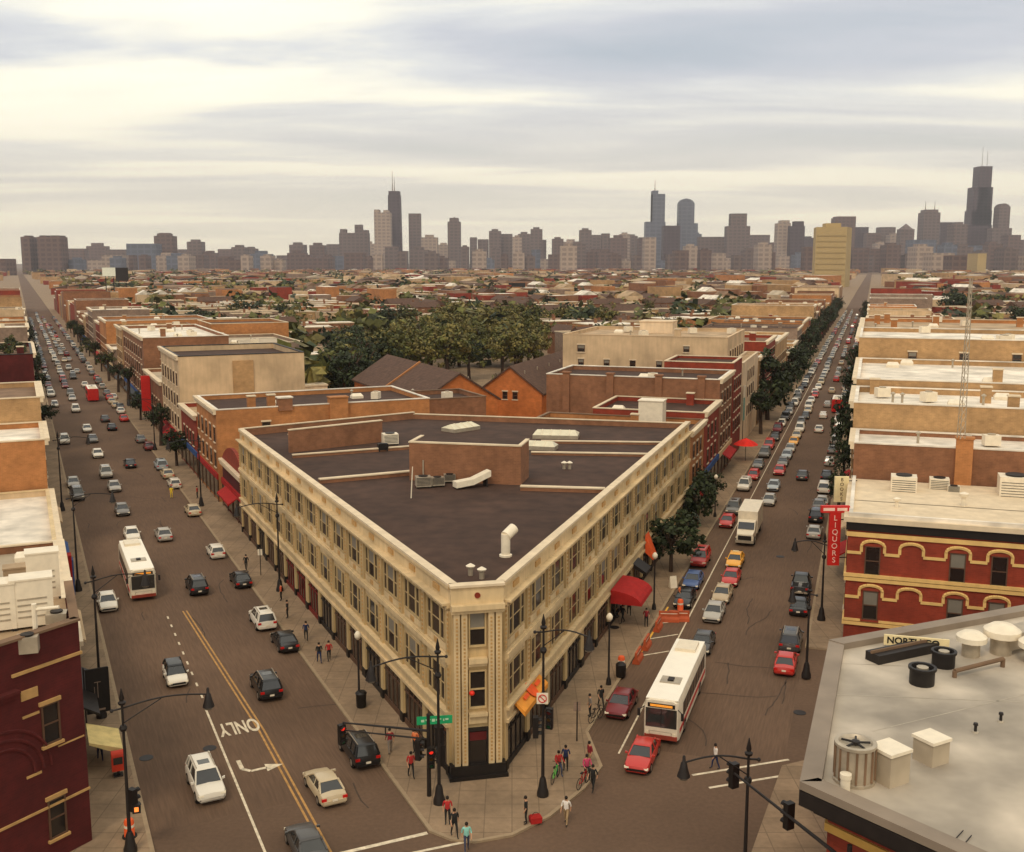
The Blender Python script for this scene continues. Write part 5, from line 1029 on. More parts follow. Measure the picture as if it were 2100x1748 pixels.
    for sx_ in (-1, 1):
        b = MB(); b.loft([[(-.2, 0, -.07), (.2, 0, -.07), (.2, 0, .07), (-.2, 0, .07)], [(-.16, .16, -.06), (.16, .14, -.06), (.16, .10, .05), (-.16, .12, .05)]]); out.append(('headlight', b.mesh('headlight', [M_head], None, True), (sx_ * hw * .74, fy[0] - .08, fy[3] - .10), []))
        b = MB(); b.box(-.16, .16, -.07, .1, -.09, .09); out.append(('taillight', b.mesh('taillight', [M_tail]), (sx_ * hw * .78, ry[0] - .03, ry[3] - .17), []))
        b = MB(); b.loft([[(0, .0, 0), (sx_ * .2, -.06, 0), (sx_ * .2, -.06, .14), (0, 0, .12)], [(0, .1, 0), (sx_ * .18, .08, 0), (sx_ * .18, .08, .14), (0, .1, .12)]]); out.append(('mirror', b.mesh('mirror', [pm], None, True), (sx_ * (hw - .02), y3 - .25, zb), []))
    b = MB(); b.box(-hw * .85, hw * .85, -.06, .06, -.1, .1); out.append(('bumper', b.mesh('bumper', [pm if kind != 'pickup' else M_metal]), (0, -L / 2 - .01, .5), []))
    b = MB(); b.box(-.18, .18, -.02, .02, -.07, .07); out.append(('number_plate', b.mesh('number_plate', [M_wmetal]), (0, -L / 2 - .08, .62), []))
    if kind == 'suv': b = MB(); b.tube((-rw * .9, y1 + .1, H + .07), (-rw * .9, y2 - .1, H + .07), .03, n=5); b.tube((rw * .9, y1 + .1, H + .07), (rw * .9, y2 - .1, H + .07), .03, n=5); b.box(-.38, .38, ym - .1, ym + .6, H + .028, H + .04, 1); out.append(('roof_rack', b.mesh('roof_rack', [M_metal, M_carglass]), (0, 0, 0), []))
    if taxi: b = MB(); b.box(-.35, .35, -.12, .12, 0, .17); out.append(('roof_sign', b.mesh('roof_sign', [M_signcream]), (0, ym, H + .03), []))
    CM[key] = out; return out
def car(a, s, t, dr, kind, col, label, group=None, name=None, lod=0, taxi=False, roofcol=None, skew=0.):
    nm = name or {'sedan': 'car', 'hatch': 'hatchback', 'suv': 'suv', 'pickup': 'pickup_truck'}[kind]; x, y = W(a, s, t); rz = -a + (0 if dr == 'A' else math.pi) + R_(skew); z = .013
    pp = carparts(kind, col, lod, taxi, roofcol)
    if lod == 2: o = tag(place(nm, pp[0], None, (x, y, z), rz), label, 'car' if kind != 'pickup' else 'pickup truck', group); o.scale = (.85,) * 3; return o
    e_ = empty(nm, (x, y, z), rz, label, 'car' if kind != 'pickup' else 'pickup truck', group); e_.scale = (.85,) * 3
    for n_, me, lc, sub in pp:
        o = place(n_, me, e_, lc)
        for m_, me2 in sub: place(m_, me2, o)
    return e_
def carp(a, u, v, *r, **k): s, t = FP(a, u, v, .7); return car(a, s, t, *r, **k)
carp(LA, 421, 1597, 'T', 'suv', 'white', 'white car with a roof rack coming towards the camera at the bottom left, beside the turn arrow', skew=2)
carp(LA, 359, 1377, 'T', 'hatch', 'white', 'small white car with a black roof left of the dashed lane line', roofcol='black')
carp(LA, 220, 1229, 'T', 'sedan', 'white', 'white car just in front of the left bus by the left kerb')
carp(LA, 665, 1603, 'A', 'sedan', 'beige', 'beige sedan driving away right of the yellow line in the foreground', skew=2)
carp(LA, 735, 1530, 'A', 'suv', 'black', 'black car by the kerb under the signal mast arm, nearest the corner')
carp(LA, 545, 1400, 'A', 'suv', 'black', 'black car driving away right of the yellow line, above the road lettering')
carp(LA, 628, 1722, 'A', 'sedan', 'dark grey', 'dark grey car cut by the bottom edge beside the yellow line')
carp(LA, 403, 1197, 'A', 'suv', 'black', 'black box-shaped car in the centre of the left road beside the bus', name='suv')
carp(LA, 538, 1265, 'A', 'suv', 'white', 'white hatch-backed car near the right kerb of the left road')
carp(LA, 583, 1308, 'A', 'sedan', 'black', 'black car parked right behind the white one near the right kerb')
carp(LA, 493, 1183, 'A', 'sedan', 'black', 'black car with red rear lights parked at the right kerb, level with the left bus')
carp(LA, 442, 1127, 'A', 'hatch', 'white', 'white car parked at the right kerb beyond the black one with red lights')
carp(LA, 395, 1043, 'A', 'sedan', 'beige', 'beige car at the right kerb beyond the white parked one', lod=1)
carp(LA, 335, 1092, 'A', 'sedan', 'silver', 'silver car driving away ahead of the left bus')
carp(LA, 270, 1092, 'T', 'sedan', 'white', 'pale car following close behind the left bus', lod=1)
carp(LA, 250, 1042, 'T', 'sedan', 'grey', 'dark grey car approaching behind the left bus', lod=1)
carp(LA, 158, 1012, 'T', 'suv', 'grey', 'grey car parked at the left kerb, nearer of two', lod=1); carp(LA, 150, 987, 'T', 'sedan', 'silver', 'silver car parked at the left kerb behind the grey one', lod=1)
carp(LA, 234, 995, 'T', 'sedan', 'silver', 'silver car approaching, first of the line of three in the left lane', lod=1); carp(LA, 217, 968, 'T', 'suv', 'silver', 'silver car approaching, second of the line of three in the left lane', lod=1); carp(LA, 200, 928, 'T', 'sedan', 'white', 'white car approaching, third of the line in the left lane', lod=1)
carp(LA, 266, 948, 'A', 'sedan', 'black', 'dark car driving away alone in the middle of the left road', lod=1)
carp(LA, 132, 901, 'T', 'suv', 'white', 'white van-like car parked alone at the left kerb', lod=1)
carp(LA, 357, 989, 'A', 'hatch', 'white', 'white car at the right kerb, nearest of a row of three', lod=1); carp(LA, 343, 969, 'A', 'sedan', 'beige', 'beige car in the middle of the row of three at the right kerb', lod=1); carp(LA, 330, 952, 'A', 'suv', 'pale blue', 'pale blue car at the far end of the row of three at the right kerb', lod=1)
for i, (u, v, d, k, c) in enumerate(((190, 898, 'T', 'sedan', 'grey'), (178, 877, 'T', 'sedan', 'white'), (229, 874, 'A', 'sedan', 'black'), (215, 857, 'A', 'sedan', 'dark grey'), (288, 898, 'A', 'sedan', 'grey'), (305, 913, 'A', 'sedan', 'maroon'), (155, 838, 'T', 'suv', 'white'), (148, 815, 'T', 'sedan', 'silver'), (112, 828, 'T', 'hatch', 'white'), (106, 806, 'T', 'sedan', 'silver'), (246, 832, 'A', 'sedan', 'dark grey'), (232, 812, 'A', 'sedan', 'white'))):
    carp(LA, u, v, d, k, c, '%s %s far up the left road%s' % (c, {'sedan': 'sedan', 'suv': 'tall car', 'hatch': 'hatchback'}[k], {0: ' ahead of a white one', 1: ' right behind the grey one', 2: ', nearer of two dark ones driving away', 3: ', farther of two dark ones driving away', 4: ' at the right kerb before a maroon one', 5: ' at the right kerb', 6: ' approaching beside the red and white bus', 7: ' approaching behind the tall white one', 8: ' parked at the left kerb, nearer of two', 9: ' parked at the left kerb, farther of two', 10: ' beside the red and white bus at the right kerb', 11: ' at the right kerb just past the red and white bus'}[i]), lod=2)
random.seed(9)
def flow(a, t, s0, s1, gap, dr, lane, roadn):
    s = s0
    while s < s1:
        c = random.choice(('white', 'silver', 'grey', 'black', 'dark grey', 'red', 'silver', 'white', 'beige', 'dark red', 'silver', 'grey')); k = random.choice(('sedan', 'sedan', 'suv', 'hatch'))
        car(a, s, t + random.uniform(-.25, .25), dr, k, c, 'tiny %s car %s, far up the %s' % (c, lane, roadn), '%s cars %s, far %s' % (c, lane, roadn), lod=2); s += 5.2 + random.uniform(gap * .3, gap * 1.7)
flow(LA, 5.6, 262, 640, 7, 'T', 'parked along the left kerb', 'left road'); flow(LA, 9.4, 262, 700, 7, 'T', 'approaching in the left lane', 'left road'); flow(LA, 13.4, 280, 560, 22, 'A', 'driving away in the right lane', 'left road'); flow(LA, 17.3, 215, 640, 6, 'A', 'parked along the right kerb', 'left road')
flow(LA, 12.0, 300, 640, 14, 'T', 'approaching near the middle', 'left road')
# right road
carp(RA, 1318, 1540, 'T', 'sedan', 'red', 'bright red car in front of the white-roofed bus at the crossing')
carp(RA, 1275, 1435, 'T', 'sedan', 'dark red', 'dark red car parked at the kerb left of the white-roofed bus')
carp(RA, 1405, 1222, 'T', 'sedan', 'black', 'black car parked at the kerb behind the orange barriers'); carp(RA, 1422, 1185, 'T', 'sedan', 'blue', 'blue car parked behind the black one, left kerb'); carp(RA, 1437, 1142, 'T', 'suv', 'red', 'red car parked behind the blue one, left kerb', lod=1)
carp(RA, 1442, 1312, 'T', 'sedan', 'dark grey', 'dark grey car queuing directly behind the white-roofed bus'); carp(RA, 1465, 1250, 'T', 'sedan', 'silver', 'silver sedan queuing in the right road, second behind the bus'); carp(RA, 1482, 1213, 'T', 'sedan', 'tan', 'tan car behind the silver sedan in the queue'); carp(RA, 1500, 1180, 'T', 'sedan', 'red', 'red car between the tan one and the yellow taxi')
carp(RA, 1508, 1145, 'T', 'sedan', 'yellow', 'yellow taxi with a roof sign in front of the white box truck', taxi=True, name='taxi')
carp(RA, 1492, 1065, 'T', 'sedan', 'red', 'red car parked at the left kerb beside the box truck', lod=1); carp(RA, 1505, 1040, 'T', 'suv', 'grey', 'grey car parked behind the red one beside the box truck', lod=1)
carp(RA, 1527, 993, 'T', 'suv', 'white', 'white car parked at the left kerb beyond the box truck', lod=1); carp(RA, 1578, 1022, 'T', 'sedan', 'silver', 'silver car queuing right behind the box truck', lod=1); carp(RA, 1587, 993, 'T', 'sedan', 'pale blue', 'pale blue car in the queue behind the box truck', lod=1); carp(RA, 1599, 962, 'T', 'sedan', 'red', 'red car in the queue behind the pale blue one', lod=1)
carp(RA, 1646, 972, 'A', 'sedan', 'dark grey', 'dark grey car driving away alone in the right lane', lod=1)
carp(RA, 1643, 1195, 'A', 'pickup', 'black', 'black pickup truck parked at the right kerb'); carp(RA, 1640, 1237, 'A', 'sedan', 'black', 'black car parked right behind the pickup truck')
carp(RA, 1622, 1308, 'A', 'suv', 'dark grey', 'dark grey car parked at the right kerb, in front of the red one'); carp(RA, 1612, 1352, 'A', 'sedan', 'red', 'red car parked at the right kerb by the grey roofed corner building')
carp(RA, 1670, 1087, 'A', 'sedan', 'silver', 'silver car parked at the right kerb beside the red vertical sign', lod=1); carp(RA, 1674, 1055, 'A', 'suv', 'black', 'black car parked at the right kerb under the red vertical sign', lod=1); carp(RA, 1680, 1032, 'A', 'sedan', 'grey', 'grey car parked at the right kerb beyond the black one under the sign', lod=1)
carp(RA, 1680, 878, 'A', 'sedan', 'white', 'white car driving away alone by the street trees', lod=2)
for i, (u, v, c) in enumerate(((1606, 945, 'grey'), (1614, 930, 'pale blue'), (1621, 917, 'silver'), (1628, 903, 'yellow'), (1634, 890, 'beige'))): carp(RA, u, v, 'T', 'sedan', c, '%s car in the long queue, %s behind the red one' % (c, ('first', 'second', 'third', 'fourth', 'fifth')[i]), lod=2, taxi=False)
random.seed(12)
flow(RA, -11.3, 196, 700, 3.2, 'T', 'queuing in the left lane', 'right road'); flow(RA, -14.8, 150, 700, 3, 'T', 'parked along the left kerb', 'right road'); flow(RA, -7.9, 215, 640, 14, 'A', 'driving away', 'right road'); flow(RA, -4.9, 136, 700, 4, 'A', 'parked along the right kerb', 'right road')
# buses and truck
def bus(a, s, t, dr, label, stripe, L=12.2, name='bus', roofm=None, lowm=None, lod=0):
    x, y = W(a, s, t); e_ = empty(name, (x, y, .013), -a + (0 if dr == 'A' else math.pi), label, 'bus'); e_.scale = (.88, .94, .95); hw, h = 1.28, 3.0; Lh = L / 2
    roofm = roofm or M_wmetal
    b = MB(); r = .12
    prof = lambda k: [(-k, .35), (-k, h - .35), (-k + .12, h - .1), (-k + .4, h), (k - .4, h), (k - .12, h - .1), (k, h - .35), (k, .35)]
    b.loft([[(px_, yy, pz) for px_, pz in prof(kk)] for yy, kk in ((-Lh, hw - .08), (-Lh + .15, hw), (Lh - .25, hw), (Lh, hw - .1))]); part('body', b, [lowm or M_wmetal], e_, fix=True, smooth=30)
    b = MB(); b.box(-hw + .12, hw - .12, -Lh + .1, Lh - .2, h - .01, h + .05); part('roof', b, [mat('bus_roof_white', (.88, .87, .82), .5, .03)], e_)
    b = MB(); b.box(-.75, .75, Lh - 4.2, Lh - 3.0, h + .05, h + .11, 0); b.box(-.22, .22, Lh - 3.9, Lh - 3.3, h + .11, h + .2, 1); part('roof_hatch', b, [M_metal, M_dark], e_)
    b = MB(); b.box(-.8, .8, -Lh + .8, -Lh + 2.8, h + .05, h + .28, 0); part('roof_air_conditioner', b, [M_wmetal], e_)
    for sx_ in (-1, 1):
        b = MB(); b.box(sx_ * hw, sx_ * (hw + .015), -Lh + .9, Lh - 1.6, 1.35, 2.4)
        part('side_windows', b, [M_carglass], e_)
        b = MB()
        for k in range(8): b = MB(); yy = -Lh + 1.2 + k * 1.25; b.box(sx_ * (hw + .012), sx_ * (hw + .03), yy - .04, yy + .04, 1.35, 2.4); part('window_bar', b, [M_dark], e_)
        b = MB(); b.box(sx_ * hw, sx_ * (hw + .018), -Lh + .5, Lh - .4, .75, 1.05); part('stripe', b, [stripe], e_)
        for yy in (Lh - 2.4, -Lh + 3.0): b = MB(); b.tube((sx_ * (hw - .3), yy, .48), (sx_ * (hw + .03), yy, .48), .48, n=18); w_ = part('wheel', b, [M_tyre], e_); b = MB(); b.tube((sx_ * (hw - .2), yy, .48), (sx_ * (hw + .04), yy, .48), .27, n=12); part('rim', b, [M_rim], w_)
        b = MB(); b.tube((sx_ * (hw - .1), Lh - .05, 2.5), (sx_ * (hw + .28), Lh + .25, 2.35), .03, n=5); b.box(sx_ * (hw + .28) - .1, sx_ * (hw + .28) + .1, Lh + .2, Lh + .3, 1.9, 2.4); part('mirror', b, [M_dark], e_)
        b = MB(); b.tube((sx_ * .95, Lh - .02, .68), (sx_ * .95, Lh + .05, .68), .13, n=12); part('headlight', b, [M_head], e_)
        b = MB(); b.box(sx_ * 1.0 - .1, sx_ * 1.0 + .1, -Lh - .04, -Lh, .9, 1.3); part('taillight', b, [M_tail], e_)
    b = MB(); b.box(-hw + .16, hw - .16, Lh - .02, Lh + .03, 1.15, 2.45); part('windscreen', b, [M_carglass], e_)
    b = MB(); b.box(-.03, .03, Lh + .03, Lh + .045, 1.15, 2.45); part('windscreen_bar', b, [M_dark], e_)
    b = MB(); b.box(-hw + .3, hw - .3, Lh - .02, Lh + .035, 2.52, 2.80, 0); b.box(-.8, .8, Lh + .035, Lh + .04, 2.58, 2.74, 1); part('destination_sign', b, [M_black, mat('amber_led', (.75, .30, .04), .5, .3, 12, emit=.5)], e_)
    b = MB(); b.box(-hw + .1, hw - .1, Lh - .05, Lh + .1, .35, .62); part('bumper', b, [stripe if lod else mat('bus_bumper', (.30, .05, .03))], e_)
    b = MB(); b.tube((-.8, Lh + .1, .75), (-.8, Lh + .35, 1.0), .025, n=5); b.tube((.8, Lh + .1, .75), (.8, Lh + .35, 1.0), .025, n=5); b.tube((-.8, Lh + .35, 1.0), (.8, Lh + .35, 1.0), .025, n=5); part('bicycle_rack', b, [M_metal], e_)
    return e_
bus(RA, 68.7, -11.3, 'T', 'white-roofed city bus waiting behind the bright red car in the right road', M_red)
bus(LA, 103.2, 8.6, 'T', 'white-roofed city bus coming down the left road', M_red)
bus(LA, 252, 13.7, 'A', 'small red and white bus far up the left road', M_red, L=9, lowm=M_red, lod=1)
bus(RA, 226, -5.6, 'A', 'tiny red bus far up the right road', M_red, L=8, lowm=M_red, lod=1)
x, y = W(RA, 117, -11.7); tr_e = empty('box_truck', (x, y, .013), -RA + math.pi, 'white box truck in the right road behind the yellow taxi', 'truck'); tr_e.scale = (.88, .95, .95)
b = MB(); b.box(-1.2, 1.2, -5.0, 1.6, .9, 3.4); part('cargo_box', b, [M_wmetal], tr_e)
b = MB(); b.loft([[(-1.1, 1.7, .5), (-1.1, 1.7, 2.5), (1.1, 1.7, 2.5), (1.1, 1.7, .5)], [(-1.1, 2.6, .5), (-1.05, 2.6, 2.45), (1.05, 2.6, 2.45), (1.1, 2.6, .5)], [(-1.1, 3.3, .5), (-1.05, 3.3, 1.6), (1.05, 3.3, 1.6), (1.1, 3.3, .5)], [(-1.0, 4.4, .5), (-.95, 4.4, 1.35), (.95, 4.4, 1.35), (1.0, 4.4, .5)]]); part('cab', b, [M_wmetal], tr_e, fix=True)
b = MB(); b.add([(-.95, 2.72, 2.36), (.95, 2.72, 2.36), (.98, 3.27, 1.68), (-.98, 3.27, 1.68)], [(0, 1, 2, 3)]); part('windscreen', b, [M_carglass], tr_e, (0, .03, .03), fix=True)
b = MB(); b.box(-.8, .8, 4.38, 4.45, .7, 1.2); part('grille', b, [M_dark], tr_e)
b = MB(); b.box(-1.1, 1.1, 4.4, 4.6, .4, .68); part('bumper', b, [M_metal], tr_e)
for sx_ in (-1, 1):
    b = MB(); b.tube((sx_ * .95, 4.38, 1.0), (sx_ * .95, 4.47, 1.0), .14, n=10); part('headlight', b, [M_head], tr_e)
    for yy in (3.3, -3.2): b = MB(); b.tube((sx_ * .8, yy, .5), (sx_ * 1.15, yy, .5), .5, n=16); w_ = part('wheel', b, [M_tyre], tr_e); b = MB(); b.tube((sx_ * .85, yy, .5), (sx_ * 1.17, yy, .5), .28, n=12); part('rim', b, [M_rim], w_)
b = MB(); b.box(-.45, .45, -4.5, 4.2, .55, .9); part('chassis', b, [M_dark], tr_e)

# ------------------------------------------------------------------ people
def person_mesh(pose, seed=0):
    J = {'pel': (0, 0, .95), 'sp': (0, .02, 1.15), 'ch': (0, .02, 1.36), 'nk': (0, .02, 1.50), 'hd': (0, .05, 1.60), 'ht': (0, .05, 1.70)}
    st = {'stand': (0, 0), 'walk': (.26, -.26), 'walk2': (-.22, .24), 'ride': (.3, .05)}[pose]; vs = [J[k] for k in J]; ed = [(i, i + 1) for i in range(5)]; rad = [(.15, .12), (.14, .11), (.17, .12), (.06, .06), (.075, .09), (.07, .08)]; tags = ['t', 's', 's', 'k', 'k', 'h']
    def add(p, par, r, tg): vs.append(p); ed.append((par, len(vs) - 1)); rad.append(r if isinstance(r, tuple) else (r, r)); return len(vs) - 1
    for sx_, f in ((-1, st[0]), (1, st[1])):
        up = .12 if pose == 'ride' and sx_ < 0 else 0
        h_ = add((sx_ * .1, 0, .9), 0, .095, 't'); k = add((sx_ * .11, f * .55 + .03 + up, .5 + up), h_, .062, 't'); an = add((sx_ * .11, f - .03, .1 + up), k, .042, 't'); add((sx_ * .12, f + .15, .045 + up), an, .04, 'f')
    for sx_, f in ((-1, st[1] * .8), (1, st[0] * .8)):
        sh = add((sx_ * .2, 0, 1.42), 2, .062, 's')
        if pose == 'ride': f = .45
        el = add((sx_ * .26, f * .3 - .02, 1.15), sh, .045, 's'); wr = add((sx_ * .25, f * .8 + .08, .94 if pose != 'ride' else 1.1), el, .03, 'k')
        pm_ = add((sx_ * .25, f * .85 + .12, .87 if pose != 'ride' else 1.09), wr, (.028, .04), 'k')
        for q in range(4): add((sx_ * .25 - .02 * sx_ + 0, f * .9 + .10 + .022 * q, (.80 if pose != 'ride' else 1.04) - .01 * (1 if q in (1, 2) else 0)), pm_, .009, 'k')
        add((sx_ * .21, f * .9 + .16, .85 if pose != 'ride' else 1.08), wr, .011, 'k')
    me = bpy.data.meshes.new('p'); me.from_pydata(vs, ed, []); o = bpy.data.objects.new('p', me); COL.objects.link(o); m = o.modifiers.new('s', 'SKIN'); m.use_smooth_shade = True
    for i, r in enumerate(rad): me.skin_vertices[0].data[i].radius = r
    me.skin_vertices[0].data[0].use_root = True
    o.modifiers.new('ss', 'SUBSURF').levels = 1
    bpy.context.view_layer.update(); out = bpy.data.meshes.new_from_object(o.evaluated_get(bpy.context.evaluated_depsgraph_get())); bpy.data.objects.remove(o)
    mi = []
    for p in out.polygons:
        c = p.center; near = min(range(len(vs)), key=lambda i: (Vector(vs[i]) - c).length)
        if c.z > 1.47: mi.append(0)
        elif c.z < .11 : mi.append(3)
        elif c.z > 1.0 and not (abs(c.x) > .19 and (c.z < 1.12)): mi.append(1)
        elif abs(c.x) > .19 and c.z > .7: mi.append(0)
        elif c.z > .98: mi.append(1)
        else: mi.append(2)
    return out, mi
PM = {p: person_mesh(p) for p in ('stand', 'walk', 'walk2', 'ride')}
M_skin = mat('skin', (.48, .27, .17), .6, .05); M_hair = mat('hair_dark', (.02, .014, .01), .8, .2); M_shoe = mat('shoe_leather', (.03, .025, .02), .6)
CL = {}
def cloth(c):
    if c not in CL: CL[c] = mat('cloth_%d' % len(CL), c, .9, .12, 6)
    return CL[c]
def person(u, v, pose, shirt, legs, label, rz=0., h=1.0, group=None, z=.13):
    me0, mi = PM[pose]; me = me0.copy(); me.name = 'person'; me.materials.clear()
    for m in (M_skin, cloth(shirt), cloth(legs), M_shoe): me.materials.append(m)
    me.polygons.foreach_set('material_index', mi); x, y = G(u, v, z)
    h *= .92; e_ = empty('person', (x, y, z), rz, label, 'person', group); o = place('body', me, e_); o.scale = (h, h, h)
    b = MB(); b.lathe([(.085, -.02), (.098, .04), (.09, .1), (.05, .145), (.01, .15)], (0, .035, 1.62), 14); ho = part('hair', b, [M_hair], e_, smooth=60); ho.scale = (h, h, h)
    b = MB(); b.add([(-.015, .125, 1.60), (.015, .125, 1.60), (0, .165, 1.605), (0, .13, 1.65)], [(0, 1, 2), (1, 3, 2), (3, 0, 2)]); b.box(-.045, -.02, .12, .137, 1.64, 1.652); b.box(.02, .045, .12, .137, 1.64, 1.652); b.box(-.025, .025, .12, .135, 1.565, 1.572); fo = part('face', b, [M_hair], e_); fo.scale = (h, h, h)
    return e_
WHT, BLK, NAV, RED, KHA, TEAL, MAR, PNK, GRY, JEAN = (.72, .70, .70), (.02, .02, .02), (.02, .03, .09), (.42, .03, .03), (.36, .26, .15), (.25, .58, .55), (.22, .02, .03), (.50, .06, .15), (.2, .18, .17), (.05, .06, .11)
person(1161, 1690, 'walk', WHT, KHA, 'person in a white shirt and khaki trousers stepping off the corner kerb', R_(160), z=.02)
person(1079, 1690, 'stand', BLK, BLK, 'person in dark clothes standing on the corner beside a red bag', R_(90))
b = MB(); b.loft([[(-.3, -.22, 0), (.3, -.22, 0), (.3, .22, 0), (-.3, .22, 0)], [(-.34, -.2, .3), (.34, -.2, .3), (.34, .2, .3), (-.34, .2, .3)], [(-.25, -.12, .42), (.25, -.12, .42), (.25, .12, .42), (-.25, .12, .42)]]); o = tag(place('bag', None, None, (*G(1098, 1686, .13), .13), .3), 'red bag lying on the corner pavement beside the person in dark clothes', 'bag'); part('bag_body', b, [M_redcloth], o, fix=True); b = MB()
for k in range(6): t0_, t1_ = math.pi * k / 6, math.pi * (k + 1) / 6; b.tube((.18 * math.cos(t0_), 0, .4 + .16 * math.sin(t0_)), (.18 * math.cos(t1_), 0, .4 + .16 * math.sin(t1_)), .015, n=5)
part('handle', b, [M_dark], o)
person(957, 1746, 'walk2', TEAL, JEAN, 'person in a teal shirt and dark jeans at the bottom centre', R_(-170))
person(932, 1716, 'walk', BLK, BLK, 'person all in black, between the red-shirted and the teal-shirted one', R_(-160))
person(918, 1690, 'stand', RED, BLK, 'person in a red shirt and dark trousers beside the lamp post on the corner', R_(180))
person(1145, 1592, 'ride', RED, JEAN, 'person in a red top standing with the green bicycle', R_(200)); person(1160, 1580, 'stand', NAV, BLK, 'person in a navy jacket behind the green bicycle', R_(170))
person(1209, 1572, 'stand', MAR, KHA, 'person in a maroon top, farthest of the group with the dark bicycle', R_(120)); person(1203, 1600, 'ride', PNK, BLK, 'person in a pink top holding the dark bicycle', R_(190)); person(1216, 1622, 'walk', BLK, BLK, 'person in black in front of the pink-topped one at the right kerb', R_(150))
person(1467, 1577, 'walk2', WHT, NAV, 'person in a white shirt and dark shorts crossing the right road alone', R_(100), z=.02)
person(655, 1360, 'walk', BLK, NAV, 'person in dark clothes walking on the left pavement of the triangular building, left of a pair', R_(20)); person(675, 1356, 'walk2', RED, BLK, 'person in a red top, right of a pair on the pavement', R_(20))
person(628, 1314, 'walk', NAV, BLK, 'person in navy alone on the pavement beyond the pair', R_(10)); person(843, 1594, 'walk', RED, BLK, 'person in a red top near the signal mast on the left pavement', R_(200)); person(800, 1545, 'walk2', MAR, GRY, 'person in a maroon top under the mast arm on the pavement', R_(20)); person(852, 1545, 'stand', (.7, .2, .08), BLK, 'person in an orange top beside the shopfront near the signal mast', R_(150))
person(206, 1560, 'walk', NAV, NAV, 'person in dark blue on the left pavement below the cream sign', R_(30))
person(590, 1268, 'stand', BLK, BLK, 'person in black by the shopfront level with the white car at the right kerb', R_(90)); person(577, 1232, 'stand', (.65, .12, .06), BLK, 'person in an orange red top beside the shopfront and lamp post', R_(90)); person(505, 1170, 'walk', BLK, BLK, 'person in black on the pavement beside the black car with red lights', R_(0)); person(405, 1022, 'stand', RED, BLK, 'person in a red top far up the left road pavement', R_(90)); person(470, 1022, 'stand', (.1, .2, .5), GRY, 'person in bright blue by the red brick shop', R_(90))
person(352, 1022, 'stand', (.82, .62, .05), (.82, .62, .05), 'person in bright yellow rainwear on the left road', R_(180), z=.02)
person(1232, 1452, 'walk', BLK, BLK, 'person in black with a bicycle beside the dark red parked car', R_(200)); person(1210, 1470, 'stand', GRY, BLK, 'person in grey left of the dark red parked car', R_(100))
for i, (u, v, c) in enumerate(((1290, 1262, BLK), (1268, 1268, GRY), (1277, 1278, BLK), (1325, 1285, MAR), (1393, 1235, (.6, .15, .05)))): person(u, v, 'stand' if i % 2 else 'walk', c, BLK, ['person in black under the dark red awning', 'person in grey left of the one under the red awning', 'second person in black just in front of the red awning', 'person in maroon standing between the red awning and the kerb', 'person in orange beside the black parked car'][i], R_(60 * i))
# bicycles
def bicycle(u, v, rz, m, label):
    e_ = empty('bicycle', (*G(u, v, .13), .13), rz, label, 'bicycle')
    for yy, nm in ((-.52, 0), (.52, 1)):
        b = MB(); n = 18
        for k in range(n): t0_, t1_ = 2 * math.pi * k / n, 2 * math.pi * (k + 1) / n; b.tube((0, yy + .33 * math.cos(t0_), .34 + .33 * math.sin(t0_)), (0, yy + .33 * math.cos(t1_), .34 + .33 * math.sin(t1_)), .022, n=5)
        for k in range(8): t0_ = math.pi * k / 4; b.tube((0, yy, .34), (0, yy + .32 * math.cos(t0_), .34 + .32 * math.sin(t0_)), .006, n=3)
        part('wheel', b, [M_tyre], e_)
    b = MB()
    for p, q in (((0, -.52, .34), (0, -.05, .30)), ((0, -.05, .30), (0, -.2, .85)), ((0, -.52, .34), (0, -.17, .75)), ((0, -.17, .75), (0, .35, .80)), ((0, -.05, .30), (0, .38, .72)), ((0, .34, .95), (0, .52, .34))): b.tube(p, q, .025, n=6)
    part('frame', b, [m], e_); b = MB(); b.tube((-.28, .3, 1.0), (.28, .3, 1.0), .018, n=6); part('handlebar', b, [M_dark], e_); b = MB(); b.box(-.06, .06, -.32, -.08, .86, .91); part('saddle', b, [M_dark], e_)
    return e_
bicycle(1139, 1600, R_(-20), mat('green_bicycle_paint', (.12, .55, .10), .4), 'bright green bicycle held on the corner'); bicycle(1196, 1612, R_(-30), M_redcloth, 'dark red bicycle held by the pink-topped person'); bicycle(1222, 1478, R_(-40), M_dark, 'black bicycle near the dark red parked car')
for i, (u, v) in enumerate(((1297, 1425), (1283, 1418))): pass

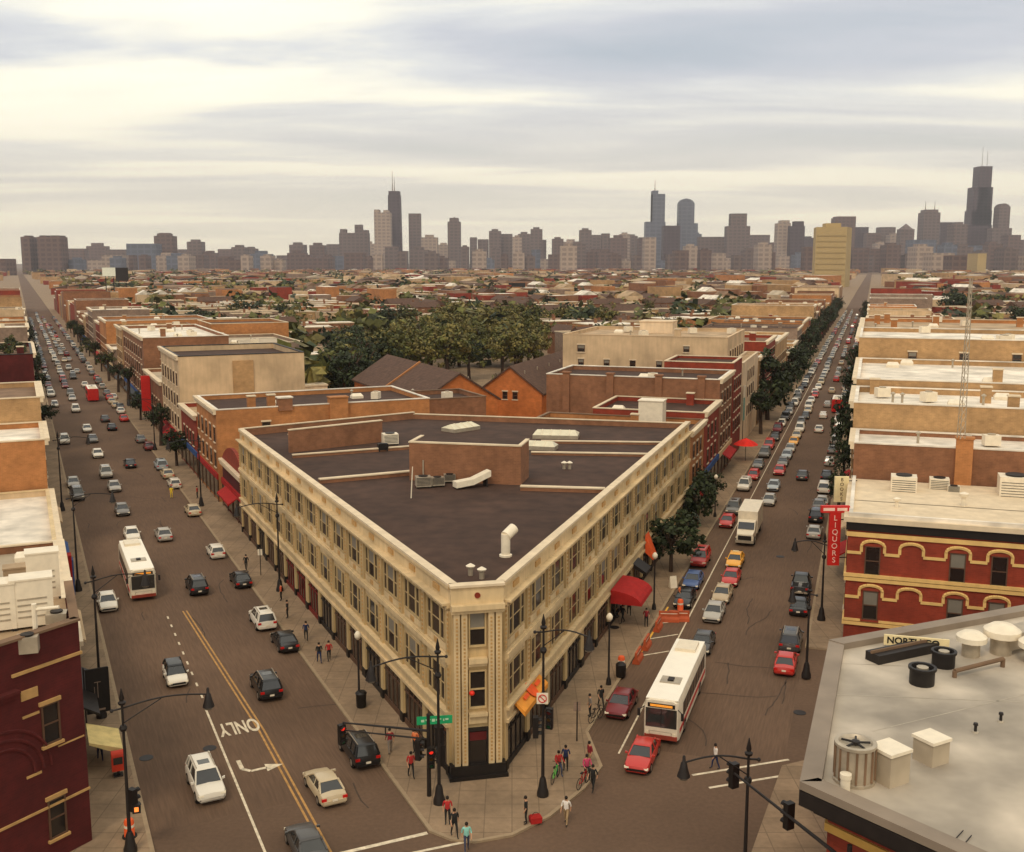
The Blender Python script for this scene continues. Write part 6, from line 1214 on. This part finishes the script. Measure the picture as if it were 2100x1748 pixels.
# ------------------------------------------------------------------ lamps, signals, signs, barriers
def lamp(x, y, h, arm, armdir, label, group=None):
    e_ = empty('street_lamp', (x, y, .1), armdir, label, 'street lamp', group)
    b = MB(); b.lathe([(.34, 0), (.34, .25), (.26, .5), (.2, .95), (.13, 1.15)], n=12); part('base', b, [M_dark], e_, smooth=40)
    b = MB(); b.tube((0, 0, 1.1), (0, 0, h), .10, .06, n=10); b.lathe([(.14, h - 1.4), (.2, h - 1.25), (.14, h - 1.1)], n=10); b.lathe([(.16, h), (.2, h + .12), (.09, h + .2), (.13, h + .32), (.02, h + .85)], n=10); part('pole', b, [M_dark], e_, smooth=40)
    b = MB(); b.tube((-.5, 0, h - .25), (0, 0, h - .2), .05, n=6); b.lathe([(.07, -.08), (.1, 0), (.05, .08)], (-.5, 0, h - .25), 8); n = 10
    pts = [(arm * k / n, 0, h - .2 + .25 * math.sin(math.pi * k / n)) for k in range(n + 1)]
    for p, q in zip(pts, pts[1:]): b.tube(p, q, .045, n=6)
    b.tube((0, 0, h - 1.0), (arm * .45, 0, h + .0), .03, n=6); part('arm', b, [M_dark], e_)
    b = MB(); z = h - .25; b.lathe([(.03, .42), (.07, .35), (.08, .12), (.14, .05), (.20, -.25), (.29, -.55), (.31, -.62), (.26, -.64)], (arm, 0, z), 14); la = part('lantern', b, [M_dark], e_, smooth=40)
    b = MB(); b.lathe([(.24, -.64), (.2, -.75), (.05, -.8)], (arm, 0, z), 12); part('lamp_glass', b, [M_glassl], la, smooth=60); return e_
LR = -LA      # +X across the left road
lamp(*G(268, 1752), 8.0, 4.2, LR, 'black lamp post with its arm over the left road, nearest of the left kerb')
lamp(*G(209, 1475), 9.6, 3.2, LR + math.pi * .0, 'second black lamp post on the left kerb, beside the white car')
lamp(*G(161, 1215), 9.0, 3.4, LR, 'third black lamp post on the left kerb, beside the left bus')
lamp(*G(128, 1050), 9.0, 3.4, LR, 'fourth black lamp post on the left kerb, by the wide pale roof')
lamp(*G(901, 1652), 8.8, 3.8, LR + math.pi, 'black lamp post at the tip corner with its arm over the left road')
lamp(*G(574, 1215), 8.4, 3.6, LR + math.pi, 'black lamp post in front of the left face of the triangular building')
lamp(*G(413, 1040), 8.4, 3.6, LR + math.pi, 'black lamp post beyond the left far corner of the triangular building')
lamp(*G(318, 925), 8.4, 3.6, LR + math.pi, 'black lamp post by the orange brick building on the left road')
lamp(*G(1113, 1636), 9.9, 2.6, -RA, 'black lamp post at the tip corner with its arm over the right road')
lamp(*G(1684, 1275), 6.8, 2.4, -RA + math.pi, 'black lamp post on the right kerb near the red vertical sign')
lamp(*G(1653, 1392), 6.5, 1.2, -RA + math.pi, 'black lamp post on the right kerb near the red parked car')
lamp(*G(1530, 1700, 3.6), 7.2, 3.1, math.pi + .12, 'black lamp post at the bottom right with its arm to the left')
def globe(u, v, h, label, group=None):
    e_ = empty('pavement_lamp', (*G(u, v, .13), .13), 0, label, 'street lamp', group); b = MB(); b.lathe([(.2, 0), (.16, .4), (.08, .6), (.06, h - .3)], n=10); part('pole', b, [M_dark], e_, smooth=40); b = MB(); b.lathe([(.05, h - .3), (.22, h - .1), (.24, h + .1), (.12, h + .28), (.02, h + .34)], n=12); part('globe', b, [M_wmetal], e_, smooth=60)
globe(1248, 1404, 5.0, 'pavement lamp with a pale globe left of the dark red parked car'); globe(1341, 1250, 4.8, 'pavement lamp with a pale globe by the red awning'); globe(737, 1448, 5.0, 'pavement lamp near the bin on the left face pavement'); globe(1466, 1060, 4.8, 'pavement lamp beyond the nearest dark street tree')
# bin
b = MB(); b.lathe([(.3, 0), (.34, .1), (.36, .9), (.4, 1.0), (.3, 1.12), (.1, 1.15)], n=14); tag(part('litter_bin', b, [M_black], None, (*G(741, 1450, .13), .13), smooth=40), 'black litter bin on the left face pavement of the triangular building', 'bin')
b = MB(); b.lathe([(.32, 0), (.36, .1), (.38, .95), (.2, 1.1)], n=14); tag(part('litter_bin', b, [M_black], None, (*G(1273, 1388, .13), .13), smooth=40), 'black bin beside the orange topped drum left of the bus', 'bin')
def drum(u, v, label, s=1., m=M_orange):
    e_ = empty('traffic_drum', (*G(u, v, .13), .13), 0, label, 'traffic drum'); b = MB(); b.lathe([(.34 * s, 0), (.3 * s, .05), (.28 * s, 1.0 * s), (.22 * s, 1.1 * s), (.05, 1.12 * s)], n=14); part('drum_body', b, [m], e_, smooth=40); b = MB(); b.lathe([(.292 * s, .62 * s), (.287 * s, .78 * s)], n=14); part('reflective_band', b, [M_wmetal if m is M_orange else M_dark], e_); b = MB(); b.lathe([(.42 * s, 0), (.42 * s, .07)], n=14); part('rubber_foot', b, [M_tyre], e_)
M_ored = mat('orange_red_box', (.60, .05, .02), .6)
# newspaper box with a rounded lid
def newsbox(u, v, rz, label, m):
    e_ = empty('newspaper_box', (*G(u, v, .13), .13), rz, label, 'newspaper box'); e_.scale = (1.3, 1.3, 1.3); b = MB(); b.box(-.27, .27, -.24, .24, .3, 1.0); b.loft([[(x_, .24 * math.cos(k * math.pi / 6), 1.0 + .18 * math.sin(k * math.pi / 6)) for k in range(7)] for x_ in (-.27, .27)]); part('box', b, [m], e_, fix=True); b = MB(); b.box(-.06, .06, -.06, .06, 0, .3); b.box(-.2, .2, -.2, .2, 0, .05); part('stand', b, [M_dark], e_); b = MB(); b.box(-.2, .2, -.25, -.24, .62, .95); part('door', b, [M_carglass], e_)
newsbox(243, 1590, -LA, 'orange red newspaper box on the left pavement beside the lamp post', M_ored)
drum(266, 1716, 'orange traffic drum behind the signal at the bottom left kerb', .9)
drum(1274, 1372, 'orange traffic drum left of the white-roofed bus', .9); drum(1395, 1252, 'orange traffic drum behind the black parked car', .9)
def barrier(s, t, rz, label, m=mat('barrier_orange', (.42, .085, .03), .7, .2)):
    x, y = W(RA, s, t); e_ = empty('barrier', (x, y, .013), -RA + rz, label, 'barrier'); b = MB(); b.loft([[(xx, yy, zz) for yy, zz in ((-.28, 0), (-.24, .25), (-.1, .45), (-.08, .9), (.08, .9), (.1, .45), (.24, .25), (.28, 0))] for xx in (-.85, .85)]); part('barrier_body', b, [m], e_, fix=True); b = MB(); b.box(-.7, .7, -.09, .09, .62, .74); part('reflective_band', b, [M_wmetal], e_)
for i, (s, t) in enumerate(((76.5, -15.6), (79.5, -15.55), (84, -15.5), (86.2, -15.0), (86.6, -14.2))): barrier(s, t, math.pi / 2 if i < 3 else .25, ['orange plastic barrier nearest the white-roofed bus', 'second orange barrier along the left kerb beside the bus', 'third orange barrier along the left kerb', 'orange barrier across the parking lane, left of two', 'orange barrier across the parking lane, right of two'][i])
# traffic signals
def signal(x, y, z, rz, label, parent_pole=None, lit='red'):
    e_ = empty('traffic_signal', (x, y, z), rz, label, 'traffic light'); b = MB(); b.box(-.2, .2, -.15, .15, -.6, .6); part('housing', b, [M_black], e_)
    for k, c in enumerate((( .6, .02, .01), (.5, .25, .02), (.02, .35, .12))):
        zz = .4 - k * .4; b = MB(); b.tube((0, -.15, zz), (0, -.165, zz), .13, n=12); on = (k == {'red': 0, 'green': 2}.get(lit, 9)); part('lens', b, [mat('lens_%d_%d' % (k, on), c if on else tuple(q * .15 for q in c), .4, .02, emit=1.2 if on else 0)], e_)
        b = MB(); n = 8
        for i in range(n): t0_, t1_ = math.pi * i / n, math.pi * (i + 1) / n; b.add([(.15 * math.cos(t0_), -.15, zz + .15 * math.sin(t0_)), (.15 * math.cos(t1_), -.15, zz + .15 * math.sin(t1_)), (.15 * math.cos(t1_), -.38, zz + .15 * math.sin(t1_)), (.15 * math.cos(t0_), -.38, zz + .15 * math.sin(t0_))], [(0, 1, 2, 3)])
        part('visor', b, [M_black], e_)
    return e_
# mast arm at the lower right: three-dimensional arm with two heads seen from behind
pA, pB, pC = Vector((*G(1500, 1588, 6.3), 6.3)), Vector((*G(1612, 1668, 6.3), 6.3)), Vector((*G(1668, 1716, 6.3), 6.3)); dA = (pC - pA).normalized(); pE = pA + dA * ((pC - pA).length + 2.2)
ms = empty('signal_mast', (pE.x, pE.y, .1), 0, 'signal mast with a long diagonal arm at the lower right', 'signal mast'); b = MB(); b.tube((0, 0, 0), (0, 0, 7), .14, .1, n=10); part('pole', b, [M_dark], ms); b = MB(); q = pA - pE; b.tube((0, 0, 6.2), (q.x, q.y, 6.35), .09, .05, n=8); part('arm', b, [M_dark], ms)
p = pA; signal(p.x + .12, p.y, 6.25, math.pi + .5, 'traffic light at the end of the diagonal mast arm, seen from behind'); signal(pB.x + .1, pB.y - .1, 6.25, math.pi + .5, 'traffic light in the middle of the diagonal mast arm, lower right')
for o_ in (): pass
# corner signals on the left of the blunt corner
x, y = G(905, 1655); ms = empty('signal_mast', (x - .75, y + 1.0, .13), 0, 'signal mast with twin horizontal arms and a green street sign at the corner', 'signal mast'); b = MB(); b.tube((0, 0, 0), (0, 0, 4.9), .13, .1, n=10); part('pole', b, [M_dark], ms)
b = MB(); b.tube((0, 0, 3.9), (-5.0, 1.4, 3.75), .08, .05, n=8); b.tube((0, 0, 3.4), (-5.0, 1.4, 3.3), .06, .04, n=8); b.tube((-5.0, 1.4, 3.8), (-5.0, 1.4, 3.2), .05, n=6); b.tube((-2.5, .7, 3.85), (-2.5, .7, 3.3), .04, n=6); part('arm', b, [M_dark], ms)
def mastpos(dx_, dy_): return (x - .75 + dx_, y + 1.0 + dy_)
signal(*mastpos(-5.1, 1.35), 3.2, LR + .2, 'traffic light hanging over the black car at the end of the twin arms', lit='red')
signal(*mastpos(-.55, -.15), 3.0, 1.3, 'left traffic light of the dark cluster at the corner mast', lit='none'); signal(*mastpos(.6, .1), 3.6, -2.6, 'upper right traffic light of the dark cluster at the corner mast', lit='none'); signal(*mastpos(.15, -.35), 2.6, .2, 'lower traffic light with a red lens in the dark cluster at the corner mast', lit='red')
signal(*mastpos(.75, -.2), 2.7, -1.2, 'lowest right signal head of the dark cluster at the corner mast', lit='none')
e_ = empty('street_sign', (*mastpos(.35, .05), 4.65), R_(8), 'green street name sign on the corner signal mast', 'street sign'); b = MB(); b.box(-1.0, 1.0, -.02, .02, -.24, .24); part('panel', b, [M_green], e_); b = MB()
for k, (a0, a1) in enumerate(((-.75, -.58), (-.5, -.42), (-.38, -.2), (-.15, .02), (.07, .2), (.25, .38), (.48, .55), (.6, .78))): b.box(a0, a1, -.024, -.02, -.08 + .05 * (k % 3), .06 + .02 * (k % 2))
part('lettering', b, [mat('sign_lettering', (.45, .65, .50))], e_)
signal(*[q + r for q, r in zip(G(1113, 1636), (.35, -.1))], 4.8, -.25, 'right traffic light on the lamp post at the right side of the corner', lit='none'); signal(*[q + r for q, r in zip(G(1113, 1636), (-.42, .1))], 4.2, 1.6, 'left traffic light on the lamp post at the right side of the corner', lit='none')
e_ = empty('no_turn_sign', (G(1113, 1636)[0] - .05, G(1113, 1636)[1] - .15, 6.0), 0, 'small white and red no-turn sign above the signals on the right corner lamp post', 'traffic sign'); b = MB(); b.box(-.32, .32, -.03, 0, -.32, .32); part('panel', b, [M_wmetal], e_); b = MB(); n = 16
for k in range(n): t0_, t1_ = 2 * math.pi * k / n, 2 * math.pi * (k + 1) / n; b.tube((.22 * math.cos(t0_), -.05, .22 * math.sin(t0_)), (.22 * math.cos(t1_), -.05, .22 * math.sin(t1_)), .03, n=4)
b.tube((-.15, -.05, .15), (.15, -.05, -.15), .025, n=4); part('symbol', b, [M_red], e_)
x, y = G(262, 1780); signal(-19.3, 50.6, 1.9 + 1.1, 2.6, 'signal head with a glowing hand at the bottom left kerb', lit='none')
e_ = empty('pedestrian_signal', (-19.05, 50.35, 2.6), .3, 'small pedestrian signal with an orange light at the bottom left', 'traffic light'); b = MB(); b.box(-.2, .2, 0, .3, -.22, .22); part('housing', b, [M_black], e_); b = MB(); b.box(-.1, .1, -.012, 0, -.12, .12); part('lens', b, [mat('ped_orange', (.9, .25, .05), .5, .02, emit=1)], e_)
b = MB(); b.box(-.3, .3, -.02, 0, -.35, .35); o = tag(place('traffic_sign', b.mesh('traffic_sign', [M_wmetal]), None, (*G(883, 1395, 3.2), 3.2), .1), 'white rectangular sign on the lamp post before the left face of the triangular building', 'traffic sign')
# red vertical liquor sign and cream shop sign on the right
def vtext(txt, size, m, par, z0, dz, y):
    for i, ch in enumerate(txt): o = place('letter', textmesh(ch, size, m, .012), par, (0, y, z0 - i * dz)); o.rotation_euler = (math.pi / 2, 0, 0)
x, y = W(RA, 86, -1.9); e_ = empty('shop_sign', (x, y, 0), 0, 'tall red vertical shop sign reading LIQUORS with a red crossbar', 'sign'); zt = ZV(y, 1052); zb_ = ZV(y, 1160); b = MB(); b.box(-.45, .45, 0, .3, zb_, zt); part('panel', b, [M_red], e_)
dz = (zt - zb_ - .3) / 7; vtext('LIQUORS', dz * 1.05, mat('sign_pink_white', (.85, .60, .55)), e_, zt - .15 - dz / 2, dz, -.015)
b = MB(); b.box(-1.15, 1.1, -.02, .32, zt, zt + .55); part('crossbar', b, [M_red], e_); b = MB(); b.tube((.4, .2, zt - .6), (1.5, .3, zt - .6), .05, n=6); b.tube((.4, .2, zb_ + .6), (1.5, .3, zb_ + .6), .05, n=6); part('bracket', b, [M_dark], e_)
b = MB(); b.box(-1.0, -.1, -.03, -.02, zt + .16, zt + .40); b.box(.1, .9, -.03, -.02, zt + .16, zt + .40); part('lettering', b, [mat('sign_pink_white', (.85, .60, .55))], e_)
x, y = W(RA, 97.5, -1.75); e_ = empty('shop_sign', (x, y, 0), 0, 'cream vertical shop sign above the red one reading BOOKS', 'sign'); zt2, zb2 = ZV(y, 978), ZV(y, 1030); b = MB(); b.box(-.62, .62, 0, .25, zb2, zt2); part('panel', b, [M_signcream], e_); vtext('BOOKS', (zt2 - zb2) / 5.4, M_frame, e_, zt2 - (zt2 - zb2) * .12, (zt2 - zb2) / 5.3, -.015); b = MB(); b.tube((.5, .1, zt2 - .4), (1.4, .2, zt2 - .4), .05, n=6); part('bracket', b, [M_dark], e_)
# roof sign NORTH CO...
p0, p1 = Vector(G(1812, 1326, 8.66)), Vector(G(1946, 1338, 8.66)); rz = math.atan2((p1 - p0).y, (p1 - p0).x); e_ = empty('roof_sign', (p0.x, p0.y, 8.64), rz, 'long cream sign board reading NORTH CO at the back of the grey roof', 'sign'); L_ = (p1 - p0).length; b = MB(); b.box(0, L_, 0, .12, .12, .72); part('board', b, [M_signcream], e_); o = place('lettering', textmesh('NORTH CO', .52, M_black, .01, 'LEFT', bold=.012), e_, (.15, -.02, .42)); o.rotation_euler = (math.pi / 2, 0, 0)
for k in (.3, L_ - .4): b = MB(); b.box(k, k + .1, .12, .22, 0, .7); part('post', b, [M_dark], e_)
# black banner, cream awning and red hoardings on the left pavement
x, y = W(LA, 70.5, 3.1); e_ = empty('banner', (x, y, 0), -LA + .1, 'tall black banner with faint white lettering on the left pavement', 'banner'); z1_, z0_ = ZV(y, 1372), ZV(y, 1462); b = MB(); b.box(-.72, .72, 0, .12, z0_, z1_); part('panel', b, [M_black], e_); b = MB(); b.tube((-.8, .06, 0), (-.8, .06, z1_ + .2), .05, n=6); b.tube((-.8, .06, z1_), (.65, .06, z1_), .04, n=6); part('post', b, [M_dark], e_)
b = MB(); hz_ = z1_ - z0_
b.tube((0, -.01, z0_ + hz_ * .35), (0, -.01, z0_ + hz_ * .7), .03, n=4); b.tube((-.2, -.01, z0_ + hz_ * .7), (.2, -.01, z0_ + hz_ * .7), .03, n=4); b.tube((-.2, -.01, z0_ + hz_ * .35), (-.2, -.01, z0_ + hz_ * .6), .025, n=4); b.box(-.4, .4, -.012, 0, z0_ + .15, z0_ + .28); part('emblem', b, [M_greyb], e_)
x, y = W(LA, 65.6, 2.5); e_ = empty('shop_awning', (x, y, 0), -LA, 'pale yellow awning sign with green markings over the left pavement', 'awning'); z1_ = ZV(y, 1500); b = MB(); b.add([(-.35, -1.6, z1_), (-.35, 1.4, z1_), (1.5, 1.4, z1_ - .7), (1.5, -1.6, z1_ - .7), (-.35, -1.6, z1_ - .15), (-.35, 1.4, z1_ - .15), (1.5, 1.4, z1_ - 1.1), (1.5, -1.6, z1_ - 1.1)], [(3, 2, 1, 0), (4, 5, 6, 7), (0, 4, 7, 3), (2, 6, 5, 1), (3, 7, 6, 2), (0, 1, 5, 4)]); part('canopy', b, [mat('pale_yellow_canvas', (.72, .60, .28))], e_); b = MB(); b.tube((1.45, -1.5, 0), (1.45, -1.5, z1_ - .9), .04, n=6); b.tube((1.45, 1.3, 0), (1.45, 1.3, z1_ - .9), .04, n=6); part('post', b, [M_dark], e_)
b = MB(); b.box(.1, .9, -.9, .6, .02, .03); part('emblem', b, [mat('pale_green_print', (.35, .45, .10))], e_, (0, 0, z1_ - .18), rot=(0, math.atan2(.7, 1.85), 0))
x, y = W(LA, 93, 2.2); e_ = empty('shop_sign', (x, y, 0), -LA, 'red projecting sign with a blue edge on the left shopfronts', 'sign'); b = MB(); b.box(-.6, .5, 0, 1.2, 2.6, 6.0, 0); part('panel', b, [M_redcloth], e_); b = MB(); b.box(.5, .62, 0, 1.2, 2.6, 5.6); part('edge', b, [M_blue], e_)
# pavement oddments: parking meter posts and plaques
def sandwich(u, v, label): e_ = empty('pavement_board', (*G(u, v, .13), .13), R_(20), label, 'sign board'); b = MB(); b.add([(-.35, -.25, 0), (.35, -.25, 0), (.35, .25, 0), (-.35, .25, 0), (-.33, 0, 1.1), (.33, 0, 1.1)], [(0, 1, 5, 4), (2, 3, 4, 5), (1, 2, 5), (3, 0, 4)]); part('board', b, [M_wmetal], e_)
sandwich(1380, 1205, 'small pinkish white board on the pavement left of the blue parked car')
b = MB(); b.tube((0, 0, 0), (0, 0, 2.6), .045, n=6); c = MB(); c.box(-.22, .22, -.02, 0, 2.0, 2.6)
for i, (u, v, lb) in enumerate(((1183, 1520, 'thin sign post on the right corner pavement before the bicycles'), (535, 1180, 'thin sign post on the left face pavement far up'))):
    e_ = empty('sign_post', (*G(u, v, .13), .13), 0, lb, 'sign post'); part('post', b, [M_dark], e_); part('panel', c, [M_greyb if i == 0 else M_wmetal], e_)
# fire truck red awning far on right road left side, canopy umbrellas
x, y = W(RA, 163, -17.2); e_ = empty('parasol', (x, y, .13), 0, 'bright red cafe parasol on the left pavement halfway up the right road', 'parasol'); b = MB(); b.lathe([(1.9, 2.5), (1.2, 3.0), (.05, 3.5)], n=10); part('canopy', b, [mat('bright_red_canvas', (.72, .03, .02))], e_); b = MB(); b.tube((0, 0, 0), (0, 0, 3.4), .04, n=6); part('pole', b, [M_dark], e_)
x, y = W(RA, 176, -19.0); e_ = empty('shop_banner', (x, y, 0), -RA + math.pi / 2, 'blue and white hanging shop banners by the big round tree', 'banner'); b = MB(); b.box(-.8, .8, 0, .1, 4.5, 8.2); part('panel', b, [M_teal], e_); b = MB(); b.box(-.8, .8, .0, .1, 8.25, 10.2); part('panel', b, [M_wmetal], e_); b = MB(); b.tube((0, .15, .1), (0, .15, 10.2), .06, n=6); part('post', b, [M_dark], e_)
x, y = W(LA, 205, 21.2); e_ = empty('shop_banner', (x, y, 0), -LA, 'tall red banner on the dark brick block of the left road', 'banner'); b = MB(); b.box(-1.6, 0, 0, .5, 3.0, 9.5); part('panel', b, [M_red], e_); b = MB(); b.tube((.05, .2, .1), (.05, .2, 9.8), .06, n=6); part('post', b, [M_dark], e_)
# ------------------------------------------------------------------ air
b = MB(); b.v = [(x_, y_, z_) for z_ in (-2, 640) for x_, y_ in ((-6500, -200), (6500, -200), (6500, 8200), (-6500, 8200))]; b.f = [[3, 2, 1, 0], [4, 5, 6, 7], [0, 1, 5, 4], [1, 2, 6, 5], [2, 3, 7, 6], [3, 0, 4, 7]]; b.m = [0] * 6
hm = bpy.data.materials.new('haze'); hm.use_nodes = True; t = hm.node_tree; t.nodes.clear(); oo = t.nodes.new('ShaderNodeOutputMaterial'); pv = t.nodes.new('ShaderNodeVolumePrincipled'); pv.inputs['Color'].default_value = (.93, .88, .92, 1); pv.inputs['Density'].default_value = HAZE; pv.inputs['Anisotropy'].default_value = .2; t.links.new(pv.outputs[0], oo.inputs['Volume'])
o = struct(part('haze', b, [hm]), 'stuff')
